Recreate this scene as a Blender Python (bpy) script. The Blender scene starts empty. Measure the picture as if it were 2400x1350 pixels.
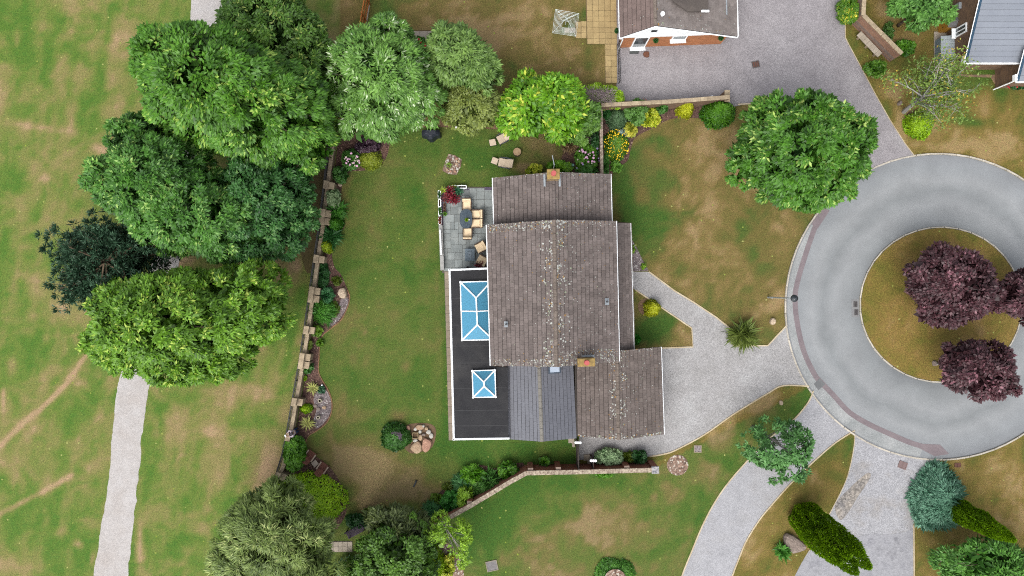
import bpy, math, random
import numpy as np
from mathutils import Vector, Matrix
random.seed(7)
SC = bpy.context.scene
COL = SC.collection
S, H, CX, CY = 0.03, 50.0, 1200.0, 675.0      # metres per photo pixel on the ground, camera height, nadir pixel

# ------------------------------------------------------------------ camera, sky, sun, exposure
cam_d = bpy.data.cameras.new('camera'); cam = bpy.data.objects.new('camera', cam_d); COL.objects.link(cam)
cam.location = (0, 0, H); cam.rotation_euler = (0, 0, 0)
cam_d.sensor_width = 36.0; cam_d.lens = 36.0 * H / (2400 * S); cam_d.clip_end = 3000
SC.camera = cam
SUN_EL, SUN_ROT = math.radians(58), math.radians(205)
world = bpy.data.worlds.new('World'); SC.world = world; world.use_nodes = True
wn = world.node_tree; wn.nodes.clear()
w_out = wn.nodes.new('ShaderNodeOutputWorld'); w_bg = wn.nodes.new('ShaderNodeBackground')
w_sky = wn.nodes.new('ShaderNodeTexSky'); w_hs = wn.nodes.new('ShaderNodeHueSaturation')
w_sky.sky_type = 'NISHITA'; w_sky.sun_disc = False; w_sky.sun_elevation = SUN_EL; w_sky.sun_rotation = SUN_ROT
w_sky.air_density = 1.0; w_sky.dust_density = 4.0
w_hs.inputs['Saturation'].default_value = 0.28
wn.links.new(w_sky.outputs[0], w_hs.inputs['Color']); wn.links.new(w_hs.outputs[0], w_bg.inputs[0])
w_bg.inputs[1].default_value = 0.15
wn.links.new(w_bg.outputs[0], w_out.inputs[0])
sun_d = bpy.data.lights.new('sun', 'SUN'); sun = bpy.data.objects.new('sun', sun_d); COL.objects.link(sun)
sun_d.energy = 1.0; sun_d.angle = math.radians(45); sun_d.color = (1.0, 0.965, 0.91)
# light travels away from the sun; sky rotation is measured from +Y towards +X
sd = Vector((math.sin(SUN_ROT) * math.cos(SUN_EL), math.cos(SUN_ROT) * math.cos(SUN_EL), math.sin(SUN_EL)))
sun.rotation_euler = sd.to_track_quat('Z', 'Y').to_euler(); sun.location = sd * 80
SC.view_settings.view_transform = 'Standard'; SC.view_settings.look = 'None'
SC.view_settings.gamma = 1.0; SC.view_settings.use_curve_mapping = False
SC.view_settings.exposure = 1.13
SC.cycles.use_denoising = False; SC.cycles.filter_width = 1.1
SC.cycles.max_bounces = 6; SC.cycles.diffuse_bounces = 3; SC.cycles.transparent_max_bounces = 8
SC.cycles.caustics_reflective = False; SC.cycles.caustics_refractive = False

# ------------------------------------------------------------------ helpers
def P(px, py, z=0.0):
    k = S * (H - z) / H
    return Vector(((px - CX) * k, (CY - py) * k, z))
def M(px, z=0.0): return px * S * (H - z) / H
KEXP = 2.0
def lin(c):
    c = c / 255.0
    return c / 12.92 if c <= 0.04045 else ((c + 0.055) / 1.055) ** 2.4
def C(r, g, b, k=KEXP): return (lin(r) / k, lin(g) / k, lin(b) / k, 1.0)

WL = {}
def link(o): COL.objects.link(o); return o
def thing(name, label, cat, loc=(0, 0, 0), rz=0.0, group=None):
    o = bpy.data.objects.new(name, None); link(o); o.empty_display_size = 0.2
    o.location = loc; o.rotation_euler = (0, 0, rz)
    o['label'] = label; o['category'] = cat
    if group: o['group'] = group
    WL[o.name] = Vector(loc); return o
def tag(o, label, cat, group=None):
    o['label'] = label; o['category'] = cat
    if group: o['group'] = group
    return o
def struct(o): o['kind'] = 'structure'; return o
def stuff(o): o['kind'] = 'stuff'; return o
def wl(o): return WL.get(o.name, Vector((0, 0, 0)))
def child(o, parent, base=None):
    o.parent = parent; WL[o.name] = wl(parent).copy() if base is None else base
    return o
def copy_tree(o, parent=None):
    c = o.copy(); link(c); c.parent = parent; WL[c.name] = Vector((0, 0, 0))
    for ch in list(o.children): copy_tree(ch, c)
    return c

class MB:
    def __init__(s): s.v = []; s.f = []
    def add(s, vs, fs):
        n = len(s.v); s.v += [tuple(v) for v in vs]; s.f += [tuple(i + n for i in f) for f in fs]; return s
    def quad(s, a, b, c, d): return s.add([a, b, c, d], [(0, 1, 2, 3)])
    def box(s, c, sz, rz=0.0, tilt=None):
        hx, hy, hz = sz[0] / 2, sz[1] / 2, sz[2] / 2
        m = Matrix.Rotation(rz, 3, 'Z')
        if tilt is not None: m = m @ tilt
        vs = [Vector(c) + m @ Vector((x, y, z)) for z in (-hz, hz) for x, y in ((-hx, -hy), (hx, -hy), (hx, hy), (-hx, hy))]
        return s.add(vs, [(3, 2, 1, 0), (4, 5, 6, 7), (0, 1, 5, 4), (1, 2, 6, 5), (2, 3, 7, 6), (3, 0, 4, 7)])
    def cbox(s, c, sz, b, rz=0.0, tilt=None):       # box with chamfered top
        hx, hy, hz = sz[0] / 2, sz[1] / 2, sz[2] / 2
        m = Matrix.Rotation(rz, 3, 'Z')
        if tilt is not None: m = m @ tilt
        q = lambda hx, hy, z: [Vector(c) + m @ Vector((x, y, z)) for x, y in ((-hx, -hy), (hx, -hy), (hx, hy), (-hx, hy))]
        vs = q(hx, hy, -hz) + q(hx, hy, hz - b) + q(hx - b, hy - b, hz)
        fs = [(3, 2, 1, 0), (8, 9, 10, 11)]
        for k in (0, 4):
            for i in range(4): j = (i + 1) % 4; fs.append((k + i, k + j, k + 4 + j, k + 4 + i))
        return s.add(vs, fs)
    def prism(s, poly, z0, z1):
        n = len(poly)
        vs = [(p[0], p[1], z0) for p in poly] + [(p[0], p[1], z1) for p in poly]
        area = sum(poly[i][0] * poly[(i + 1) % n][1] - poly[(i + 1) % n][0] * poly[i][1] for i in range(n))
        fs = [tuple(range(n, 2 * n)), tuple(range(n - 1, -1, -1))]
        fs += [(i, (i + 1) % n, n + (i + 1) % n, n + i) for i in range(n)]
        if area < 0: fs = [tuple(reversed(f)) for f in fs]
        return s.add(vs, fs)
    def tube(s, pts, rad, n=6, cap=True):
        pts = [Vector(p) for p in pts]
        if not hasattr(rad, '__len__'): rad = [rad] * len(pts)
        vs, fs = [], []
        for i, p in enumerate(pts):
            d = (pts[min(i + 1, len(pts) - 1)] - pts[max(i - 1, 0)])
            d = d.normalized() if d.length > 1e-6 else Vector((0, 0, 1))
            a = d.cross(Vector((0, 0, 1)) if abs(d.z) < 0.9 else Vector((1, 0, 0))).normalized(); b = d.cross(a)
            for k in range(n):
                t = 2 * math.pi * k / n
                vs.append(p + (a * math.cos(t) + b * math.sin(t)) * rad[i])
        for i in range(len(pts) - 1):
            for k in range(n):
                fs.append((i * n + k, i * n + (k + 1) % n, (i + 1) * n + (k + 1) % n, (i + 1) * n + k))
        if cap:
            fs.append(tuple(range(n - 1, -1, -1))); fs.append(tuple((len(pts) - 1) * n + k for k in range(n)))
        return s.add(vs, fs)
    def lathe(s, c, prof, n=16):
        vs, fs = [], []
        for r, z in prof:
            for k in range(n):
                t = 2 * math.pi * k / n
                vs.append((c[0] + r * math.cos(t), c[1] + r * math.sin(t), c[2] + z))
        for i in range(len(prof) - 1):
            for k in range(n):
                fs.append((i * n + k, i * n + (k + 1) % n, (i + 1) * n + (k + 1) % n, (i + 1) * n + k))
        fs.append(tuple(range(n - 1, -1, -1))); fs.append(tuple((len(prof) - 1) * n + k for k in range(n)))
        return s.add(vs, fs)
    def build(s, name, mat, parent=None, smooth=False, origin=None):
        me = bpy.data.meshes.new(name)
        off = wl(parent) if parent is not None else (Vector(origin) if origin is not None else Vector((0, 0, 0)))
        vs = [(v[0] - off.x, v[1] - off.y, v[2] - off.z) for v in s.v]
        me.from_pydata(vs, [], s.f); me.validate()
        if smooth:
            me.polygons.foreach_set('use_smooth', [True] * len(me.polygons))
        if mat: me.materials.append(mat)
        o = bpy.data.objects.new(name, me); link(o)
        if parent is not None: child(o, parent)
        elif origin is not None: o.location = origin; WL[o.name] = Vector(origin)
        return o

def unit_box(name, mat, bev=0.06):
    m = MB(); m.cbox((0, 0, 0), (1, 1, 1), bev)
    me = bpy.data.meshes.new(name); me.from_pydata(m.v, [], m.f); me.materials.append(mat); return me
def piece(name, me, parent, c, sz, rz=0.0, rot=None):
    o = bpy.data.objects.new(name, me); link(o); o.parent = parent
    o.location = Vector(c) - wl(parent); o.scale = sz
    o.rotation_euler = rot if rot is not None else (0, 0, rz)
    return o
def spline(pts, n=8, closed=False):
    pts = [Vector((p[0], p[1])) for p in pts]; out = []; N = len(pts)
    for i in range(N if closed else N - 1):
        g = (lambda k: pts[k % N]) if closed else (lambda k: pts[min(max(k, 0), N - 1)])
        p0, p1, p2, p3 = g(i - 1), g(i), g(i + 1), g(i + 2)
        for j in range(n):
            t = j / n
            out.append(0.5 * ((2 * p1) + (-p0 + p2) * t + (2 * p0 - 5 * p1 + 4 * p2 - p3) * t * t + (-p0 + 3 * p1 - 3 * p2 + p3) * t ** 3))
    if not closed: out.append(pts[-1])
    return [(p.x, p.y) for p in out]
def gpoly(pp, z=0.0): return [P(x, y, 0) for x, y in pp]
def sheet(name, pp, z, mat, parent=None, origin=None):
    m = MB(); vs = [P(x, y, 0) for x, y in pp]
    area = sum(vs[i].x * vs[(i + 1) % len(vs)].y - vs[(i + 1) % len(vs)].x * vs[i].y for i in range(len(vs)))
    if area < 0: vs.reverse()
    m.add([(v.x, v.y, z) for v in vs], [tuple(range(len(vs)))])
    return m.build(name, mat, parent, origin=origin)
def ribbon(m, pts, w, z0, z1):
    # raised strip along a polyline of world points
    pts = [Vector((p[0], p[1], 0)) for p in pts]; n = len(pts); L, R = [], []
    for i in range(n):
        d = (pts[min(i + 1, n - 1)] - pts[max(i - 1, 0)]).normalized(); s = Vector((-d.y, d.x, 0)) * w / 2
        L.append(pts[i] + s); R.append(pts[i] - s)
    for i in range(n - 1):
        a, b, c, d = R[i], R[i + 1], L[i + 1], L[i]
        vs = [(p.x, p.y, z0) for p in (a, b, c, d)] + [(p.x, p.y, z1) for p in (a, b, c, d)]
        m.add(vs, [(4, 5, 6, 7), (0, 1, 5, 4), (2, 3, 7, 6)] + ([(3, 0, 4, 7)] if i == 0 else []) + ([(1, 2, 6, 5)] if i == n - 2 else []))
    return m

# ------------------------------------------------------------------ materials
MATS = {}
def new_mat(name):
    m = bpy.data.materials.new(name); m.use_nodes = True; nt = m.node_tree
    b = nt.nodes['Principled BSDF']; return m, nt, b
def nd(nt, t, **kw):
    n = nt.nodes.new(t)
    for k, v in kw.items():
        if k in ('operation', 'blend_type', 'data_type', 'attribute_name', 'feature', 'noise_dimensions'): setattr(n, k, v)
        else: n.inputs[k].default_value = v
    return n
def mixc(nt, fac, a, b, mode='MIX'):
    n = nt.nodes.new('ShaderNodeMix'); n.data_type = 'RGBA'; n.blend_type = mode
    for sock, val in ((n.inputs[0], fac), (n.inputs[6], a), (n.inputs[7], b)):
        if hasattr(val, 'is_output'): nt.links.new(val, sock)
        else: sock.default_value = val
    return n.outputs[2]
def ramp(nt, src, lo, hi):
    n = nt.nodes.new('ShaderNodeMapRange'); n.inputs[1].default_value = lo; n.inputs[2].default_value = hi
    nt.links.new(src, n.inputs[0]); return n.outputs[0]
def noise(nt, vec, scale, detail=3.0, rough=0.55):
    n = nt.nodes.new('ShaderNodeTexNoise'); n.inputs['Scale'].default_value = scale
    n.inputs['Detail'].default_value = detail; n.inputs['Roughness'].default_value = rough
    nt.links.new(vec, n.inputs['Vector']); return n.outputs['Fac']
def geo_pos(nt): return nt.nodes.new('ShaderNodeNewGeometry').outputs['Position']
def bump(nt, b, h, strength, dist=0.02):
    n = nt.nodes.new('ShaderNodeBump'); n.inputs['Strength'].default_value = strength; n.inputs['Distance'].default_value = dist
    nt.links.new(h, n.inputs['Height']); nt.links.new(n.outputs[0], b.inputs['Normal'])

def plain(name, c, c2=None, scale=3.0, rough=0.7, spec=0.3, metal=0.0, fine=0.12, fscale=14.0, bmp=0.0, objrand=0.0):
    """two-tone noise, fine grain, optional per-object tone"""
    if name in MATS: return MATS[name]
    m, nt, b = new_mat(name); pos = geo_pos(nt)
    n1 = ramp(nt, noise(nt, pos, scale), 0.3, 0.7)
    col = mixc(nt, n1, c, c2 if c2 else c)
    n2 = noise(nt, pos, fscale, 4.0, 0.7)
    g = ramp(nt, n2, 0.25, 0.75)
    mr = nt.nodes.new('ShaderNodeMapRange'); nt.links.new(g, mr.inputs[0]); mr.inputs[3].default_value = 1 - fine; mr.inputs[4].default_value = 1 + fine
    col = mixc(nt, 1.0, col, mr.outputs[0], 'MULTIPLY')
    if objrand:
        oi = nt.nodes.new('ShaderNodeObjectInfo'); at = nt.nodes.new('ShaderNodeAttribute'); at.attribute_name = 'tv'
        ad = nd(nt, 'ShaderNodeMath', operation='ADD'); nt.links.new(oi.outputs['Random'], ad.inputs[0]); nt.links.new(at.outputs['Fac'], ad.inputs[1])
        fr = nd(nt, 'ShaderNodeMath', operation='FRACT'); nt.links.new(ad.outputs[0], fr.inputs[0])
        m2 = nt.nodes.new('ShaderNodeMapRange'); nt.links.new(fr.outputs[0], m2.inputs[0]); m2.inputs[3].default_value = 1 - objrand; m2.inputs[4].default_value = 1 + objrand
        col = mixc(nt, 1.0, col, m2.outputs[0], 'MULTIPLY')
    nt.links.new(col, b.inputs['Base Color'])
    b.inputs['Roughness'].default_value = rough; b.inputs['Specular IOR Level'].default_value = spec; b.inputs['Metallic'].default_value = metal
    if bmp: bump(nt, b, n2, bmp)
    MATS[name] = m; return m

def gravel(name, c, c2, stain, stain_amt=0.5, stain_scale=0.35, grain=0.28, gscale=9.0, speck=0.0, speck_c=(0.6, 0.6, 0.6, 1)):
    m, nt, b = new_mat(name); pos = geo_pos(nt)
    a = ramp(nt, noise(nt, pos, 1.1, 4), 0.32, 0.68)
    col = mixc(nt, a, c, c2)
    st = ramp(nt, noise(nt, pos, stain_scale, 4, 0.6), 0.5, 0.72)
    sm = nd(nt, 'ShaderNodeMath', operation='MULTIPLY'); nt.links.new(st, sm.inputs[0]); sm.inputs[1].default_value = stain_amt
    col = mixc(nt, sm.outputs[0], col, stain)
    vo = nt.nodes.new('ShaderNodeTexVoronoi'); vo.inputs['Scale'].default_value = gscale * 2.2; nt.links.new(pos, vo.inputs['Vector'])
    hs = nt.nodes.new('ShaderNodeSeparateColor'); nt.links.new(vo.outputs['Color'], hs.inputs[0])
    mr = nt.nodes.new('ShaderNodeMapRange'); nt.links.new(hs.outputs[0], mr.inputs[0]); mr.inputs[3].default_value = 1 - grain; mr.inputs[4].default_value = 1 + grain
    col = mixc(nt, 1.0, col, mr.outputs[0], 'MULTIPLY')
    if speck:
        th = ramp(nt, hs.outputs[1], 1 - speck, 1 - speck + 0.02); col = mixc(nt, th, col, speck_c)
    nt.links.new(col, b.inputs['Base Color']); b.inputs['Roughness'].default_value = 0.9; b.inputs['Specular IOR Level'].default_value = 0.2
    bump(nt, b, vo.outputs['Distance'], 0.5, 0.02); return m

def leafmat(name, dark, light, tip=None, transl=0.25, rough=0.5, spec=0.35, nscale=0.5):
    m, nt, b = new_mat(name); pos = geo_pos(nt)
    at = nt.nodes.new('ShaderNodeAttribute'); at.attribute_name = 'v'
    n1 = ramp(nt, noise(nt, pos, nscale, 2), 0.3, 0.7)
    f = nd(nt, 'ShaderNodeMath', operation='MULTIPLY_ADD'); nt.links.new(n1, f.inputs[0]); f.inputs[1].default_value = 0.35
    f2 = nd(nt, 'ShaderNodeMath', operation='MULTIPLY'); nt.links.new(at.outputs['Fac'], f2.inputs[0]); f2.inputs[1].default_value = 0.8
    nt.links.new(f2.outputs[0], f.inputs[2])
    col = mixc(nt, f.outputs[0], dark, light)
    if tip: col = mixc(nt, ramp(nt, at.outputs['Fac'], 0.79, 0.9), col, tip)  # palest leaves: painted highlights on most trees, own tip colour on some shrubs
    nt.links.new(col, b.inputs['Base Color']); b.inputs['Roughness'].default_value = rough; b.inputs['Specular IOR Level'].default_value = spec
    tr = nt.nodes.new('ShaderNodeBsdfTranslucent'); nt.links.new(col, tr.inputs[0])
    ms = nt.nodes.new('ShaderNodeMixShader'); ms.inputs[0].default_value = transl
    nt.links.new(b.outputs[0], ms.inputs[1]); nt.links.new(tr.outputs[0], ms.inputs[2])
    nt.links.new(ms.outputs[0], nt.nodes['Material Output'].inputs[0]); return m
# ------------------------------------------------------------------ ground: one sheet, its dry and lush patches as a colour of the turf
_rt = np.random.RandomState(11).rand(16, 256, 256)
def vnoise(X, Y, scale, k=0):
    x, y = X / scale + 37.3 * k, Y / scale + 91.7 * k
    xi, yi = np.floor(x).astype(int), np.floor(y).astype(int); fx, fy = x - xi, y - yi
    fx = fx * fx * (3 - 2 * fx); fy = fy * fy * (3 - 2 * fy); t = _rt[k % 16]
    g = lambda a, b: t[a % 256, b % 256]
    return (g(xi, yi) * (1 - fx) + g(xi + 1, yi) * fx) * (1 - fy) + (g(xi, yi + 1) * (1 - fx) + g(xi + 1, yi + 1) * fx) * fy
def fbm(X, Y, scale, k=0, o=4):
    r = 0; a = 1; s = 0
    for i in range(o):
        t_ = .55 + 1.1 * i; c_, s_ = math.cos(t_), math.sin(t_)
        r = r + a * vnoise(X * c_ - Y * s_, X * s_ + Y * c_, scale / 2 ** i, k + i); s += a; a *= 0.6
    return r / s
def inpoly(X, Y, poly):
    r = np.zeros(X.shape, bool); n = len(poly); j = n - 1
    for i in range(n):
        xi, yi = poly[i]; xj, yj = poly[j]
        c = ((yi > Y) != (yj > Y)) & (X < (xj - xi) * (Y - yi) / ((yj - yi) + 1e-9) + xi); r ^= c; j = i
    return r
WALL_W = [(790, 285), (781, 380), (772, 450), (763, 530), (752, 600), (741, 680), (730, 760), (716, 850), (700, 940), (688, 1010), (672, 1085), (655, 1125)]
GARDEN = WALL_W + [(620, 1200), (700, 1350), (900, 1400), (1010, 1240), (1110, 1180), (1232, 1105), (1355, 1100), (1360, 1020), (1420, 900), (1420, 240), (1000, 290)]
FRONT = [(1410, 238), (1800, 238), (1960, 460), (1850, 640), (1842, 770), (1800, 815), (1480, 830), (1410, 600)]
NLAWN = [(800, -60), (1450, -60), (1450, 238), (1408, 245), (1000, 292), (790, 285)]
SLAWN = [(1000, 1245), (1110, 1180), (1232, 1106), (1525, 1104), (1600, 1060), (1910, 900), (1910, 1000), (1600, 1400), (900, 1400)]
NEAST = [(1978, -60), (2600, -60), (2600, 420), (2140, 365), (1980, 80)]
SEAST = [(1700, 1400), (1800, 1190), (2010, 1005), (2200, 1078), (2400, 1010), (2600, 900), (2600, 1400)]
# (px, py, rx, ry, angle deg, amount): + drier, - greener
BLOBS = [(105, 420, 14, 12, 0, .9), (75, 110, 16, 18, 0, .3), (40, 95, 8, 16, 0, .6), (330, 90, 60, 40, 0, .25), (270, 160, 50, 60, 0, .25), (60, 650, 30, 60, 0, .25),
 (100, 300, 130, 9, 8, .5), (235, 350, 35, 12, 25, .7), (290, 330, 18, 30, 0, .5), (180, 1275, 18, 10, 30, .9), (150, 1245, 30, 12, 0, .5), (325, 1260, 8, 60, 4, .9), (330, 1310, 9, 40, 0, .7),
 (215, 1310, 5, 16, 0, .7), (10, 1320, 30, 20, 0, .4), (25, 850, 14, 22, 0, .6), (8, 940, 8, 40, 0, .6), (150, 930, 60, 30, 0, .2), (185, 900, 12, 10, 0, .5),
 (560, 920, 130, 30, -12, .45), (700, 480, 30, 100, 8, .8), (660, 620, 40, 60, 0, .6), (560, 640, 60, 30, 0, .6), (700, 850, 18, 80, 8, .3), (620, 1080, 50, 60, 0, .3), (500, 1050, 80, 90, 0, .15), (420, 600, 60, 40, 0, .9),
 (60, 1230, 120, 90, 0, -.2), (180, 1000, 90, 120, 0, -.2), (380, 1010, 10, 60, 0, -.25), (560, 1150, 14, 90, 12, -.2), (60, 500, 90, 120, 0, -.1), (240, 760, 60, 60, 0, .1),
 (1010, 520, 18, 110, 4, .25), (880, 560, 60, 40, 0, .25), (960, 780, 60, 60, 0, .12), (870, 700, 70, 50, 0, .1), (955, 855, 16, 20, 0, .35), (845, 740, 14, 10, 0, .3), (1028, 700, 12, 190, 1, .2),
 (900, 1110, 140, 60, 5, .75), (960, 1160, 90, 30, 0, .55), (820, 1080, 60, 50, 0, .4), (930, 975, 30, 16, 0, .5), (820, 960, 60, 40, 0, .2), (1090, 1070, 70, 40, 20, -.35), (1240, 1060, 110, 24, 0, -.1), (860, 1170, 30, 30, 0, .7),
 (1040, 560, 8, 110, 3, -.5), (1047, 840, 8, 190, 2, -.45), (860, 480, 60, 60, 0, -.1), (950, 470, 90, 50, 0, -.12), (1080, 350, 160, 40, 0, -.18), (1250, 350, 60, 50, 0, .5), (1230, 395, 40, 14, 0, .6), (1130, 405, 30, 8, 0, .2),
 (1700, 430, 150, 120, -30, .25), (1690, 620, 90, 120, -20, .25), (1530, 520, 40, 150, 10, -.4), (1470, 460, 22, 130, 0, -.6), (1515, 330, 50, 16, -25, -.45), (1620, 560, 60, 60, 0, .05), (1700, 320, 60, 30, 0, .25), (1830, 560, 30, 80, 20, .2), (1820, 690, 22, 60, 0, .4), (1570, 700, 40, 40, 0, -.3),
 (1780, 760, 50, 40, 0, .2), (1540, 770, 50, 40, 0, -.75), (1595, 770, 16, 30, 0, .35),
 (1200, 100, 160, 60, 0, .25), (1330, 150, 60, 40, 0, .2), (900, 60, 30, 80, 12, -.5), (830, 60, 16, 60, 10, -.2), (1380, 150, 16, 60, 0, -.35), (1040, 30, 80, 30, 0, .2),
 (1180, 1180, 80, 40, -25, -.55), (1130, 1270, 60, 60, 0, -.35), (1320, 1130, 150, 22, 0, -.4), (1420, 1230, 120, 80, 0, .35), (1380, 1195, 14, 18, 0, .5), (1533, 1165, 8, 12, 0, .7), (1384, 1265, 14, 12, 0, .7), (1600, 1250, 50, 80, 0, .2), (1640, 1120, 60, 40, -30, .45), (1780, 940, 50, 30, -20, .4), (1625, 1260, 8, 90, 15, -.5), (1200, 1320, 60, 30, 0, .1),
 (1560, 1140, 22, 14, 0, .2), (1930, 1060, 40, 30, -40, -.3), (1990, 1050, 14, 50, 15, -.5), (1880, 1180, 50, 40, 0, .1), (2310, 1110, 90, 50, 0, .35), (2300, 1240, 60, 60, 0, .1), (2020, 60, 25, 30, 0, -.2), (2000, 150, 20, 30, 0, -.3), (2090, 220, 30, 40, 0, .5), (2070, 30, 30, 20, 0, .7), (2130, 90, 50, 40, 0, .3), (2270, 285, 40, 12, 15, -.5), (2330, 330, 80, 40, 0, .45), (2340, 230, 50, 30, 0, -.2), (2300, 180, 25, 14, 0, -.5), (2110, 300, 20, 60, 20, .5), (2240, 345, 60, 14, 0, .5)]
TRAILS = [[(235, 795), (212, 820), (186, 855), (150, 905), (100, 955), (60, 985), (0, 1045), (-60, 1090)], [(166, 1116), (130, 1135), (90, 1158), (50, 1178), (0, 1205), (-60, 1230)]]
def segd(X, Y, a, b):
    ax, ay = a; bx, by = b; dx, dy = bx - ax, by - ay
    t = np.clip(((X - ax) * dx + (Y - ay) * dy) / (dx * dx + dy * dy), 0, 1); return np.hypot(X - ax - t * dx, Y - ay - t * dy)
def cmix(pal, d):
    # piecewise palette lush -> mid -> dry -> bare
    d = np.clip(d, 0, 1) * (len(pal) - 1); i = np.clip(np.floor(d).astype(int), 0, len(pal) - 2); f = (d - i)[..., None]
    pal = np.array([c[:3] for c in pal]); return pal[i] * (1 - f) + pal[i + 1] * f
PAL = {'field': [C(92, 126, 46), C(114, 134, 58), C(138, 138, 76), C(156, 140, 94), C(184, 154, 120)],
       'garden': [C(74, 108, 38), C(92, 114, 46), C(108, 118, 56), C(126, 116, 68), C(150, 130, 92)],
       'front': [C(76, 106, 40), C(98, 108, 50), C(118, 108, 58), C(138, 118, 72), C(164, 138, 98)],
       'verge': [C(84, 106, 40), C(106, 108, 48), C(124, 110, 54), C(142, 120, 68), C(166, 140, 96)],
       'island': [C(112, 108, 46), C(128, 114, 54), C(138, 116, 60), C(146, 120, 66), C(158, 130, 84)]}
def tint(X, Y, island=False):
    """turf colour at photo-pixel ground positions"""
    wx, wy = X * S, Y * S
    wq, wr = fbm(wx, wy, 2.2, 5, 2) - .5, fbm(wx, wy, 2.2, 6, 2) - .5; wx, wy = wx + wq * 1.6, wy + wr * 1.6
    n = (fbm(wx, wy, 5.0, 0) - .5) * .8 + (fbm(wx, wy, 1.5, 4, 3) - .5) * 1.0 + (fbm(wx, wy, .45, 8, 2) - .5) * .55
    reg = np.full(X.shape, 3)
    for i, poly in ((1, GARDEN), (2, FRONT), (2, NLAWN), (4, SLAWN)): reg[inpoly(X, Y, poly)] = i
    reg[(X < 800) & (reg == 3)] = 0
    base = np.choose(reg, [0.37, 0.37, 0.52, 0.52, 0.42])
    d = base + n * np.choose(reg, [.9, .75, 1.0, 1.0, 1.1])
    # mowing / growth streaks of the field
    u = X * 0.97 + Y * 0.17; v = -X * 0.17 + Y * 0.97
    st = (fbm(u * S, v * S * 0.12, .8, 7, 3) - .5)
    d = d + np.where(reg == 0, st * .7, st * .15)
    for bx, by, rx, ry, an, am in BLOBS:
        a = math.radians(an); dx, dy = X - bx, Y - by
        p = (dx * math.cos(a) + dy * math.sin(a)) / rx; q = (-dx * math.sin(a) + dy * math.cos(a)) / ry
        r2 = p * p + q * q; d = d + am * np.exp(-r2 * (0.9 + .6 * fbm(wx, wy, 1.0, 9, 2)))
    for tr in TRAILS:
        dm = np.min([segd(X, Y, tr[i], tr[i + 1]) for i in range(len(tr) - 1)], axis=0)
        d = d + 0.75 * np.exp(-(dm / 6.0) ** 2) * (.5 + fbm(wx, wy, .8, 3, 3))
    col = np.zeros(X.shape + (3,))
    for k, nm in ((0, 'field'), (1, 'garden'), (2, 'front'), (3, 'verge'), (4, 'garden')):
        mk = reg == k
        if mk.any(): col[mk] = cmix(PAL[nm], d[mk])
    if island: col = cmix(PAL['island'], .5 + n * 1.2)
    return col
def grass_mat():
    m, nt, b = new_mat('turf'); pos = geo_pos(nt)
    at = nt.nodes.new('ShaderNodeAttribute'); at.attribute_name = 'tint'
    n1 = noise(nt, pos, 12.0, 3, 0.85)
    mr = nt.nodes.new('ShaderNodeMapRange'); nt.links.new(ramp(nt, n1, 0.3, 0.7), mr.inputs[0]); mr.inputs[3].default_value = 0.52; mr.inputs[4].default_value = 1.5
    col = mixc(nt, 1.0, at.outputs['Color'], mr.outputs[0], 'MULTIPLY')
    n2 = ramp(nt, noise(nt, pos, 3.4, 5, 0.75), 0.45, 0.7)
    hs = nt.nodes.new('ShaderNodeHueSaturation'); hs.inputs['Hue'].default_value = 0.53; hs.inputs['Value'].default_value = 0.92; nt.links.new(col, hs.inputs['Color'])
    nt.links.new(n2, hs.inputs['Fac'])
    vo = nt.nodes.new('ShaderNodeTexVoronoi'); vo.inputs['Scale'].default_value = 2.4; nt.links.new(pos, vo.inputs['Vector'])
    sp = nt.nodes.new('ShaderNodeSeparateColor'); nt.links.new(vo.outputs['Color'], sp.inputs[0])
    near = ramp(nt, vo.outputs['Distance'], 0.16, 0.1); some = ramp(nt, sp.outputs[0], 0.86, 0.87)
    fl = nd(nt, 'ShaderNodeMath', operation='MULTIPLY'); nt.links.new(near, fl.inputs[0]); nt.links.new(some, fl.inputs[1])
    col = mixc(nt, fl.outputs[0], hs.outputs[0], mixc(nt, sp.outputs[1], C(150, 170, 62), C(190, 190, 120)))
    nt.links.new(col, b.inputs['Base Color']); b.inputs['Roughness'].default_value = 0.85; b.inputs['Specular IOR Level'].default_value = 0.15
    bump(nt, b, n1, 0.6, 0.05); return m
TURF = grass_mat()
def set_tint(me, col):
    a = me.color_attributes.new('tint', 'FLOAT_COLOR', 'POINT')
    c = np.ones((len(me.vertices), 4), np.float32); c[:, :3] = col; a.data.foreach_set('color', c.ravel())
xs = np.concatenate([[-900, -300, -120, -70], np.linspace(-54, 54, 451), [70, 120, 300, 900]])
ys = np.concatenate([[-900, -300, -120, -50], np.linspace(-36, 36, 301), [50, 120, 300, 900]])
GX, GY = np.meshgrid(xs, ys); nx, ny = len(xs), len(ys)
gz = np.zeros_like(GX)
gv = np.stack([GX, GY, gz], -1).reshape(-1, 3)
ii = np.arange(nx * ny).reshape(ny, nx)
gf = np.stack([ii[:-1, :-1], ii[:-1, 1:], ii[1:, 1:], ii[1:, :-1]], -1).reshape(-1, 4)
def np_mesh(name, v, f, mat):
    me = bpy.data.meshes.new(name); k = f.shape[1]
    me.vertices.add(len(v)); me.vertices.foreach_set('co', v.astype(np.float32).ravel())
    me.loops.add(f.size); me.loops.foreach_set('vertex_index', f.astype(np.int32).ravel())
    me.polygons.add(len(f)); me.polygons.foreach_set('loop_start', np.arange(0, f.size, k, dtype=np.int32))
    me.update(calc_edges=True)
    if mat: me.materials.append(mat)
    return me
gme = np_mesh('ground', gv, gf, TURF); set_tint(gme, tint(GX / S + CX, CY - GY / S).reshape(-1, 3))
ground = struct(link(bpy.data.objects.new('ground', gme)))

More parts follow.
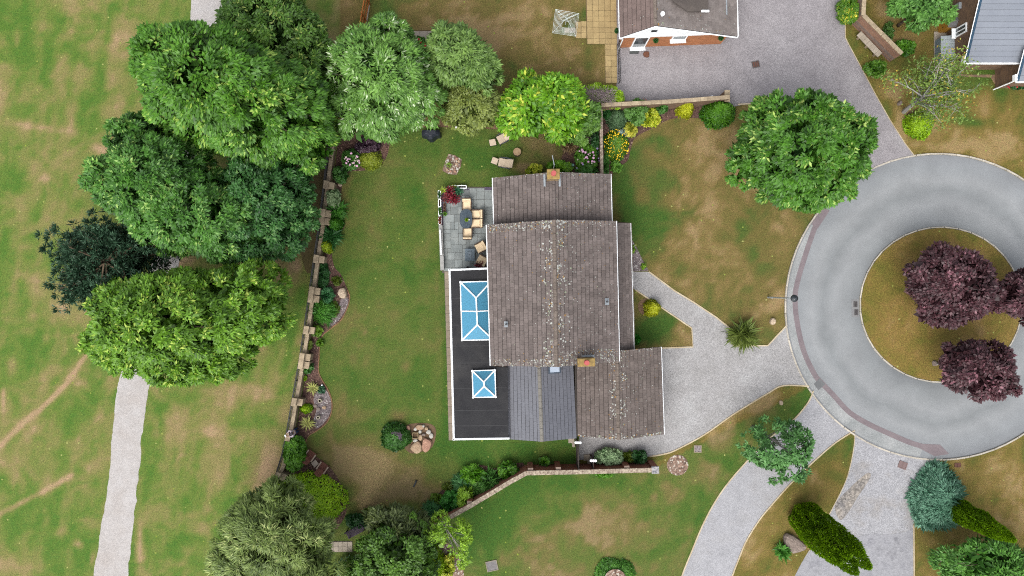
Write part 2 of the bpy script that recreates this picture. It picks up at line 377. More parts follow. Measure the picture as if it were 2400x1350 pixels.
# ------------------------------------------------------------------ roads, drives, paths
CC = (2198, 719); RR = 356
def ring(c, rx, ry, a0, a1, n): return [(c[0] + rx * math.cos(math.radians(a0 + (a1 - a0) * i / n)), c[1] + ry * math.sin(math.radians(a0 + (a1 - a0) * i / n))) for i in range(n + 1)]
def road_mat():
    m, nt, b = new_mat('asphalt_road'); pos = geo_pos(nt); c0 = P(*CC)
    sub = nd(nt, 'ShaderNodeVectorMath', operation='SUBTRACT'); nt.links.new(pos, sub.inputs[0]); sub.inputs[1].default_value = c0
    ln = nd(nt, 'ShaderNodeVectorMath', operation='LENGTH'); nt.links.new(sub.outputs[0], ln.inputs[0])
    r = ln.outputs['Value']
    wob = noise(nt, pos, 0.35, 3); ad = nd(nt, 'ShaderNodeMath', operation='MULTIPLY_ADD'); nt.links.new(wob, ad.inputs[0]); ad.inputs[1].default_value = 1.6; nt.links.new(r, ad.inputs[2])
    cr = nt.nodes.new('ShaderNodeValToRGB'); nt.links.new(ramp(nt, ad.outputs[0], 6.0, 11.8), cr.inputs[0])
    stops = [(0.0, C(126, 130, 133)), (.15, C(148, 152, 154)), (.35, C(162, 165, 167)), (.48, C(146, 150, 152)), (.62, C(164, 167, 169)), (.8, C(154, 158, 161)), (1.0, C(142, 145, 149))]
    el = cr.color_ramp.elements
    el[0].position, el[0].color = stops[0]; el[1].position, el[1].color = stops[-1]
    for p_, c_ in stops[1:-1]: e = el.new(p_); e.color = c_
    big = ramp(nt, noise(nt, pos, 0.5, 5, 0.65), 0.3, 0.75)
    mr = nt.nodes.new('ShaderNodeMapRange'); nt.links.new(big, mr.inputs[0]); mr.inputs[3].default_value = 0.88; mr.inputs[4].default_value = 1.12
    col = mixc(nt, 1.0, cr.outputs[0], mr.outputs[0], 'MULTIPLY')
    g = noise(nt, pos, 16.0, 4, 0.8); m2 = nt.nodes.new('ShaderNodeMapRange'); nt.links.new(ramp(nt, g, .3, .7), m2.inputs[0]); m2.inputs[3].default_value = 0.86; m2.inputs[4].default_value = 1.14
    col = mixc(nt, 1.0, col, m2.outputs[0], 'MULTIPLY')
    nt.links.new(col, b.inputs['Base Color']); b.inputs['Roughness'].default_value = 0.8; b.inputs['Specular IOR Level'].default_value = 0.3
    bump(nt, b, g, 0.3, 0.01); return m
rp = ring(CC, RR, RR, 14, 346, 90)
struct(sheet('road', rp + [(2760, 650), (2760, 800)], 0.012, road_mat()))
M_STRIP = plain('asphalt_reinstatement', C(132, 120, 124), C(146, 134, 137), 1.5, 0.85, fscale=12, fine=.16)
M_OLD = gravel('asphalt_pale', C(160, 164, 164), C(176, 178, 178), C(196, 198, 197), .7, .5, .12, 7)
strip_c = spline([(1931, 491), (1912, 527), (1886, 602), (1869, 660), (1863, 700), (1868, 755), (1883, 821), (1908, 876), (1925, 897), (1951, 924), (1989, 965), (2030, 991), (2070, 1010), (2127, 1035), (2165, 1047)], 6)
def band(name, cl, w, z, mat, parent=None):
    m = MB(); pts = [P(*p) for p in cl]; L, R = [], []
    for i in range(len(pts)):
        d = (pts[min(i + 1, len(pts) - 1)] - pts[max(i - 1, 0)]).normalized(); s = Vector((-d.y, d.x, 0)) * w / 2
        L.append(pts[i] + s); R.append(pts[i] - s)
    for i in range(len(pts) - 1): m.quad(*[(q.x, q.y, z) for q in (R[i], R[i + 1], L[i + 1], L[i])])
    return m.build(name, mat, parent)
road = bpy.data.objects['road']
old = [(CC[0] + (RR - 3) * math.cos(math.radians(a)), CC[1] + (RR - 3) * math.sin(math.radians(a))) for a in np.linspace(222, 97, 40)]
sheet('old_surface_strip', old + list(reversed(strip_c)), 0.017, M_OLD, road)
band('reinstatement_strip', strip_c, 0.36, 0.021, M_STRIP, road)
sheet('reinstatement_patch', [(1921, 480), (1944, 494), (1916, 536), (1902, 526)], 0.025, M_STRIP, road)
sheet('reinstatement_patch', [(2160, 1040), (2203, 1042), (2224, 1064), (2190, 1069), (2150, 1048)], 0.025, M_STRIP, road)
sheet('dark_patch', [(1907, 900), (1921, 886), (1934, 900), (1918, 915)], 0.025, plain('asphalt_patch_dark', C(118, 120, 122), C(132, 133, 134), 2, .9), road)
sheet('drain_surround', [(1995, 702), (2012, 701), (2014, 744), (1996, 743)], 0.018, plain('concrete_surround', C(140, 140, 142), C(152, 152, 152), 2, .9), road)

M_KERB = plain('kerb_concrete', C(206, 198, 184, 1.7), C(172, 166, 154, 1.7), 1.2, 0.9, fscale=9, fine=.2, objrand=.12)
KERB = unit_box('kerb_stone', M_KERB, .1)
M_DARKJ = plain('dark_joint', C(60, 54, 48), C(78, 70, 60), 2, .95)
def kerb_ring(name, rx, ry, c, a0, a1, low=(), w=.11):
    root = bpy.data.objects.new(name, None); link(root); struct(root); root.location = P(*c); WL[root.name] = P(*c)
    L = math.radians(abs(a1 - a0)) * (rx + ry) / 2 * S; n = int(L / 0.92)
    for i in range(n):
        a = math.radians(a0 + (a1 - a0) * (i + .5) / n); p = P(c[0] + rx * math.cos(a), c[1] + ry * math.sin(a))
        deg = math.degrees(a) % 360; h = .035 if any(l0 <= deg <= l1 for l0, l1 in low) else .11
        piece('kerb_stone', KERB, root, (p.x, p.y, h / 2), (.9, w, h + .01), rz=math.atan2(-ry * math.cos(a), -rx * math.sin(a)))
    return root
kerb_ring('kerb', RR + 2, RR + 2, CC, 14, 346, low=((90, 123), (127, 149), (149, 172), (238, 262)))
ISL = (2204, 714)
kerb_ring('island_kerb', 189, 181, ISL, 0, 360, w=.09)
# raised turf island
m = MB(); vs = []; NR, NA = 26, 90
for i in range(NR + 1):
    for k in range(NA):
        a = 2 * math.pi * k / NA; f = i / NR; p = P(ISL[0] + 187 * f * math.cos(a), ISL[1] - 179 * f * math.sin(a)); vs.append((p.x, p.y, .09 + .3 * (1 - f * f)))
fs = [(i * NA + k, (i + 1) * NA + k, (i + 1) * NA + (k + 1) % NA, i * NA + (k + 1) % NA) for i in range(NR) for k in range(NA)]
isl = m.add(vs, fs).build('island_lawn', TURF, smooth=True); struct(isl)
va = np.array(vs); set_tint(isl.data, tint(va[:, 0] / S + CX, CY - va[:, 1] / S, True))

G_N = gravel('tarmac_drive', C(158, 153, 156), C(172, 167, 170), C(184, 180, 182), .5, .3, .2, 9)
G_H = gravel('gravel_drive', C(170, 168, 167), C(182, 180, 180), C(198, 198, 198), .7, .45, .22, 9)
G_L = gravel('stone_chip_drive', C(176, 176, 180), C(188, 188, 192), C(168, 164, 160), .5, .3, .16, 9)
G_B = gravel('worn_gravel_drive', C(174, 174, 178), C(188, 188, 192), C(150, 140, 128), .6, .55, .24, 8)
G_LANE = gravel('lane_chippings', C(196, 190, 186), C(206, 202, 200), C(186, 176, 168), .5, .3, .12, 8)
ndrive = struct(sheet('north_drive', [(1445, -80), (1445, 250), (1720, 250), (1740, 246), (1816, 240), (1870, 300), (1915, 390), (1950, 478), (1990, 440), (2044, 402), (2100, 378), (2146, 366), (2120, 335), (2085, 280), (2052, 222), (2017, 156), (1991, 108), (1981, 88), (1980, 20), (1985, -80)], 0.006, G_N))
PATH_U = [(1470, 637), (1521, 637), (1580, 681), (1628, 710), (1679, 744), (1716, 774), (1718, 811), (1799, 810), (1842, 764)]
PATH_L = [(1470, 668), (1484, 676), (1490, 680), (1621, 769), (1624, 813), (1540, 816)]
DR_LOW = spline([(1896, 905), (1835, 904), (1799, 922), (1720, 970), (1650, 1019), (1583, 1055), (1556, 1064), (1522, 1070)], 5)
hdrive = struct(sheet('house_drive', PATH_U + [(1850, 800), (1872, 860), (1896, 905)] + DR_LOW + [(1400, 1078), (1357, 1078), (1357, 1000), (1540, 1000)] + list(reversed(PATH_L)), 0.006, G_H))
C_UP = spline([(1906, 916), (1893, 944), (1858, 985), (1800, 1030), (1741, 1091), (1699, 1141), (1671, 1184), (1646, 1232), (1623, 1287), (1598, 1350), (1575, 1430)], 5)
C_LO = spline([(2003, 1009), (1961, 1035), (1916, 1073), (1855, 1131), (1799, 1194), (1777, 1222), (1749, 1267), (1733, 1305), (1716, 1350), (1690, 1430)], 5)
cdrive = struct(sheet('curved_drive', C_UP + list(reversed(C_LO)) + [(1960, 975), (1930, 945)], 0.006, G_L))
W_LE = spline([(2003, 1014), (2001, 1048), (1991, 1098), (1976, 1141), (1944, 1204), (1915, 1262), (1890, 1300), (1862, 1352), (1830, 1430)], 5)
W_RE = [(2203, 1077), (2190, 1093), (2160, 1140), (2143, 1180), (2141, 1229), (2142, 1350), (2143, 1430)]
wdrive = struct(sheet('worn_drive', W_LE + list(reversed(W_RE)) + [(2150, 1070), (2080, 1052), (2035, 1032)], 0.006, G_B))
rr = random.Random(3)
conc = [(1862, 1352), (1880, 1318), (1905, 1285)] + [(1930 + 24 * i, 1262 - 6 * math.sin(i * 1.7) - i * 1.6 + rr.uniform(-4, 4)) for i in range(1, 9)] + [(2141, 1238), (2142, 1350), (2143, 1430), (1830, 1430)]
sheet('old_concrete', conc, 0.012, gravel('broken_concrete', C(158, 158, 164), C(188, 188, 192), C(134, 134, 140), .9, 1.1, .12, 5), wdrive)
sheet('broken_edge', spline([(1957, 1185), (1985, 1150), (2030, 1110), (2040, 1118), (2010, 1165), (1985, 1205), (1968, 1218)], 4, True), 0.012, gravel('crumbled_tarmac', C(186, 176, 164), C(150, 146, 144), C(110, 108, 106), .8, 2.0, .4, 5), wdrive)
LANE_L = [(210, 1420), (220, 1350), (233, 1262), (246, 1186), (258, 1090), (264, 1010), (275, 920), (283, 878), (306, 780), (350, 640), (398, 440), (425, 240), (446, 40), (452, -60)]
LANE_R = [(296, 1420), (301, 1350), (310, 1262), (314, 1200), (321, 1161), (328, 1080), (334, 1015), (345, 930), (352, 890), (376, 780), (418, 620), (465, 440), (495, 240), (518, 40), (526, -60)]
def jag(pts, amp, seed):
    pts = np.array(spline(pts, 24)); k = np.cumsum(np.hypot(*np.diff(pts, axis=0, prepend=pts[:1]).T)) * S; o_ = (fbm(k, k * 0 + seed * 7.3, .9, seed, 4) - .5) * 2 * amp * 1.6; return [(x + d_, y) for (x, y), d_ in zip(pts, o_)]
struct(sheet('lane', jag(LANE_L, 2.2, 1) + list(reversed(jag(LANE_R, 3.0, 2))), 0.006, G_LANE))
m_soil = gravel('dry_soil', C(160, 136, 112), C(146, 126, 98), C(120, 118, 70), .8, 1.2, .2, 6)

# timber / concrete edgings along the drives (parts of the drive they border)
M_EDGE = plain('edging', C(214, 200, 172, 1.7), C(184, 166, 134, 1.7), 1.0, .9, fscale=8, fine=.2)
def edging(parent, pp, w=.09, h=.05):
    m = MB(); ribbon(m, [P(*p) for p in pp], w, 0, h); return m.build('edging', M_EDGE, parent)
edging(hdrive, PATH_U[1:]); edging(hdrive, PATH_L[2:]); edging(hdrive, DR_LOW)
edging(cdrive, C_UP); edging(cdrive, C_LO)
edging(ndrive, [(1729, 245), (1816, 239)]); edging(ndrive, [(1980, 20), (1981, 88), (1991, 108), (2017, 156), (2052, 222), (2085, 280), (2120, 335), (2143, 365)], .05, .03)
edging(wdrive, W_LE[:30], .05, .03); edging(wdrive, [(2203, 1077), (2190, 1093)]); edging(wdrive, [(2141, 1229), (2142, 1350), (2143, 1430)])

# ------------------------------------------------------------------ planting beds
BARK = gravel('bark_mulch', C(112, 84, 74), C(96, 74, 68), C(134, 104, 88), .6, .8, .5, 7, .05, C(176, 150, 130))
SLATE = gravel('slate_chippings', C(146, 134, 134), C(122, 112, 114), C(112, 86, 76), .7, .7, .45, 7, .08, C(205, 200, 196))
COBB = gravel('pebble_mix', C(140, 112, 98), C(162, 138, 122), C(110, 88, 78), .6, 1.5, .5, 5, .16, C(214, 206, 192))
BARE = gravel('bare_earth', C(124, 98, 80), C(140, 112, 86), C(110, 100, 60), .6, .9, .25, 7)
def bed(name, pp, mat, z=.014): return struct(sheet(name, pp, z, mat))
BED_E = spline([(914, 318), (912, 345), (905, 370), (886, 392), (852, 400), (818, 404), (802, 435), (800, 480), (806, 520), (806, 536), (786, 562), (778, 590), (784, 625), (800, 645), (815, 680), (820, 697), (815, 720), (800, 750), (776, 770), (757, 786), (750, 805), (748, 840), (747, 870), (755, 890), (770, 915), (778, 940), (777, 967), (765, 992), (742, 1010), (722, 1024), (716, 1050), (736, 1066), (776, 1098), (806, 1150), (812, 1200), (790, 1240)], 5)
bw = bed('bark_bed', BED_E + [(740, 1240), (690, 1160), (662, 1120)] + [(x + 6, y) for x, y in reversed(WALL_W)] + [(800, 286)], BARK)
bed('slate_bed', spline([(752, 905), (768, 920), (776, 942), (775, 965), (762, 988), (742, 1004), (735, 985), (742, 960), (735, 935)], 5, True), SLATE, .022)
bed('slate_bed', spline([(800, 700), (816, 700), (812, 722), (796, 748), (776, 764), (772, 752), (790, 730)], 5, True), SLATE, .022)
M_BRICKEDGE = plain('weathered_edging', C(166, 124, 88), C(130, 108, 78), 2.5, .9, fscale=10, fine=.3)
edge_m = MB(); ribbon(edge_m, [P(*p) for p in BED_E[70:150]], .06, 0, .05); edge_m.build('edging', M_BRICKEDGE, bw)
bs = bed('south_bed', spline([(985, 1240), (1000, 1196), (1022, 1164), (1045, 1142), (1062, 1125), (1080, 1108), (1100, 1092), (1130, 1090), (1160, 1098), (1190, 1088), (1225, 1084)], 5) + [(1230, 1090), (1108, 1166), (1010, 1222)], BARK)
edge_m = MB(); ribbon(edge_m, [P(*p) for p in spline([(1000, 1196), (1022, 1164), (1045, 1142), (1062, 1125), (1080, 1110)], 5)], .04, 0, .05); edge_m.build('edging', M_DARKJ, bs)
bed('house_bed', [(1446, 560), (1481, 562), (1492, 580), (1504, 605), (1520, 635), (1460, 637)], SLATE)
bed('front_bed', spline([(1410, 250), (1590, 244), (1706, 242), (1720, 268), (1690, 282), (1620, 276), (1570, 280), (1530, 300), (1490, 322), (1478, 350), (1470, 378), (1440, 398), (1434, 440), (1434, 500), (1412, 420)], 4, True), BARK)
bed('patio_corner_bed', spline([(1300, 408), (1312, 380), (1322, 350), (1330, 320), (1370, 300), (1404, 300), (1406, 408)], 4) , BARK)
bed('round_mulch', ring((1588, 1090), 25, 24, 0, 360, 28)[:-1], COBB, .02)
bed('pebble_bed', [(1051, 361), (1066, 364), (1082, 374), (1080, 390), (1070, 410), (1050, 408), (1037, 400), (1044, 378)], COBB, .03)
bed('spiky_plant_bed', [(1719, 790), (1720, 809), (1756, 808), (1750, 790)], SLATE)
bed('bare_soil', spline([(1000, 280), (1230, 285), (1290, 318), (1210, 306), (1090, 300), (1000, 298), (900, 306), (860, 300)], 4, True), BARE, .008)
bed('bare_soil', spline([(690, 300), (770, 300), (765, 460), (745, 600), (720, 640), (700, 560), (690, 430)], 4, True), plain('trodden_earth', C(116, 100, 66), C(104, 96, 56), 1.2, .95, fscale=8, fine=.25), .008)
bed('rockery_soil', spline([(950, 1000), (975, 992), (1010, 994), (1022, 1010), (1014, 1046), (990, 1058), (962, 1062), (945, 1040)], 4, True), plain('rockery_earth', C(134, 108, 84), C(112, 92, 70), 3, .95, fscale=12, fine=.35), .012)
bed('tree_bed', spline([(1018, 1350), (1022, 1290), (1046, 1270), (1078, 1310), (1086, 1360), (1060, 1420), (1018, 1420)], 4, True), COBB, .014)
bed('yellow_ball_ring', ring((1514, 719), 19, 20, 0, 360, 24)[:-1], BARE, .01)
bed('lime_dome_ring', ring((2140, 290), 22, 32, 0, 360, 24)[:-1], BARE, .01)
# ------------------------------------------------------------------ paving, slab by slab
M_FLAG = plain('grey_sandstone', C(168, 174, 172), C(140, 148, 148), 1.6, .75, .35, fscale=7, fine=.16, objrand=.22, bmp=.2)
M_BUFF = plain('buff_slab', C(202, 178, 128), C(186, 162, 116), 2.0, .9, .2, fscale=9, fine=.14, objrand=.12, bmp=.2)
M_PALE = plain('pale_slab', C(198, 186, 170), C(182, 170, 152), 2.0, .9, .2, fscale=9, fine=.14, objrand=.12)
M_JOINT = plain('mortar_joint', C(112, 108, 98), C(96, 92, 84), 3, .95)
M_BJOINT = plain('sandy_joint', C(112, 92, 62), C(90, 78, 54), 3, .95)
FLAG = unit_box('flagstone', M_FLAG, .02); BUFF = unit_box('paving_slab', M_BUFF, .02); PALE = unit_box('paving_slab', M_PALE, .02)
def slab(name, me, parent, x0, y0, x1, y1, z, gap=.018, h=.03):
    a, b = P(x0, y0), P(x1, y1)
    r = random.uniform(-.003, .003)
    return piece(name, me, parent, ((a.x + b.x) / 2, (a.y + b.y) / 2, z + r), (abs(b.x - a.x) - gap, abs(b.y - a.y) - gap, h), rz=random.uniform(-.004, .004))
patio = struct(sheet('patio', [(1034, 438), (1160, 438), (1160, 640), (1037, 640)], .03, M_JOINT))
occ = {}; cols, rows, u = 14, 22, 8.85
rp_ = random.Random(21)
for j in range(rows):
    for i in range(cols):
        if (i, j) in occ: continue
        opts = [(2, 2), (2, 2), (2, 2), (2, 2), (3, 2), (2, 3), (1, 2), (2, 1), (1, 1)]; rp_.shuffle(opts)
        for w, h in opts + [(1, 1)]:
            if i + w <= cols and j + h <= rows and all((i + a, j + b) not in occ for a in range(w) for b in range(h)): break
        for a in range(w):
            for b in range(h): occ[(i + a, j + b)] = 1
        x0 = 1038 + i * u + j * .1; y0 = 441 + j * u
        slab('flagstone', FLAG, patio, x0, y0, x0 + w * u, y0 + h * u, .05)
npav = struct(sheet('north_paving', [(1373, -60), (1444, -60), (1447, 195), (1418, 195), (1418, 104), (1375, 104), (1375, 90), (1348, 90), (1348, 50), (1373, 50)], .012, M_BJOINT))
for j in range(-3, 8):
    for i in range(5):
        if j == 7 and i < 3 and False: continue
        x0 = 1374.5 + i * 14 + j * .25; y0 = -1 + j * 13.05
        slab('paving_slab', BUFF, npav, x0, y0, x0 + 14, y0 + 13.05, .02)
for j in range(7):
    for i in range(2):
        x0 = 1418 + i * 13.6 + j * .15; y0 = 104 + j * 13.0; slab('paving_slab', BUFF, npav, x0, y0, x0 + 13.6, y0 + 13, .02)
for x0, y0 in ((1349, 51), (1362, 50), (1349, 64), (1362, 64), (1349, 77), (1362, 77)): slab('paving_slab', BUFF, npav, x0, y0, x0 + 12.6, y0 + 13, .02)
for x0 in (1322, 1335): slab('paving_slab', PALE, npav, x0, 65, x0 + 13, 77, .02)
spath = struct(sheet('side_path', [(1041, 634), (1056, 634), (1068, 1032), (1052, 1032)], .012, M_JOINT))
SIDE = unit_box('paving_slab', plain('side_slab', C(172, 156, 138), C(158, 144, 128), 2, .9, objrand=.1, fscale=9), .02)
for j in range(20):
    y0 = 636 + j * 19.8; x0 = 1042 + j * .5; slab('paving_slab', SIDE, spath, x0, y0, x0 + 15, y0 + 19.8, .03)
tpath = struct(sheet('tree_paving', [(945, 72), (1022, 70), (1024, 130), (948, 130)], .012, M_BJOINT))
for j in range(3):
    for i in range(4): slab('paving_slab', PALE, tpath, 946 + i * 19, 73 + j * 19, 965 + i * 19, 92 + j * 19, .02)
for x0, y0 in ((848, 70), (846, 88), (862, 92)): slab('paving_slab', BUFF, tpath, x0, y0, x0 + 16, y0 + 15, .02)
bpath = struct(sheet('back_paving', [(770, 1268), (826, 1268), (826, 1294), (770, 1294)], .012, M_JOINT))
for j in range(2):
    for i in range(5): slab('paving_slab', PALE, bpath, 771 + i * 11, 1269 + j * 12, 782 + i * 11, 1281 + j * 12, .03)
# ------------------------------------------------------------------ garden walls
M_STONE = plain('wall_stone', C(192, 172, 142), C(152, 134, 112), 2.2, .95, .15, fscale=8, fine=.3, bmp=.4)
M_COPE = plain('coping_stone', C(208, 190, 160), C(168, 150, 126), 2.5, .95, .15, fscale=9, fine=.28, objrand=.12, bmp=.4)
M_SCOPE = plain('lichened_coping', C(214, 200, 178), C(132, 112, 100), 7.0, .95, .15, fscale=16, fine=.35, objrand=.1, bmp=.4)
M_BLACK = plain('black_metal', C(40, 42, 46), C(54, 56, 60), 4, .45, .5)
def brick_mat(name, c1, c2, mortar, sx=4.2):
    m, nt, b = new_mat(name); g = nt.nodes.new('ShaderNodeNewGeometry'); pos = g.outputs['Position']
    sep = nt.nodes.new('ShaderNodeSeparateXYZ'); nt.links.new(pos, sep.inputs[0])
    ad = nd(nt, 'ShaderNodeMath', operation='ADD'); nt.links.new(sep.outputs[0], ad.inputs[0]); nt.links.new(sep.outputs[1], ad.inputs[1])
    cb = nt.nodes.new('ShaderNodeCombineXYZ'); nt.links.new(ad.outputs[0], cb.inputs[0]); nt.links.new(sep.outputs[2], cb.inputs[1])
    br = nt.nodes.new('ShaderNodeTexBrick'); nt.links.new(cb.outputs[0], br.inputs['Vector'])
    br.inputs['Scale'].default_value = 1.0; br.inputs['Brick Width'].default_value = .225; br.inputs['Row Height'].default_value = .075; br.inputs['Mortar Size'].default_value = .006
    br.inputs['Color1'].default_value = c1; br.inputs['Color2'].default_value = c2; br.inputs['Mortar'].default_value = mortar
    n = ramp(nt, noise(nt, pos, 3.0, 4), .3, .7); mr = nt.nodes.new('ShaderNodeMapRange'); nt.links.new(n, mr.inputs[0]); mr.inputs[3].default_value = .8; mr.inputs[4].default_value = 1.2
    col = mixc(nt, 1.0, br.outputs['Color'], mr.outputs[0], 'MULTIPLY'); nt.links.new(col, b.inputs['Base Color']); b.inputs['Roughness'].default_value = .9
    return m
M_RBRICK = brick_mat('red_brick', C(176, 104, 76), C(142, 84, 66), C(150, 130, 116))
M_BBRICK = brick_mat('brown_brick', C(150, 116, 88), C(116, 88, 70), C(128, 112, 96))
M_OBRICK = brick_mat('orange_brick', C(212, 136, 84), C(198, 122, 74), C(190, 140, 100))
M_RUSTB = brick_mat('rustic_brick', C(176, 124, 94), C(128, 118, 114), C(156, 142, 124))
COPE = unit_box('coping_stone', M_COPE, .08); SCOPE = unit_box('coping_stone', M_SCOPE, .08)
def wall_run(root, pts, h, th, mat, cope, cw, ch=.07, cl=.6, gap=.012, name='wall_panel'):
    """wall along ground pixels, coping stones laid one by one"""
    W = [P(*p) for p in pts]; m = MB(); ribbon(m, W, th, 0, h); m.build(name, mat, root)
    for a, b in zip(W[:-1], W[1:]):
        L = (b - a).length; n = max(1, round(L / cl)); d = (b - a) / n; an = math.atan2(d.y, d.x)
        for i in range(n):
            c = a + d * (i + .5); piece('coping_stone', cope, root, (c.x, c.y, h + ch / 2 + random.uniform(-.004, .004)), (d.length - gap, cw, ch), rz=an + random.uniform(-.01, .01))
# west boundary wall: low stone wall, stepped pillars with caps, black railing outside
ww = thing('boundary_wall', 'long pale stone boundary wall with stepped pillars and black railing beside the field', 'wall', P(740, 690))
wall_run(ww, WALL_W, .62, .22, M_STONE, COPE, .26, cl=.8)
def wall_at(y):
    for (x0, y0), (x1, y1) in zip(WALL_W[:-1], WALL_W[1:]):
        if y0 <= y <= y1: t = (y - y0) / (y1 - y0); return x0 + t * (x1 - x0), math.atan2(-(y1 - y0), x1 - x0)
    return WALL_W[-1][0], -1.4
for y, two in ((438, 0), (512, 1), (608, 0), (690, 1), (771, 0), (842, 1), (936, 0), (1016, 0), (1106, 0)):
    x, an = wall_at(y); p = P(x - 2, y); an2 = an + math.pi / 2
    d = Vector((math.cos(an), math.sin(an), 0)); s_ = Vector((-d.y, d.x, 0))   # s_ points outwards/inwards of the wall
    for q in ([0] if not two else [-.27, .27]):
        c = p + d * q - s_ * (-.06)
        pl = MB(); pl.box((c.x, c.y, .55), (.5, .26, 1.1), an); po = pl.build('pillar', M_STONE, ww)
        piece('pillar_cap', COPE, ww, (c.x, c.y, 1.14), (.56, .34, .08), rz=an)
        if y == 1016: continue
        c2 = c + s_ * (.3 if (s_.x > 0) else -.3)
        pl = MB(); pl.box((c2.x, c2.y, .4), (.42, .36, .8), an); pl.build('buttress', M_STONE, ww)
        piece('buttress_cap', COPE, ww, (c2.x, c2.y, .84), (.48, .42, .07), rz=an)
pil = [300, 438, 512, 608, 690, 771, 842, 936, 1016, 1106]
for y0, y1 in zip(pil[:-1], pil[1:]):
    for z in (.45, .75, 1.0):
        m = MB(); pts = []
        for t in (0, .5, 1):
            y = y0 + (y1 - y0) * t; x, an = wall_at(y); p = P(x - 7, y); pts.append((p.x, p.y, z))
        m.tube(pts, .028 if z < 1 else .035, 5); m.build('rail', M_BLACK, ww)
    n = max(2, int((y1 - y0) * S / 1.2))
    for i in range(n + 1):
        y = y0 + (y1 - y0) * i / n; x, an = wall_at(y); p = P(x - 7, y); m = MB(); m.box((p.x, p.y, .52), (.05, .05, 1.04), an); m.build('post', M_BLACK, ww)
# south brick wall
sw = thing('brick_wall', 'red brick garden wall with pale lichened coping behind the house', 'wall', P(1360, 1095))
wall_run(sw, [(1527, 1086), (1380, 1090), (1233, 1093), (1196, 1113), (1108, 1166), (1004, 1224)], 1.75, .22, M_RBRICK, SCOPE, .3, .08, .62)
pe = P(1523, 1085); m = MB(); m.box((pe.x, pe.y, .95), (.42, .42, 1.9), .03); m.build('pier', M_RBRICK, sw)
m = MB(); m.cbox((pe.x, pe.y, 1.95), (.5, .5, .09), .03, .03); m.build('pier_cap', plain('splashed_cap', C(222, 218, 214), C(80, 82, 100), 6.0, .9, fscale=10, fine=.2), sw)
for x, y in ((1242, 1088), (1305, 1086), (1460, 1083), (1104, 1163)):
    p = P(x, y); m = MB(); m.box((p.x, p.y, .86), (.36, .34, 1.72), .02); m.build('pier', M_RBRICK, sw)
# front walls between the gardens
nw = thing('brick_wall', 'brown brick wall with pale stone coping dividing the two drives', 'wall', P(1560, 252))
wall_run(nw, [(1402, 261), (1560, 253), (1693, 243)], 1.7, .2, M_BBRICK, COPE, .27, .07, .7)
pe = P(1692, 236); m = MB(); m.box((pe.x, pe.y, .6), (.3, .75, 1.2), 0); m.build('pier', M_BBRICK, nw); m = MB(); m.cbox((pe.x, pe.y, 1.24), (.36, .8, .08), .02); m.build('pier_cap', M_COPE, nw)
ew = thing('stone_wall', 'narrow lichened stone wall running from the drive wall to the house', 'wall', P(1405, 330))
wall_run(ew, [(1402, 268), (1403, 330), (1404, 425)], 1.55, .18, M_BBRICK, SCOPE, .2, .06, .6)
kw = thing('rustic_wall', 'rustic brick wall with pale coping sloping round the far garden corner', 'wall', P(2050, 100))
wall_run(kw, [(2003, -40), (1998, 55), (2086, 143)], 1.5, .22, M_RUSTB, COPE, .28, .07, .6)
sl = thing('stone_bench', 'long pale stone slab bench in front of the rustic brick wall', 'bench', P(2030, 107))
a_, b_ = P(2006, 83), P(2055, 134); d_ = (b_ - a_) / 7; an = math.atan2(d_.y, d_.x)
for i in range(7):
    c = a_ + d_ * (i + .5); piece('slab', PALE, sl, (c.x, c.y, .42), (d_.length - .01, .42, .06), rz=an)
for t in (.8, 3.5, 6.2):
    c = a_ + d_ * t; m = MB(); m.box((c.x, c.y, .2), (.16, .34, .38), an); m.build('leg', M_STONE, sl)

# ------------------------------------------------------------------ roofs
def tile_slope(store, E0, E1, R1, R0, lp=.31, wp=.31, stagger=True, gap=.02, cgap=.008, lift=.03):
    """tiles of one roof slope: E0-E1 the eave, R0-R1 the ridge"""
    E0, E1, R1, R0 = [Vector(p) for p in (E0, E1, R1, R0)]
    L = ((R0 - E0).length + (R1 - E1).length) / 2; W = ((E1 - E0).length + (R1 - R0).length) / 2
    nr, nc = max(1, round(L / lp)), max(1, round(W / wp))
    bl = lambda u_, v_: (E0 * (1 - u_) + E1 * u_) * (1 - v_) + (R0 * (1 - u_) + R1 * u_) * v_
    n = (E1 - E0).cross(R0 - E0).normalized()
    if n.z < 0: n = -n
    for i in range(nr):
        v0, v1 = i / nr, (i + 1) / nr; off = .5 if (stagger and i % 2) else 0
        us = sorted({0.0, 1.0} | {min(max((k + off) / nc, 0), 1) for k in range(nc + 1)})
        for u0, u1 in zip(us[:-1], us[1:]):
            if u1 - u0 < .15 / nc: continue
            a, b, c, d = bl(u0, v0), bl(u1, v0), bl(u1, v1), bl(u0, v1)
            cen = (a + b + c + d) / 4; uu = ((b - a) + (c - d)) / 2; vv = ((d - a) + (c - b)) / 2
            store.append((cen, uu, vv, n, gap, cgap, lift * random.uniform(.8, 1.3)))
def deck(m, E0, E1, R1, R0, th=.12, up=.0):
    E0, E1, R1, R0 = [Vector(p) for p in (E0, E1, R1, R0)]; dz = Vector((0, 0, th)); m.add([E0, E1, R1, R0, E0 - dz, E1 - dz, R1 - dz, R0 - dz],
        [(0, 1, 2, 3), (7, 6, 5, 4), (0, 4, 5, 1), (1, 5, 6, 2), (2, 6, 7, 3), (3, 7, 4, 0)])
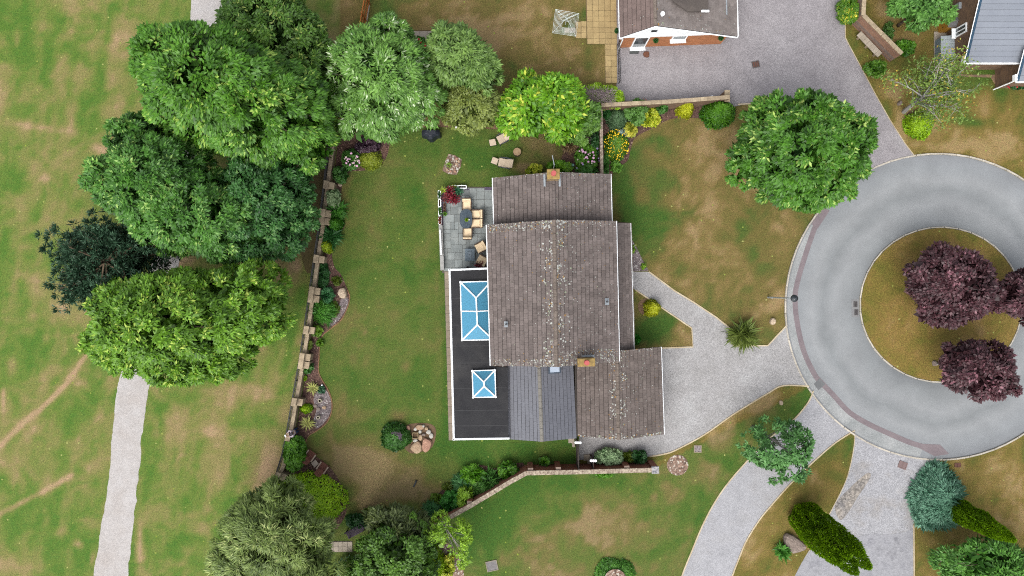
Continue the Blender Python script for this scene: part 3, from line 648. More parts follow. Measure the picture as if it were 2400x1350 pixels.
def tile_basis(t):
    cen, uu, vv, n, gap, cgap, lift = t
    x = uu.normalized(); y = (vv - x * vv.dot(x)).normalized(); z = x.cross(y)
    if z.z < 0: y = -y; z = -z; 
    # tilt: lower edge proud
    up = vv.normalized(); tilt = lift / vv.length; y2 = (up - n * tilt).normalized(); z2 = x.cross(y2)
    if z2.z < 0: x = -x; z2 = x.cross(y2)
    return cen + n * (lift * .5 + .012), x, y2, z2, uu.length - cgap, vv.length - gap
TILE_CACHE = {}
def lay_tiles(root, roofs, limit=300, name='tile'):
    """roofs: list of (roof part, tiles, material). The highest tiles become parts, the rest one joined part per roof."""
    alls = [(t[0].z, k, i) for k, (ro, ts, mt) in enumerate(roofs) for i, t in enumerate(ts)]
    alls.sort(reverse=True); top = {(k, i) for _, k, i in alls[:limit]}
    V, F, T = [], [], []; mats = []
    for k, (ro, ts, mt) in enumerate(roofs):
        if mt.name not in TILE_CACHE: TILE_CACHE[mt.name] = unit_box(name, mt, .04)
        me = TILE_CACHE[mt.name]
        mi = mats.index(mt) if mt in mats else (mats.append(mt) or len(mats) - 1)
        for i, t in enumerate(ts):
            c, x, y, z, w, l = tile_basis(t); th = .024
            if (k, i) in top:
                o = bpy.data.objects.new(name, me); link(o); o.parent = ro
                R = Matrix((x, y, z)).transposed(); o.location = c - wl(ro); o.rotation_euler = R.to_euler(); o.scale = (w, l, th)
            else:
                n0 = len(V); tv = random.random()
                for dz in (-.5, .5):
                    for a, b in ((-.5, -.5), (.5, -.5), (.5, .5), (-.5, .5)): V.append(c + x * a * w + y * b * l + z * dz * th - wl(root)); T.append(tv)
                F += [((n0 + 4, n0 + 5, n0 + 6, n0 + 7), mi), ((n0, n0 + 1, n0 + 5, n0 + 4), mi), ((n0 + 1, n0 + 2, n0 + 6, n0 + 5), mi), ((n0 + 2, n0 + 3, n0 + 7, n0 + 6), mi), ((n0 + 3, n0, n0 + 4, n0 + 7), mi)]
    if F:
        me = bpy.data.meshes.new('roof_tiles'); me.from_pydata([tuple(v) for v in V], [], [f for f, _ in F])
        for mt in mats: me.materials.append(mt)
        me.polygons.foreach_set('material_index', [mi for _, mi in F])
        a = me.attributes.new('tv', 'FLOAT', 'POINT'); a.data.foreach_set('value', T)
        o = bpy.data.objects.new('roof_tiles', me); link(o); child(o, root); stuff(o)
def lichen(root, slopes, mats, seed=1):
    """crusts of lichen growing on the tiles: (E0,E1,R1,R0,n,bias_to_ridge,max_size)"""
    r = random.Random(seed); ms = [MB() for _ in mats]
    for E0, E1, R1, R0, n, bias, smax in slopes:
        E0, E1, R1, R0 = [Vector(p) for p in (E0, E1, R1, R0)]; nn = (E1 - E0).cross(R0 - E0).normalized()
        if nn.z < 0: nn = -nn
        x = (E1 - E0).normalized(); y = nn.cross(x)
        for _ in range(n):
            u_ = r.random(); v_ = 1 - r.random() ** bias * .98 if bias < 10 else .972 - abs(r.gauss(0, .085))
            if bias >= 10 and r.random() > .38 + .3 * math.sin(u_ * 19 + smax * 90) + .22 * math.sin(u_ * 47): continue
            c = (E0 * (1 - u_) + E1 * u_) * (1 - v_) + (R0 * (1 - u_) + R1 * u_) * v_ + nn * .058
            s0 = smax * .8 * (.25 + .75 * r.random() ** 2.5); k = r.choices(range(len(mats)), [6, 2, 1.5][:len(mats)])[0]
            vs = []
            for q in range(6):
                t = q * math.pi / 3; rr_ = s0 * r.uniform(.6, 1.2); vs.append(c + x * math.cos(t) * rr_ + y * math.sin(t) * rr_)
            ms[k].add(vs, [(0, 1, 2, 3, 4, 5)])
    for mb, mt in zip(ms, mats):
        if mb.f: stuff(mb.build('lichen', mt, root))
L_W = plain('lichen_white', C(212, 212, 206), C(186, 190, 182), 20, .95); L_O = plain('lichen_ochre', C(178, 142, 84), C(158, 122, 80), 9, .95); L_G = plain('lichen_green', C(152, 162, 138), C(170, 172, 150), 20, .95)
M_UND = plain('roof_underlay', C(48, 43, 42), C(56, 50, 48), 3, .95)  # dark deck seen through tile gaps, standing in for shadow lines between courses
M_TILE = plain('concrete_tile', C(134, 123, 119), C(116, 106, 102), 1.3, .9, .2, fscale=11, fine=.24, objrand=.15, bmp=.2)
M_TILE2 = plain('concrete_tile_brown', C(128, 117, 112), C(111, 101, 96), 1.3, .9, .2, fscale=11, fine=.24, objrand=.13, bmp=.2)
M_SLATE = plain('blue_slate', C(116, 118, 127), C(106, 108, 117), .8, .55, .4, fscale=10, fine=.08, objrand=.06)
M_GUT = plain('white_plastic', C(236, 238, 240, 1.15), C(220, 224, 226, 1.15), 3, .45, .4, fscale=10, fine=.05)
M_WHITE = plain('white_paint', C(240, 242, 244, 1.1), C(230, 234, 236, 1.1), 2, .5, .4, fscale=10, fine=.04)
M_RIDGE = plain('ridge_tile', C(142, 130, 120), C(120, 108, 100), 2.5, .9, .2, fscale=12, fine=.35, objrand=.12)
M_BEIGE = plain('mortared_ridge', C(150, 146, 138), C(136, 132, 124), 2, .9, fscale=10, fine=.1, objrand=.06)
M_LEAD = plain('lead', C(176, 184, 190), C(150, 158, 164), 5, .5, .5, fscale=8, fine=.12)
def gutter(root, a, b, r=.07, mat=None, name='gutter'):
    m = MB(); m.tube([a, b], r, 8); return m.build(name, mat or M_GUT, root)
def ridge_tiles(roof, a, b, mat, w=.26, l=.42, h=.09):
    a, b = Vector(a), Vector(b); n = round((b - a).length / l); d = (b - a) / n
    key = 'R' + mat.name
    if key not in TILE_CACHE:
        m = MB(); m.add([(-.5, -.5, -.6), (.5, -.5, -.6), (-.5, -.2, .3), (.5, -.2, .3), (-.5, .2, .3), (.5, .2, .3), (-.5, .5, -.6), (.5, .5, -.6)], [(0, 1, 3, 2), (2, 3, 5, 4), (4, 5, 7, 6), (0, 2, 4, 6), (1, 7, 5, 3)])
        me = bpy.data.meshes.new('ridge_tile'); me.from_pydata(m.v, [], m.f); me.materials.append(mat); TILE_CACHE[key] = me
    for i in range(n):
        c = a + d * (i + .5); piece('ridge_tile', TILE_CACHE[key], roof, (c.x, c.y, c.z + .07 + random.uniform(-.006, .006)), (d.length - .02, w, h), rz=math.atan2(d.y, d.x))
def gable_walls(root, mat, EL0, EL1, ER0, ER1, R0, R1, inset=.32, name='wall'):
    """walls under a gabled roof; ends 0 and 1, left and right eaves, ridge"""
    EL0, EL1, ER0, ER1, R0, R1 = [Vector(p) for p in (EL0, EL1, ER0, ER1, R0, R1)]
    def ins(p, q): d = q - p; d.z = 0; return d.normalized() * inset
    L0 = EL0 + ins(EL0, ER0) + ins(EL0, EL1) * .5; L1 = EL1 + ins(EL1, ER1) + ins(EL1, EL0) * .5
    Q0 = ER0 + ins(ER0, EL0) + ins(ER0, ER1) * .5; Q1 = ER1 + ins(ER1, EL1) + ins(ER1, ER0) * .5
    t0 = R0 + ins(R0, R1) * .5 - Vector((0, 0, .16)); t1 = R1 + ins(R1, R0) * .5 - Vector((0, 0, .16))
    z = lambda p, h: Vector((p.x, p.y, h)); e = min(EL0.z, ER0.z) - .06
    vs = [z(L0, 0), z(L1, 0), z(Q1, 0), z(Q0, 0), z(L0, e), z(L1, e), z(Q1, e), z(Q0, e), t0, t1]
    m = MB(); m.add(vs, [(0, 1, 5, 4), (3, 7, 6, 2), (0, 4, 8, 7, 3), (1, 2, 6, 9, 5)])
    return m.build(name, mat, root)

# ---- the main house
house = thing('house', 'large detached house with brown tiled roofs, slate wing and flat roof extension', 'house', P(1300, 700))
def A(x, y, z): return P(x, y, z)
mainL = (A(1141, 527, 5), A(1150, 857, 5), A(1304, 860, 7), A(1299, 515, 7))
mainR = (A(1451, 847, 5), A(1444, 518, 5), A(1299, 515, 7), A(1304, 860, 7))
extR = (A(1485, 820, 2.7), A(1477, 523, 2.7), A(1430, 523, 3.6), A(1437, 822, 3.6))
norL = (A(1155, 417, 4.2), A(1158, 532, 4.2), A(1300, 522, 5.8), A(1297, 403, 5.8))
norR = (A(1434, 526, 4.2), A(1431, 408, 4.2), A(1297, 403, 5.8), A(1300, 522, 5.8))
garL = (A(1352, 848, 2.6), A(1354, 1022, 2.6), A(1450, 1031, 3.94), A(1445, 845, 3.94))
garR = (A(1556, 1018, 2.6), A(1549, 813, 2.6), A(1446, 822, 3.94), A(1450, 1031, 3.94))
slaL = (A(1186, 852, 2.6), A(1188, 1029, 2.6), A(1270, 1035, 3.55), A(1263, 848, 3.55))
slaR = (A(1351, 1027, 2.6), A(1343, 852, 2.6), A(1263, 848, 3.55), A(1270, 1035, 3.55))
roofs = []
def mkroof(name, slopes, mat, lp, wp, stag=True, gap=.038, cgap=.008, lift=.035):
    m = MB()
    for s in slopes: deck(m, *s)
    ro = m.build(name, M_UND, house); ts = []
    for s in slopes: tile_slope(ts, *s, lp=lp, wp=wp, stagger=stag, gap=gap, cgap=cgap, lift=lift)
    roofs.append((ro, ts, mat)); return ro
r_main = mkroof('main_roof', [mainL, mainR], M_TILE, .3, .3)
r_ext = mkroof('lean_to_roof', [extR], M_TILE, .3, .3)
r_nor = mkroof('north_wing_roof', [norL, norR], M_TILE, .3, .3)
r_gar = mkroof('garage_roof', [garL, garR], M_TILE2, .3, .3)
r_sla = mkroof('slate_roof', [slaL, slaR], M_SLATE, .27, .36, True, .03, .006, .02)
lay_tiles(house, roofs)
ridge_tiles(r_main, mainL[3], mainL[2], M_RIDGE); ridge_tiles(r_nor, norL[3], norL[2], M_TILE); ridge_tiles(r_gar, garR[2], garL[2], M_RIDGE); ridge_tiles(r_sla, slaL[3], slaL[2], M_BEIGE, .24, .45, .06)
lichen(r_main, [mainL + (330, 2.6, .045), mainR + (560, 2.0, .05), mainL + (560, 18, .1), mainR + (620, 13, .1)], [L_W, L_O, L_G], 3)
band_ = lambda s, u0, u1: tuple((s[0] * (1 - a) + s[1] * a) if k == 0 else (s[3] * (1 - a) + s[2] * a) for k, a in ((0, u0), (0, u1), (1, u1), (1, u0)))
lichen(r_main, [band_(mainL, 0, .06) + (300, 1, .07), band_(mainR, .96, 1) + (150, 1, .06), band_(mainL, .95, 1) + (300, 1, .06), band_(mainR, 0, .1) + (330, 1, .07)], [L_W, L_O, L_G], 13)
lichen(r_nor, [norR + (230, 1.4, .042), norL + (60, 1.2, .035), band_(norL, 0, .05) + (40, 1, .06), band_(norR, .93, 1) + (60, 1, .06)], [L_W, L_O, L_G], 4); lichen(r_ext, [extR + (60, 1.1, .05)], [L_W, L_O, L_G], 5)
lichen(r_gar, [garL + (130, 1.4, .045), garR + (260, 1.3, .048), garL + (300, 22, .085), garR + (380, 22, .085), band_(garL, .97, 1) + (40, 1, .1), band_(garR, 0, .035) + (60, 1, .11), band_(garR, .97, 1) + (30, 1, .07)], [L_W, L_O, L_G], 6)
gable_walls(house, M_BBRICK, mainL[0], mainL[1], mainR[1], mainR[0], mainL[3], mainL[2], name='main_wall')
gable_walls(house, M_BBRICK, norL[0], norL[1], norR[1], norR[0], norL[3], norL[2], name='north_wing_wall')
gable_walls(house, M_BBRICK, garL[0], garL[1], garR[1] + Vector((0, -1.0, 0)), garR[0], garL[3], garL[2], name='garage_wall')
gable_walls(house, M_BBRICK, slaL[0], slaL[1], slaR[1], slaR[0], slaL[3], slaL[2], .12, name='slate_wing_wall')
m = MB(); q = [P(1432, 528, 0), P(1466, 530, 0), P(1474, 815, 0), P(1430, 815, 0)]; m.prism(q, 0, 2.55); m.build('lean_to_wall', M_BBRICK, house)
for a, b in ((mainL[0], mainL[1]), (mainR[0], mainR[1]), (extR[0], extR[1]), (norL[0], norL[1]), (norR[0], norR[1]), (garR[0], garR[1])):
    gutter(house, a + Vector((0, 0, -.02)), b + Vector((0, 0, -.02)), .065)
gutter(house, garL[0] + Vector((-.06, 0, -.05)), garL[1] + Vector((-.06, 0, -.05)), .09, plain('dark_valley', C(62, 56, 52), C(74, 68, 62), 3, .9), 'valley_gutter')
# downpipes
for p in (mainL[0], norR[1], garR[0]):
    m = MB(); c = Vector((p.x, p.y, 0)); cx_ = wl(house); d = (Vector((cx_.x, cx_.y, 0)) - c).normalized() * .25; m.tube([p + Vector((0, 0, -.05)), Vector((p.x + d.x, p.y + d.y, p.z - .4)), Vector((p.x + d.x, p.y + d.y, 0))], .035, 6); m.build('downpipe', M_GUT, house)
# flat roof extension
FR = [A(1053, 632, 3), A(1150, 628, 3), A(1158, 860, 3), A(1190, 861, 3), A(1192, 1028, 3), A(1063, 1030, 3)]
M_MEMB = gravel('roof_membrane', C(60, 60, 62), C(52, 52, 55), C(92, 90, 88), .5, .3, .06, 6)
m = MB(); m.prism([(p.x, p.y) for p in FR], 2.75, 3.0); fr_ = m.build('flat_roof', M_MEMB, house)
m = MB(); m.prism([(p.x * .985 if False else p.x, p.y) for p in [FR[0] + Vector((.2, -.2, 0)), FR[1] + Vector((0, -.2, 0)), FR[2], FR[3], FR[4] + Vector((0, .2, 0)), FR[5] + Vector((.2, .2, 0))]], 0, 2.74); m.build('extension_wall', M_WHITE, house)
for a, b in ((FR[0], FR[1]), (FR[5], FR[0]), (FR[4], FR[5])):
    m = MB(); d = (b - a).normalized(); s_ = Vector((-d.y, d.x, 0)); L = (b - a).length; c = (a + b) / 2 - s_ * .02; m.cbox((c.x, c.y, 2.93), (L + .12, .13, .26), .03, math.atan2(d.y, d.x)); m.build('roof_trim', M_GUT, house)
M_SEAM = plain('membrane_seam', C(74, 74, 76), C(66, 66, 68), 3, .9)
for y in (700, 762, 811, 851, 910, 962, 998):
    a, b = A(1056 + (y - 632) * .025, y, 3.003), A(1147 if y < 860 else 1188, y - 1, 3.003); m = MB(); m.box(((a.x + b.x) / 2, (a.y + b.y) / 2, 3.0035), ((b - a).length, .05, .006), .01); m.build('membrane_seam', M_SEAM, fr_)
M_GLASS, nt, b = new_mat('solar_glass')
b.inputs['Base Color'].default_value = C(104, 186, 224, .95); b.inputs['Roughness'].default_value = .03; b.inputs['Transmission Weight'].default_value = .66; b.inputs['IOR'].default_value = 1.3; b.inputs['Specular IOR Level'].default_value = .6
M_WELL = plain('lantern_lining', C(220, 236, 244, 1.2), C(200, 226, 240, 1.2), 2, .8); M_BLIND = plain('lantern_depth_shade', C(52, 104, 122), C(90, 150, 172), 1.5, .8)
def lantern(c4, apex, z0=3.0, z1=3.62, mid=True):
    """c4: base corners in pixels (nw, ne, se, sw); apex: two ridge ends (north, south)"""
    base = [A(x, y, z0 + .18) for x, y in c4]; ap = [A(x, y, z1) for x, y in apex]
    m = MB(); m.prism([(p.x, p.y) for p in base], z0, z0 + .15); root = m.build('roof_lantern', M_WHITE, house)
    cen = sum(base, Vector()) / 4
    inn = [p + (cen - p) * .12 for p in base]; m = MB(); m.add([Vector((p.x, p.y, z0 + .17)) for p in inn], [(0, 3, 2, 1)]); m.build('lining', M_WELL, root)
    in2 = [p + (cen - p) * .34 for p in base]; m = MB(); m.add([Vector((p.x, p.y, z0 + .19)) for p in in2], [(0, 3, 2, 1)]); m.build('ceiling_opening', M_BLIND, root)  # flat dark teal panel; its colour stands in for the dim room below
    nw, ne, se, sw_ = base; an_, as_ = ap
    faces = [[nw, an_, ne], [se, as_, sw_]]
    if mid:
        me_, mw, mr_ = (ne + se) / 2, (nw + sw_) / 2, (an_ + as_) / 2
        faces += [[nw, mw, mr_, an_], [mw, sw_, as_, mr_], [ne, an_, mr_, me_], [me_, mr_, as_, se]]
    else: faces += [[nw, sw_, as_, an_], [ne, an_, as_, se]]
    for f in faces:
        m = MB(); up = Vector((0, 0, .012)); k = len(f)
        m.add([p for p in f] + [p + up for p in f], [tuple(range(k - 1, -1, -1)), tuple(range(k, 2 * k))] + [(i, (i + 1) % k, k + (i + 1) % k, k + i) for i in range(k)]); m.build('pane', M_GLASS, root)
    bars = [(nw, an_), (ne, an_), (sw_, as_), (se, as_), (an_, as_), (nw, ne), (ne, se), (se, sw_), (sw_, nw)]
    if mid: bars += [(mw, mr_), (mr_, me_)]
    for k, (p, q_) in enumerate(bars):
        m = MB(); m.tube([p + Vector((0, 0, .03)), q_ + Vector((0, 0, .03))], .05 if k < 5 else .04, 6); m.build('glazing_bar', M_WHITE, root)
    for p in base + ap: m = MB(); m.lathe((p.x, p.y, p.z + .01), [(.075, -.03), (.075, .05), (.04, .085)], 8); m.build('boss', M_WHITE, root)
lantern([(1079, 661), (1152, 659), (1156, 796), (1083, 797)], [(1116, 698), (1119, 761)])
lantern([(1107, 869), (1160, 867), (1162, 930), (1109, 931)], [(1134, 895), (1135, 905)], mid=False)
# chimneys, flues, roof window
M_CHIM = brick_mat('chimney_brick', C(176, 146, 96), C(150, 120, 84), C(150, 132, 100)); M_POT = plain('clay_pot', C(214, 110, 108), C(196, 96, 92), 6, .8); M_FLAUNCH = plain('lichened_mortar', C(190, 160, 96), C(140, 118, 76), 7, .95, fscale=14, fine=.35)
def chimney(x, y, zt, w, d, base):
    c = A(x, y, zt); m = MB(); m.box((c.x, c.y, (zt + base) / 2), (w - .06, d - .06, zt - base), .027); ch = m.build('chimney', M_CHIM, house)
    m = MB(); m.cbox((c.x, c.y, zt + .05), (w, d, .12), .04, .027); m.build('chimney_cap', M_FLAUNCH, ch)
    m = MB(); m.lathe((c.x, c.y, zt + .1), [(.15, 0), (.16, .05), (.13, .1), (.13, .3), (.15, .32), (.15, .36)], 14); m.build('chimney_pot', M_POT, ch)
    return ch, c
ch, c = chimney(1297, 408, 6.7, .78, .62, 4.8)
for dx in (-.5, .44): m = MB(); m.box((c.x + dx, c.y - .25, 5.78), (.12, .75, .05), .027, Matrix.Rotation(0, 3, 'X')); m.build('flashing', M_LEAD, ch)
an_o = MB(); an_o.tube([(c.x, c.y + .33, 6.5), (c.x, c.y + .4, 7.8)], .02, 5); an_o.tube([(c.x - .02, c.y + .4, 7.78), (c.x - .12, c.y + .95, 7.7)], .03, 5); an_o.build('aerial', M_LEAD, ch)
ch, c = chimney(1374, 849, 7.0, 1.06, .5, 4.5)
m = MB(); m.box((c.x, c.y + .3, 6.1), (1.16, .1, .3), .027); m.build('flashing', M_LEAD, ch)
for x, y, z, w, d, s in ((1422, 707, 5.42, .28, .42, mainR), (1186, 760, 5.72, .24, .36, mainL)):
    c = A(x, y, z); nrm = (s[1] - s[0]).cross(s[3] - s[0]).normalized(); nrm = nrm if nrm.z > 0 else -nrm
    m = MB(); tl = Matrix.Rotation(math.atan2(nrm.x, nrm.z), 3, 'Y'); m.box((c.x, c.y, c.z + .1), (w, d, .03), 0, tl); fl = m.build('vent_tile', M_LEAD, house)
    m = MB(); m.lathe((c.x, c.y, c.z + .1), [(.06, 0), (.06, .25), (.035, .26)], 10); m.build('vent_pipe', M_BLACK, fl)
c = A(1300, 866, 3.42); m = MB(); m.cbox((c.x, c.y, c.z + .06), (.86, .5, .1), .03, .027, Matrix.Rotation(math.radians(20), 3, 'Y')); rw = m.build('roof_window', plain('grey_frame', C(70, 84, 100), C(84, 96, 110), 3, .5), house)
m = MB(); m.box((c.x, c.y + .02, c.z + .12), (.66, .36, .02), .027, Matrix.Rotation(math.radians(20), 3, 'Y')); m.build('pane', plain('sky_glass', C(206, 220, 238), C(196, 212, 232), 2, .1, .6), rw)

# ---- neighbour's house to the north: orange brick, white gable
hn = thing('bungalow', 'orange brick bungalow with white clad gable and dormer in the tiled roof', 'house', P(1570, 60))
zE, zR = 2.4, 4.7
g0 = Vector(((1439 - CX) * S, (CY - 120) * S, 0)); g1 = Vector(((1704 - CX) * S, (CY - 114) * S, 0)); gr = Vector(((1505 - CX) * S, (CY - 118) * S, 0))
nv = Vector((-.022, 1, 0)).normalized() * 8.5
zz = lambda p, h: Vector((p.x, p.y, h))
zl = 2.7
nL = (zz(g0, zl), zz(g0 + nv, zl), zz(gr + nv, zR), zz(gr, zR)); nR = (zz(g1 + nv, zE), zz(g1, zE), zz(gr, zR), zz(gr + nv, zR))
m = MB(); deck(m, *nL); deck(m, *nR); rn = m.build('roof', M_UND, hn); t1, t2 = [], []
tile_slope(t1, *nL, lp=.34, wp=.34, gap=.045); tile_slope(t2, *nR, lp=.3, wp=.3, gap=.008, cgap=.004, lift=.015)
M_TILEP = plain('pink_brown_tile', C(142, 124, 119), C(126, 110, 105), 1.3, .9, .2, fscale=11, fine=.2, objrand=.1, bmp=.2)
lay_tiles(hn, [(rn, t1, M_TILEP), (rn, t2, plain('weathered_grey_tile', C(150, 141, 137), C(132, 123, 119), 1.3, .9, .2, fscale=11, fine=.24, objrand=.12, bmp=.2))]); ridge_tiles(rn, nL[3], nL[2], M_RIDGE, .24)  # east slope gets a paler tile colour to counter its shade
lichen(rn, [nR + (330, 1.2, .06), nL + (40, 1.2, .05), nR + (60, 14, .12), band_(nR, .97, 1) + (60, 1, .07)], [L_W, L_O, L_G], 8)
wbl = Vector(((1452 - CX) * S, (CY - 112) * S, 0)); wbr = Vector(((1689 - CX) * S, (CY - 103) * S, 0)); nw2 = nv * .97
zs = 2.3
m = MB(); m.add([zz(wbl, 0), zz(wbr, 0), zz(wbr + nw2, 0), zz(wbl + nw2, 0), zz(wbl, zs), zz(wbr, zs), zz(wbr + nw2, zs), zz(wbl + nw2, zs)], [(0, 1, 5, 4), (1, 2, 6, 5), (2, 3, 7, 6), (3, 0, 4, 7)]); m.build('wall', M_OBRICK, hn)
out = -nv.normalized()
o1 = out * .12; gl, gr_ = wbl + o1 - Vector((.3, 0, 0)), wbr + o1
m = MB(); ap_ = zz(gr + nv * .012, zR - .1); m.add([zz(gl, zs - .05), zz(gr_, zs - .05), zz(gr_, zE + .08), ap_, zz(gl, zl - .02)], [(0, 1, 2, 3, 4)]); 
m.add([zz(gl, zs - .05), zz(gr_, zs - .05), zz(gr_ - o1, zs - .05), zz(gl - o1, zs - .05)], [(3, 2, 1, 0)]); m.build('gable_cladding', M_WHITE, hn)
ex = (wbr - wbl).normalized()
def wall_window(root, base, ex, out, s0, s1, z0, z1, bars=1, sill=True, name='window'):
    a = base + ex * s0 + out * .03; L = s1 - s0; an = math.atan2(ex.y, ex.x); c = a + ex * (L / 2)
    m = MB()
    for s_, w_ in ((s0 + .04, .08), (s1 - .04, .08)): cc = base + ex * s_ + out * .03; m.box((cc.x, cc.y, (z0 + z1) / 2), (w_, .1, z1 - z0 - .16), an)
    for z_ in (z0 + .04, z1 - .04): m.box((c.x, c.y, z_), (L, .1, .08), an)
    for k in range(1, bars): cc = a + ex * (L * k / bars); m.box((cc.x, cc.y, (z0 + z1) / 2), (.06, .08, z1 - z0 - .16), an)
    w = m.build(name, M_WHITE, root)
    for k in range(bars):
        cc = a + ex * (L * (k + .5) / bars); m = MB(); m.box((cc.x, cc.y, (z0 + z1) / 2), (L / bars - .1, .03, z1 - z0 - .16), an); m.build('pane', plain('window_glass', C(66, 76, 82), C(90, 100, 104), 2, .08, .6), w)
    if sill: cc = c + out * .1; m = MB(); m.cbox((cc.x, cc.y, z0 - .03), (L + .1, .28, .06), .02, an); m.build('sill', M_WHITE, w)
    return w
wall_window(hn, wbl, ex, out, .75, 1.75, .1, 2.1, name='door'); wall_window(hn, wbl, ex, out, 3.3, 4.3, 1.35, 2.15)
cv = gl + ex * 2.3; m = MB(); m.box((cv.x - .25, cv.y + .02, 3.45), (.5, .08, .5), math.atan2(ex.y, ex.x)); gvn = m.build('gable_vent', M_WHITE, hn)
for k in range(3): m = MB(); m.box((cv.x - .25, cv.y - .04, 3.35 + .12 * k), (.38, .05, .05), math.atan2(ex.y, ex.x)); m.build('louvre', M_BLACK, gvn)
for a, b in ((nL[0], nL[1]), (nR[0], nR[1])): gutter(hn, a, b, .06)
for a, b in ((nL[0], nL[3]), (nL[3], nR[1])): m = MB(); m.tube([a + out * .04 - Vector((0, 0, .06)), b + out * .04 - Vector((0, 0, .06))], .05, 4); m.build('bargeboard', M_WHITE, hn)
m = MB(); m.tube([nL[0] - Vector((0, 0, .1)), zz(wbl + out * .1 - Vector((.08, 0, 0)), 2.0), zz(wbl + out * .1 - Vector((.08, 0, 0)), 0)], .045, 6); m.build('downpipe', M_GUT, hn)
# dormer on the long slope
M_DORM = plain('dormer_felt', C(94, 86, 82), C(104, 96, 90), 1.5, .9, fscale=9, fine=.2)
d0 = A(1615, 27, 4.3); d1 = A(1662, 26, 4.0); d2 = A(1575, 0, 4.6)
m = MB(); m.add([A(1612, 27, 4.35), A(1660, 26, 4.1), A(1662, -60, 4.1), A(1560, -60, 4.75), A(1577, 2, 4.7)] + [v + Vector((0, 0, -.12)) for v in (A(1612, 27, 4.35), A(1660, 26, 4.1), A(1662, -60, 4.1), A(1560, -60, 4.75), A(1577, 2, 4.7))], [(0, 1, 2, 3, 4), (0, 5, 6, 1), (1, 6, 7, 2), (4, 9, 5, 0)]); dm = m.build('dormer', M_DORM, hn)
m = MB(); q = [A(1616, 24, 4.1), A(1656, 23, 3.9), A(1658, -60, 3.9), A(1600, -60, 4.1)]; m.prism([(p.x, p.y) for p in q], 2.6, 3.98); m.build('dormer_cheek', M_TILE, dm)
m = MB(); a = A(1640, 26, 4.15); m.box((a.x + .35, a.y, a.z), (.5, .12, .1)); m.build('dormer_trim', M_WHITE, dm)
m = MB(); a, b = A(1703, 35, 2.75), A(1702, -30, 2.75); m.tube([a, b], .06, 6); m.build('dormer_gutter', M_LEAD, dm)
c = A(1551, 36, 4.5); m = MB(); m.lathe((c.x, c.y, 4.2), [(.2, 0), (.2, .1), (.1, .2), (.1, .5), (.14, .52), (.14, .62)], 12); m.build('flue', M_GUT, hn)
# windows and doors of the main house
def facade(p0, p1, out, items):
    p0, p1 = Vector((p0.x, p0.y, 0)), Vector((p1.x, p1.y, 0)); e_ = (p1 - p0).normalized()
    for s0, s1, z0, z1, nb, nm in items: wall_window(house, p0, e_, out, s0, s1, z0, z1, nb, nm == 'window', nm)
XP, XN = Vector((1, 0, 0)), Vector((-1, 0, 0))
facade(garR[1] + Vector((-.32, -1, 0)), garR[0] + Vector((-.32, .16, 0)), XP, [(.5, 2.9, .05, 2.1, 4, 'garage_door')])
facade(P(1466, 530), P(1474, 815), XP, [(.8, 2.2, .9, 2.1, 3, 'window'), (3.2, 4.2, .05, 2.15, 1, 'door'), (5.6, 7.4, .9, 2.1, 3, 'window')])
facade(FR[0] + Vector((.2, -.2, 0)), FR[5] + Vector((.2, .2, 0)), XN, [(.8, 4.4, .05, 2.3, 4, 'patio_door'), (5.6, 7.4, .9, 2.2, 3, 'window'), (8.6, 10.4, .9, 2.2, 3, 'window')])
facade(norL[0] + Vector((.32, -.5, 0)), norL[1] + Vector((.32, .5, 0)), XN, [(.4, 1.8, 2.6, 3.7, 2, 'window'), (.4, 2.2, .05, 2.1, 2, 'patio_door')])
# ---- neighbour's house to the north-east
M_GREYT = plain('grey_roof_tile', C(150, 156, 166), C(140, 146, 157), .7, .8, .25, fscale=9, fine=.08, objrand=.04)
hb = thing('brick_house', 'brown brick house with blue grey roof beyond the silver branched tree', 'house', (33, 18, 0))
XW, YS = 30.27, 15.05
def course_roof(root, x0, x1, y0, z0, slope, n, pitch, name):
    m = MB(); rise = math.tan(slope); yt = y0 + n * pitch
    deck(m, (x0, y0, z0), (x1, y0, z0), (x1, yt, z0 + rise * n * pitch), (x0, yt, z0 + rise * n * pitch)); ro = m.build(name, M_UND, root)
    me = unit_box('tile_course', M_GREYT, .02)
    for i in range(n):
        y = y0 + (i + .5) * pitch; z = z0 + (i + .5) * pitch * rise
        o = bpy.data.objects.new('tile_course', me); link(o); o.parent = ro; o.location = Vector(((x0 + x1) / 2, y, z + .045)) - wl(ro); o.rotation_euler = (slope - .06, 0, 0); o.scale = (x1 - x0, pitch / math.cos(slope) - .012, .04)
    return ro, yt, z0 + rise * n * pitch
sl_ = math.radians(23)
rb, yt, zt = course_roof(hb, XW, 46, YS, 2.5, sl_, 18, .335, 'roof')
m = MB(); deck(m, (46, yt + 6, 2.5), (XW, yt + 6, 2.5), (XW, yt, zt), (46, yt, zt)); m.build('north_slope', M_GREYT, hb)
rw_, yt2, zt2 = course_roof(hb, 33.72, 48, 13.8, 2.5, sl_, 6, .335, 'wing_roof')
M_BLUE = plain('blue_bargeboard', C(44, 84, 112), C(36, 72, 100), 3, .6)
for x, y0, n in ((XW, YS, 18), (33.72, 13.8, 6)):
    z1_ = 2.5 + math.tan(sl_) * n * .335; m = MB(); m.tube([(x + .05, y0, 2.53), (x + .05, y0 + n * .335, z1_ + .03)], .085, 4); m.build('verge', M_BLUE, hb)
    m = MB(); m.tube([(x - .03, y0, 2.45), (x - .03, y0 + n * .335, z1_ - .05)], .035, 4); m.build('bargeboard', M_WHITE, hb)
    gutter(hb, (x - .05, y0 - .03, 2.46), (47, y0 - .03, 2.46), .07)
    m = MB(); m.box((x - .05, y0 + .25, 2.45), (.22, .4, .3)); m.build('hopper', M_WHITE, hb)
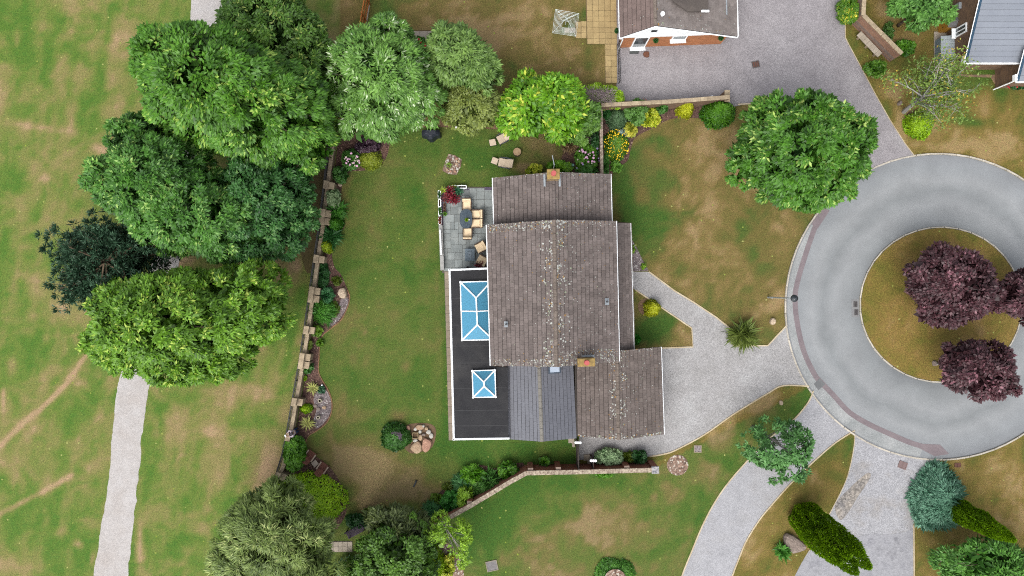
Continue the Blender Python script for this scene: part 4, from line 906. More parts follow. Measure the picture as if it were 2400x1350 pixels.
m = MB(); m.add([(30.5, YS + .3, 0), (30.5, yt + 5.7, 0), (30.5, yt + 5.7, 2.45), (30.5, yt, zt - .15), (30.5, YS + .3, 2.45), (46, YS + .3, 0), (46, YS + .3, 2.45)], [(0, 4, 3, 2, 1), (0, 5, 6, 4)]); m.build('wall', M_BBRICK, hb)
m = MB(); m.add([(33.95, 14.05, 0), (33.95, 16.5, 0), (33.95, 16.5, 3.2), (33.95, 14.05, 2.45), (46, 14.05, 0), (46, 14.05, 2.45)], [(0, 3, 2, 1), (0, 4, 5, 3)]); m.build('wing_wall', M_BBRICK, hb)
w = wall_window(hb, Vector((30.5, 17.8, 0)), Vector((0, -1, 0)), Vector((-1, 0, 0)), 0, .62, 1.15, 2.35, 2)
m = MB(); m.tube([(33.7, 13.85, 2.4), (33.85, 13.95, 2.1), (33.85, 13.95, 0)], .045, 6); m.build('downpipe', M_WHITE, hb)
m = MB(); m.box((30.44, 19.2, 1.5), (.2, .42, .5)); fl = m.build('flue_box', M_LEAD, hb)
m = MB(); m.box((30.1, 16.4, .04), (.9, 3.2, .05)); m.build('doorstep', M_PALE, hb)
struct(sheet('brick_terrace', [(2196, -60), (2225, -60), (2225, 172), (2270, 175), (2335, 175), (2340, 195), (2330, 196), (2322, 182), (2205, 178), (2200, 90)], .012, brick_mat('brick_paving', C(150, 122, 92), C(124, 100, 80), C(120, 104, 86))))
# ------------------------------------------------------------------ foliage
def unit(a): return a / (np.linalg.norm(a, axis=1, keepdims=True) + 1e-9)
def leaf_verts(pos, axis, nrm, L, W, fold=.25):
    axis = unit(axis); side = unit(np.cross(nrm, axis)); n = np.cross(axis, side)
    L = np.asarray(L).reshape(-1, 1); W = np.asarray(W).reshape(-1, 1); f = n * W * fold
    return np.stack([pos - n * 0, pos + axis * L * .45 + side * W * .5 - f, pos + axis * L, pos + axis * L * .45 - side * W * .5 - f], 1)
def leaf_obj(name, verts, var, mat, parent):
    N = len(verts); v = verts.reshape(-1, 3) - np.array(wl(parent))
    me = np_mesh(name, v, np.arange(4 * N).reshape(-1, 4), mat)
    a = me.attributes.new('v', 'FLOAT', 'POINT'); a.data.foreach_set('value', np.repeat(var, 4).astype(np.float32))
    o = bpy.data.objects.new(name, me); link(o); child(o, parent); return o
def blob_leaves(rng, c, R, n, L, W, droop=.35, spread=1.0, nclump=None, crel=.26, zmin=-.35, jitter=.55, upb=.45, inner=.12, lump=.16, wind=None, rdir=.8):
    """leaves of one crown lobe: clumps over an ellipsoid, leaves over each clump, some inside"""
    c = np.array(c); R = np.array(R, float); K = nclump or max(10, int(n / 110))
    d = rng.normal(size=(K * 4, 3)); d = unit(d); d = d[d[:, 2] > zmin][:K]; K = len(d)
    ang = np.arctan2(d[:, 1], d[:, 0]); ph = rng.rand(3) * 6.28
    rad = 1 + lump * (np.sin(2 * ang + ph[0]) * .5 + np.sin(3 * ang + ph[1]) * .5 + np.sin(5 * ang + ph[2]) * .4) * np.sqrt(1 - d[:, 2] ** 2)
    rc = crel * R[:2].mean() * rng.uniform(.6, 1.25, K)
    cc = c + d * R * ((rad * rng.uniform(.86, 1.0, K))[:, None]) - d * rc[:, None] * .75
    cv = rng.rand(K)
    w = rc ** 2; idx = rng.choice(K, n, p=w / w.sum())
    e = unit(rng.normal(size=(n, 3)) * .75 + d[idx] * .75 + np.array([0, 0, .35]))
    pos = cc[idx] + e * rc[idx][:, None] * rng.uniform(.62, 1.04, (n, 1))
    h = pos - c; h[:, 2] *= .3
    nrm = unit(e * .55 + d[idx] * .35 + np.array([0, 0, upb]) + rng.normal(size=(n, 3)) * jitter * .6)
    ax = unit(unit(h) * rdir + e * .45 + rng.normal(size=(n, 3)) * jitter + np.array([0, 0, -droop]))
    if wind is not None: ax = unit(ax + np.array(wind))
    ax = ax - nrm * (ax * nrm).sum(1, keepdims=True) * .75
    Ls = L * rng.uniform(.65, 1.25, n); Ws = W * rng.uniform(.7, 1.25, n)
    var = np.clip(cv[idx] * .3 + rng.rand(n) * .7, 0, 1)
    V = [leaf_verts(pos, ax, nrm, Ls, Ws)]; VA = [var]
    ni = int(n * inner)
    if ni:
        di = unit(rng.normal(size=(ni, 3))); di[:, 2] = np.abs(di[:, 2]) * .9 - .15
        pi_ = c + di * R * rng.uniform(.35, .8, (ni, 1)); ni_n = unit(rng.normal(size=(ni, 3)) + np.array([0, 0, 1.2]))
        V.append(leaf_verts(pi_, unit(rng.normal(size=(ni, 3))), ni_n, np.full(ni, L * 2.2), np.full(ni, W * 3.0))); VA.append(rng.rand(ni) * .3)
    return np.concatenate(V), np.concatenate(VA), cc
M_BARK = plain('bark', C(112, 100, 84), C(84, 76, 64), 5, .95, .1, fscale=14, fine=.3, bmp=.4)
M_PALEBARK = plain('pale_bark', C(176, 172, 164), C(150, 144, 136), 4, .9, .1, fscale=14, fine=.25)
M_TWIG = plain('pine_bark', C(128, 112, 92), C(104, 90, 74), 5, .95, .1, fscale=14, fine=.3)
def trunk(root, base, top, r, limbs, mat, rng, name='trunk', rl=.35):
    m = MB(); b, t = Vector(base), Vector(top); mid = (b + t) / 2 + Vector((rng.uniform(-.15, .15), rng.uniform(-.15, .15), 0))
    m.tube([b, b + (mid - b) * .15, mid, t], [r * 1.35, r, r * .8, r * .5], 8)
    for q in limbs:
        q = Vector(q); s = b + (t - b) * rng.uniform(.55, .98); k = (s + q) / 2 + Vector((rng.uniform(-.2, .2), rng.uniform(-.2, .2), .15 * (q - s).length))
        m.tube([s, k, q], [r * rl, r * rl * .65, r * rl * .25], 5, False)
    return m.build(name, mat, root, smooth=True)
SEED = [100]
def tree(name, label, lobes, base, leaf, mat, n, trunk_r=.22, bark=None, limbs=14, group=None, wind=None, **kw):
    """lobes: (px, py, rx px, ry px, z low, z high) as they show in the photograph"""
    SEED[0] += 1; rng = np.random.RandomState(SEED[0])
    b = P(*base); root = thing(name, label, 'tree', b, group=group)
    area = np.array([l[2] * l[3] for l in lobes], float); V, VA, CCs = [], [], []
    for l, ar in zip(lobes, area):
        px, py, rx, ry, z0, z1 = l; zc = z0 + (z1 - z0) * .42
        v, a, cc = blob_leaves(rng, P(px, py, zc), (M(rx, zc), M(ry, zc), (z1 - z0) * .56), int(n * ar / area.sum()), leaf[0], leaf[1], wind=wind, **kw)
        V.append(v); VA.append(a); CCs.append(cc)
    leaf_obj('crown', np.concatenate(V), np.concatenate(VA), mat, root)
    cc = np.concatenate(CCs); l = lobes[0]; top = P(l[0], l[1], l[4] + (l[5] - l[4]) * .6)
    sel = cc[rng.choice(len(cc), min(limbs, len(cc)), False)]
    trunk(root, b, top, trunk_r, sel, bark or M_BARK, rng); return root
def shrub(name, label, px, py, rx, ry, h, leaf, mat, n, group=None, cat='shrub', z0=0.0, **kw):
    SEED[0] += 1; rng = np.random.RandomState(SEED[0]); zc = z0 + h * .45
    c = P(px, py, zc); b = Vector((c.x, c.y, 0)); root = thing(name, label, cat, b, group=group)
    kw.setdefault('crel', .34); kw.setdefault('zmin', -.5); kw.setdefault('lump', .1); kw.setdefault('inner', .25)
    v, a, cc = blob_leaves(rng, c, (M(rx, zc), M(ry, zc), h * .55), n, leaf[0], leaf[1], **kw)
    leaf_obj('foliage', v, a, mat, root)
    m = MB()
    for k in range(4):
        t = rng.uniform(0, 6.28); m.tube([b, b + Vector((math.cos(t) * .1, math.sin(t) * .1, h * .3)), b + Vector((math.cos(t) * M(rx) * .5, math.sin(t) * M(ry) * .5, h * .6))], [.03, .022, .01], 5, False)
    m.build('stem', M_BARK, root); return root
def mound(name, label, px, py, rx, ry, h, leaf, mat, n, group=None, cat='shrub', power=2.0, up=.15, jit=.25, swirl=0.0, out=1.0, dark_core=True, offset=(0, 0), cover=.98):
    """clipped or feathery mound: leaves all over one smooth dome, pointing outwards along it"""
    SEED[0] += 1; rng = np.random.RandomState(SEED[0]); b = P(px, py); root = thing(name, label, cat, b, group=group)
    t = rng.rand(n) * 2 * np.pi; f = np.sqrt(rng.rand(n)) * cover; Rx, Ry = M(rx), M(ry)
    wob = 1 + .06 * np.sin(3 * t + rng.rand() * 6) + .05 * np.sin(5 * t + rng.rand() * 6)
    x, y = np.cos(t) * f * Rx * wob, np.sin(t) * f * Ry * wob; z = h * (1 - f ** power) + .03
    gx = h * power * f ** (power - 1)
    nrm = unit(np.stack([np.cos(t) * gx / Rx, np.sin(t) * gx / Ry, np.ones(n)], 1) + rng.normal(size=(n, 3)) * .3)
    ox, oy = x - offset[0] * Rx, y - offset[1] * Ry
    ax = unit(np.stack([ox, oy, np.zeros(n)], 1)) * out + rng.normal(size=(n, 3)) * jit; ax[:, 2] += up
    if swirl: ax = ax + swirl * np.stack([-y, x, np.zeros(n)], 1)
    ax = ax - nrm * (ax * nrm).sum(1, keepdims=True) * .7
    pos = np.stack([x, y, z], 1) + np.array(b)
    low = fbm(x + 50, y + 50, .35, 2, 2); var = np.clip(low * .6 + rng.rand(n) * .5 - .05, 0, 1); pos[:, 2] += (low - .5) * .16
    V = [leaf_verts(pos, ax, nrm, leaf[0] * rng.uniform(.7, 1.25, n), leaf[1] * rng.uniform(.7, 1.25, n))]; VA = [var]
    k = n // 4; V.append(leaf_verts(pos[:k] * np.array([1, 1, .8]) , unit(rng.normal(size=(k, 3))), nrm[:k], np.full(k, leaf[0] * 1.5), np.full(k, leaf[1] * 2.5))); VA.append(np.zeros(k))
    leaf_obj('foliage', np.concatenate(V), np.concatenate(VA), mat, root)
    m = MB()
    for q in range(4): a = q * 1.57 + .4; m.tube([b, b + Vector((math.cos(a) * Rx * .4, math.sin(a) * Ry * .4, h * .55))], [.03, .012], 5, False)
    m.build('stem', M_BARK, root); return root
LK = 1.28
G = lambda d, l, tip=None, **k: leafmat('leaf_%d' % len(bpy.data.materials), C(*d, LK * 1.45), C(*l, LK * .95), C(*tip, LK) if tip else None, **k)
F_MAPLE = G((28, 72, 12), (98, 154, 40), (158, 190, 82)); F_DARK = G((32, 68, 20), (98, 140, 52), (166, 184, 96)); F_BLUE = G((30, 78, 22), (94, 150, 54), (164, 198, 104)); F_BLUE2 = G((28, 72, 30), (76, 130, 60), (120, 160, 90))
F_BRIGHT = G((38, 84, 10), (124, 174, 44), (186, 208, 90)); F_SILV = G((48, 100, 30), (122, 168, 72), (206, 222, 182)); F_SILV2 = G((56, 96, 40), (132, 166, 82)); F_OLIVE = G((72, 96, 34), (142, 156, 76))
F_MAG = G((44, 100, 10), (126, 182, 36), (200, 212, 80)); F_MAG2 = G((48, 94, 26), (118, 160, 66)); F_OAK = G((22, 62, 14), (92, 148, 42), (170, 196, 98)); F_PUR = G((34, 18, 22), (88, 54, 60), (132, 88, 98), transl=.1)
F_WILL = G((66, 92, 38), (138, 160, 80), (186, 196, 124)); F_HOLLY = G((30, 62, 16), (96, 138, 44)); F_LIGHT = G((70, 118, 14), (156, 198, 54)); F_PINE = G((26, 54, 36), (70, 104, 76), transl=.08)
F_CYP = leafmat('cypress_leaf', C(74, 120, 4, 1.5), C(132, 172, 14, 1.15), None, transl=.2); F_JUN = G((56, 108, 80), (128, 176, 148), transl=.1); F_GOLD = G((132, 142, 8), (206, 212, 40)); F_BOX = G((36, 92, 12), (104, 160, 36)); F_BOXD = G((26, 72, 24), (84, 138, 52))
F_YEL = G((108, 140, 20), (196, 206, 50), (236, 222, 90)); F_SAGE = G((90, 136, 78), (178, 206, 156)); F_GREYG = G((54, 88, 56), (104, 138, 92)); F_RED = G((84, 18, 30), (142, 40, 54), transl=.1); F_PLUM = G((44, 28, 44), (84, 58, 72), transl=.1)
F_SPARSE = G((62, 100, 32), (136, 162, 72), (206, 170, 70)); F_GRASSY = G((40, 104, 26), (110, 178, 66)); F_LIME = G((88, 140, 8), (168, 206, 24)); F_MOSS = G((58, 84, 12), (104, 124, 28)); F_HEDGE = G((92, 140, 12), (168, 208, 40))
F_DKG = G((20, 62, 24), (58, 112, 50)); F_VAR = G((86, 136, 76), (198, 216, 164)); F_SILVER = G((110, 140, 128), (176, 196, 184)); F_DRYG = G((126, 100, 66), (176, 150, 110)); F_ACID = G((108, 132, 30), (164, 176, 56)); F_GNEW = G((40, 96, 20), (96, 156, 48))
# ---- big trees along the lane and the garden
tree('lime_tree', 'dark small leaved tree beside the lane, overlapped by the broad bright maple', [(650, 90, 135, 95, 3, 9.5), (625, 30, 95, 70, 3, 9), (730, 150, 70, 60, 3, 8.5)], (670, 120), (.28, .11), F_DARK, 26000, .25, jitter=.75, crel=.16, group='trees along the lane')
tree('maple_tree', 'broad bright green tree, largest of the lane trees, above the stone wall', [(530, 215, 195, 150, 3.5, 13), (640, 270, 140, 130, 3.5, 12.5), (430, 170, 95, 85, 4, 11), (720, 330, 60, 80, 3, 9.5)], (625, 300), (.32, .14), F_MAPLE, 62000, .35, droop=.45, rdir=1.1, jitter=.45, crel=.13, group='trees along the lane')
tree('beech_tree', 'blue green tree between the bright maple and the dark pine', [(380, 430, 130, 125, 3, 11), (480, 510, 140, 110, 3, 10.5), (340, 330, 70, 60, 3, 9)], (500, 490), (.30, .13), F_BLUE, 42000, .32, droop=.4, jitter=.55, crel=.13, group='trees along the lane')
tree('beech_tree', 'dark blue green tree shading the bare strip outside the stone wall', [(620, 480, 110, 120, 2.5, 9), (680, 520, 60, 80, 2.5, 7.5), (560, 560, 90, 60, 2.5, 7.5), (700, 400, 50, 50, 2.5, 8)], (640, 500), (.26, .12), F_BLUE2, 28000, .28, jitter=.65, crel=.16, group='trees along the lane')
tree('plane_tree', 'yellow green tree overhanging the pale lane where it leaves the shade', [(420, 750, 190, 125, 3, 12), (560, 720, 125, 105, 3, 11), (330, 790, 110, 80, 3, 10), (470, 840, 120, 65, 3, 9.5)], (500, 745), (.30, .13), F_BRIGHT, 54000, .33, droop=.4, jitter=.6, crel=.13, group='trees along the lane')
tree('whitebeam_tree', 'silvery green tree with pale leaf undersides above the purple shrub bed', [(900, 190, 120, 120, 3, 9.5), (955, 225, 85, 75, 3, 8.5), (850, 250, 70, 80, 3, 8), (915, 95, 60, 50, 3, 8)], (930, 240), (.34, .11), F_SILV, 34000, .2, droop=.7, rdir=1.0, jitter=.5, crel=.17, group='trees at the garden end')
tree('birch_tree', 'loose grey green tree beside the silvery one at the garden end', [(1080, 140, 80, 66, 2.5, 8.5), (1125, 175, 52, 48, 2.5, 7.5), (1050, 115, 50, 45, 3, 8)], (1080, 180), (.34, .10), F_SILV2, 13000, .15, droop=.6, jitter=.6, group='trees at the garden end')
shrub('elder_shrub', 'olive green leafy shrub at the edge of the lawn by the covered barbecue', 1106, 252, 72, 64, 5.2, (.24, .12), F_OLIVE, 9000, crel=.26, inner=.15)
tree('magnolia_tree', 'vivid yellow green magnolia spreading over the sun chairs', [(1240, 255, 72, 72, 1.5, 5.0), (1300, 225, 60, 48, 1.5, 5.2), (1320, 275, 55, 55, 1.5, 4.6), (1210, 270, 45, 45, 1.5, 4.2)], (1275, 290), (.38, .19), F_MAG, 9500, .14, droop=.25, jitter=.6, crel=.3, nclump=46)
tree('cherry_tree', 'duller green small tree leaning against the lichened stone wall', [(1372, 276, 38, 38, 1.2, 3.6), (1350, 304, 38, 30, 1.2, 3.4)], (1368, 304), (.26, .12), F_MAG2, 5500, .1, jitter=.6)
tree('oak_tree', 'round dense dark green tree on the dry front lawn by the turning circle', [(1860, 350, 135, 112, 2.5, 9), (1950, 350, 88, 98, 2.5, 8.5), (1870, 280, 100, 62, 3, 8.5), (1890, 425, 105, 72, 2.5, 8), (1770, 375, 66, 66, 2.5, 7)], (1815, 390), (.34, .16), F_OAK, 40000, .28, droop=.4, jitter=.6, crel=.15, rdir=.9)
tree('copper_beech', 'large purple leaved tree in the middle of the grass island', [(2230, 665, 104, 88, 1.8, 5.2), (2190, 650, 66, 62, 2, 4.8), (2290, 690, 54, 54, 2, 4.6), (2220, 725, 80, 44, 1.8, 4.4)], (2150, 672), (.26, .15), F_PUR, 16000, .13, droop=.3, jitter=.65, crel=.24, bark=M_PALEBARK, group='purple trees on the island')
tree('copper_beech', 'smaller purple tree with staked leaning trunk at the island edge', [(2290, 868, 84, 66, 1.8, 5.0), (2330, 890, 50, 46, 2, 4.6), (2250, 840, 46, 38, 2, 4.5)], (2188, 852), (.26, .15), F_PUR, 10500, .1, droop=.3, jitter=.65, crel=.24, bark=M_PALEBARK, group='purple trees on the island')
tree('copper_beech', 'purple tree at the right rim of the island, cut by the picture edge', [(2395, 690, 62, 60, 1.8, 5.0), (2430, 700, 60, 70, 2, 4.8)], (2342, 706), (.26, .15), F_PUR, 8500, .1, droop=.3, jitter=.65, crel=.24, bark=M_PALEBARK, group='purple trees on the island')
tree('willow_tree', 'feathery grey green willow bending over the clipped yellow green hedge', [(635, 1240, 112, 96, 2.5, 8.5), (600, 1310, 100, 80, 2.5, 8), (702, 1270, 72, 82, 2.5, 8), (690, 1345, 110, 66, 2.5, 8), (655, 1165, 52, 42, 3, 7)], (720, 1200), (.42, .065), F_WILL, 38000, .22, droop=.8, rdir=.7, jitter=.5, crel=.2, wind=(-.5, -.35, 0))
tree('bay_tree', 'dense dark glossy tree beside the curved end of the brick wall', [(930, 1290, 88, 84, 1.5, 6.5), (880, 1330, 70, 60, 1.5, 6), (975, 1320, 55, 60, 1.5, 5.5), (940, 1350, 90, 60, 1.5, 6)], (955, 1230), (.22, .13), F_HOLLY, 15000, .15, jitter=.7, crel=.22)
tree('cotoneaster_tree', 'dull green arching shrub tree north of the dark glossy tree', [(925, 1225, 60, 40, 1.2, 4.5), (960, 1240, 50, 36, 1.2, 4.2), (890, 1215, 36, 26, 1, 3.4)], (935, 1195), (.36, .1), G((44, 68, 30), (116, 130, 74)), 5200, .1, droop=.5, jitter=.6, crel=.3)
tree('acacia_tree', 'light lacy lime green tree leaning over the brick wall', [(1045, 1235, 45, 35, 2, 4.6), (1075, 1265, 34, 40, 2, 4.4), (1020, 1260, 40, 34, 2, 4.4), (1088, 1315, 18, 22, 1.5, 3.4), (1095, 1240, 14, 20, 2, 4)], (1015, 1215), (.2, .1), F_LIGHT, 2000, .08, jitter=.8, crel=.3, bark=M_PALEBARK, inner=.02)
tree('young_ash_tree', 'young airy tree over the edge of the curved drive', [(1815, 1035, 70, 58, 1.5, 5.5), (1860, 1040, 42, 48, 1.5, 4.8), (1770, 1040, 38, 36, 1.5, 4.6), (1840, 1100, 50, 32, 1.2, 4.2)], (1765, 1000), (.27, .13), G((40, 92, 34), (104, 156, 84)), 5200, .1, droop=.5, jitter=.85, crel=.2, lump=.25, nclump=34, inner=.0, bark=M_PALEBARK)
tree('apple_tree', 'blue green young tree on the bare lawn behind the rustic wall', [(2150, 15, 72, 48, 1.5, 4.6), (2185, 30, 44, 36, 1.5, 4.2), (2120, 5, 40, 40, 1.5, 4)], (2105, 60), (.28, .13), G((48, 100, 34), (116, 168, 76)), 5200, .1, jitter=.75, crel=.3, inner=.05)
tree('laurel_tree', 'feathery mid green tree standing in the corner beside the right hand cypress', [(2310, 1320, 105, 62, 1.2, 4.8), (2370, 1345, 80, 70, 1.2, 5), (2260, 1350, 60, 50, 1, 4)], (2280, 1310), (.3, .1), G((44, 100, 28), (108, 164, 64)), 11000, .12, droop=.5, jitter=.6, crel=.25)
# silver birch: bare pale branches carry the picture, the leaves are thin
def birch():
    rng = np.random.RandomState(77); b = P(2118, 262); root = thing('silver_birch', 'sparse silver branched tree in front of the brown brick house', 'tree', b)
    m = MB(); top = P(2165, 225, 4.2); m.tube([b, b * .5 + top * .5 + Vector((.1, .1, 0)), top], [.16, .12, .07], 7, False); tips = []
    for k in range(26):
        a = rng.uniform(0, 6.28); s = b.lerp(top, rng.uniform(.45, 1)); r = rng.uniform(1.2, 2.7); c = P(2185, 215, 4.4)
        e = Vector((c.x + math.cos(a) * r, c.y + math.sin(a) * r * .95, rng.uniform(3.2, 6.0))); k1 = s.lerp(e, .45) + Vector((rng.uniform(-.2, .2), rng.uniform(-.2, .2), .35))
        m.tube([s, k1, e], [.05, .032, .012], 5, False); tips.append(e)
        for _ in range(5):
            s2 = k1.lerp(e, rng.uniform(.1, .9)); e2 = s2 + Vector((rng.uniform(-.9, .9), rng.uniform(-.9, .9), rng.uniform(-.4, .4))); m.tube([s2, s2.lerp(e2, .5) + Vector((0, 0, .1)), e2], [.022, .016, .006], 4, False); tips.append(e2)
    m.build('trunk', plain('birch_bark', C(196, 194, 190), C(160, 156, 150), 6, .8), root)
    n = 5200; T = np.array([tuple(t) for t in tips]); i = rng.choice(len(T), n); pos = T[i] + rng.normal(size=(n, 3)) * np.array([.3, .3, .2])
    V = leaf_verts(pos, unit(rng.normal(size=(n, 3)) + np.array([0, 0, -.6])), unit(rng.normal(size=(n, 3)) * .6 + np.array([0, 0, 1])), .2 * rng.uniform(.6, 1.3, n), .085 * rng.uniform(.6, 1.3, n))
    leaf_obj('crown', V, np.clip(rng.rand(len(T))[i] * .6 + rng.rand(n) * .42, 0, 1), F_SPARSE, root)
birch()
def pine():
    rng = np.random.RandomState(5); b = P(345, 600); root = thing('pine_tree', 'dark blue green pine with bare twigs beside the lane', 'tree', b)
    c = P(240, 615, 5.0); m = MB(); top = P(240, 615, 8); m.tube([b, b.lerp(top, .5), top], [.3, .22, .08], 8, False); tu = []
    for k in range(70):
        a = rng.uniform(0, 6.28); s = b.lerp(top, rng.uniform(.35, .98)); rr_ = rng.uniform(.55, 1.0)
        stretch = 1 + .16 * math.sin(3 * a + 1) + .1 * math.sin(7 * a)
        ze = s.z + rng.uniform(-.3, .6); e = P(240 + math.cos(a) * 138 * rr_ * stretch, 618 - math.sin(a) * 104 * rr_ * stretch, ze)
        k1 = s.lerp(e, .5) + Vector((0, 0, -.1)); m.tube([s, k1, e], [.075, .05, .018], 5, False)
        for j in range(16):
            t = rng.uniform(.3, 1.03); q = s.lerp(e, t) + Vector((rng.normal() * .45, rng.normal() * .45, rng.normal() * .2)); tu.append(tuple(q))
            if j % 3 == 0: m.tube([s.lerp(e, t * .9), q], [.02, .008], 4, False)
    m.build('trunk', M_TWIG, root); T = np.array(tu); per = 34; n = len(T) * per; i = np.repeat(np.arange(len(T)), per)
    d = unit(rng.normal(size=(n, 3)) + unit(T[i] - np.array(c) + 1e-3) * .8 + np.array([0, 0, .45])); pos = T[i] + d * rng.uniform(0, .16, (n, 1))
    V = leaf_verts(pos, d, unit(rng.normal(size=(n, 3))), .30 * rng.uniform(.7, 1.2, n), np.full(n, .07)); leaf_obj('crown', V, np.clip(rng.rand(len(T))[i] * .6 + rng.rand(n) * .4, 0, 1), F_PINE, root)
pine()
# ---- columnar cypresses
def column_leaves(rng, base, top, r, n, leaf, tp=2.6):
    base, top = np.array(base), np.array(top); t = 1 - rng.rand(n) ** .75
    a = rng.rand(n) * 6.283; prof = np.minimum(1, (t / .12) ** .5 + .25) * (1 - np.clip((t - .3) / .7, 0, 1) ** tp) ** .8 * .97 + .03
    ln = np.linalg.norm(top - base); wob = 1 + .12 * np.sin(a * 3 + t * 7 + rng.rand() * 6) + .1 * np.sin(a * 5 - t * 15)
    rad = r * prof * wob * rng.uniform(.86, 1.03, n); ax0 = (top - base) / ln
    s = unit(np.cross(ax0[None], np.array([[1., 0, 0]])))[0]; q = np.cross(ax0, s)
    o = np.cos(a)[:, None] * s + np.sin(a)[:, None] * q; pos = base + (top - base) * t[:, None] + o * rad[:, None]
    ax = unit(ax0 * .9 + o * .5 + rng.normal(size=(n, 3)) * .3); nrm = unit(o + rng.normal(size=(n, 3)) * .25)
    grp = fbm(a * r * 1.2 + 9, t * ln + 5, .45, 3, 3); return leaf_verts(pos, ax, nrm, leaf[0] * rng.uniform(.7, 1.2, n), np.full(n, leaf[1])), np.clip(grp * 1.0 - .15 + rng.rand(n) * .3, 0, 1)
def cypress(label, cols, n, tp=2.6):
    b = P(cols[0][0], cols[0][1]); root = thing('cypress_tree', label, 'tree', b, group='clipped cypresses'); SEED[0] += 1; rng = np.random.RandomState(SEED[0]); V, VA = [], []
    m = MB()
    for bx, by, h, r, lx, ly in cols:
        p0 = P(bx, by); p1 = Vector((p0.x + lx, p0.y + ly, h)); v, a = column_leaves(rng, p0, p1, r, int(n * r * h / sum(c[2] * c[3] for c in cols)), (.17, .09), tp); V.append(v); VA.append(a); m.tube([p0, p0.lerp(p1, .8)], [.1, .03], 6)
    leaf_obj('crown', np.concatenate(V), np.concatenate(VA), F_CYP, root); m.build('trunk', M_BARK, root)
cypress('wide dark green cypress of several fused columns standing by the worn drive', [(1864, 1212, 7.0, .62, -.1, -.5), (1872, 1196, 7.3, .64, .1, -.5), (1884, 1188, 7.7, .56, .4, -.5), (1892, 1202, 8.3, .5, .25, -.6), (1876, 1214, 8.0, .5, .1, -.7)], 34000, 4.5)
cypress('single slim dark green cypress rising out of the blue juniper', [(2226, 1182, 6.3, .6, .1, -.3), (2222, 1190, 4.8, .5, .15, -.25)], 13000)
mound('blue_juniper', 'wide blue green feathery juniper at the foot of the slim cypress', 2192, 1166, 59, 74, 1.3, (.42, .075), F_JUN, 6500, jit=.3, up=.25, offset=(.45, -.05))
# ---- clipped shapes and flower bed shrubs
BALL = (.11, .07)
mound('golden_ball_shrub', 'clipped golden yellow ball against the drive wall', 1603, 259, 20, 21, 1.2, BALL, F_GOLD, 2600, power=3, jit=.8, out=.3)
mound('box_ball_shrub', 'large clipped green ball at the end of the drive wall', 1679, 270, 40, 33, 1.6, (.16, .07), F_BOX, 4200, power=2.6, jit=.7, out=.4)
mound('golden_ball_shrub', 'small clipped lime yellow ball on the triangular lawn by the path', 1526, 722, 19, 20, 1.1, BALL, F_GOLD, 2200, power=3, jit=.8, out=.3)
mound('lime_dome_shrub', 'clipped lime green dome under the sparse silver tree', 2148, 294, 33, 33, 1.3, (.13, .07), F_LIME, 3600, power=2.6, jit=.5, out=.5)
mound('round_box_shrub', 'rounded deep green shrub with a dead purple centre beside the rockery', 929, 1022, 33, 32, 1.3, (.17, .11), F_BOXD, 3600, power=2.8, jit=.6)
mound('ring_hedge', 'ring of clipped bright green turf like planting round a pebble centre', 1440, 1352, 50, 48, .35, (.1, .05), F_GNEW, 5200, power=4, jit=.9, out=.2)
bed('ring_centre', ring((1440, 1354), 26, 26, 0, 360, 24)[:-1], COBB, .46)
shrub('laurel_hedge', 'dense bright green evergreen hedge against the stone wall below the leaning person', 691, 1061, 24, 40, 1.4, (.2, .11), F_BOX, 5200, crel=.3)
mound('hedge_dome', 'broad clipped yellow green conifer hedge under the willow', 728, 1172, 84, 72, 2.6, (.16, .06), leafmat('hedge_leaf', C(98, 150, 12, 1.25), C(178, 216, 44, 1.0), None, transl=.25), 9000, power=3, jit=.6, out=.5)
mound('hedge_dome', 'low clipped lime green mound beside the yellow shrub', 1012, 1315, 34, 46, 1.8, (.13, .06), F_LIME, 3600, power=3, jit=.6, out=.4)
shrub('spiraea_shrub', 'pale yellow leaved shrub at the foot of the lacy tree', 1048, 1330, 17, 30, .9, (.13, .09), F_YEL, 1500)
shrub('rhododendron_shrub', 'dark leafy low shrub by the purple bench under the trees', 838, 1222, 30, 16, .9, (.14, .08), F_DKG, 1400)
shrub('fern_shrub', 'rusty green low plant beside the bare end of the lawn', 870, 1205, 22, 14, .7, (.16, .07), F_MOSS, 800)
shrub('fern_shrub', 'pale feathery conifer frond at the foot of the dark glossy tree', 815, 1335, 22, 24, 1.2, (.3, .06), G((60, 100, 70), (120, 160, 110)), 1400, droop=.5)
HY = (.17, .12)
def flowers(root, pts, mat, r, h):
    key = 'FL' + mat.name
    if key not in TILE_CACHE:
        m = MB(); rng = random.Random(4)
        m.lathe((0, 0, 0), [(.35, -.5), (.85, -.25), (1.0, .1), (.8, .5), (.35, .75)], 8); me = bpy.data.meshes.new('flower_head'); me.from_pydata(m.v, [], m.f); me.materials.append(mat); TILE_CACHE[key] = me
    for x, y in pts:
        rr_ = r * random.uniform(.7, 1.2); p = P(x, y, h); piece('flower_head', TILE_CACHE[key], root, p, (rr_, rr_, rr_ * .6))
M_PINK = plain('pink_petals', C(232, 190, 212, 1.3), C(212, 156, 196, 1.3), 12, .8, objrand=.1); M_CREAM = plain('cream_petals', C(226, 224, 180), C(236, 232, 210), 12, .8); M_LILAC = plain('lilac_petals', C(184, 168, 214), C(170, 156, 204), 12, .8); M_YELF = plain('yellow_petals', C(246, 208, 40, 1.3), C(234, 186, 24, 1.3), 12, .7); M_REDF = plain('red_petals', C(214, 40, 56), C(190, 24, 48), 12, .7); M_ORF = plain('orange_petals', C(228, 100, 50), C(214, 84, 40), 12, .7); M_WHF = plain('white_petals', C(236, 236, 230), C(226, 226, 220), 12, .7)
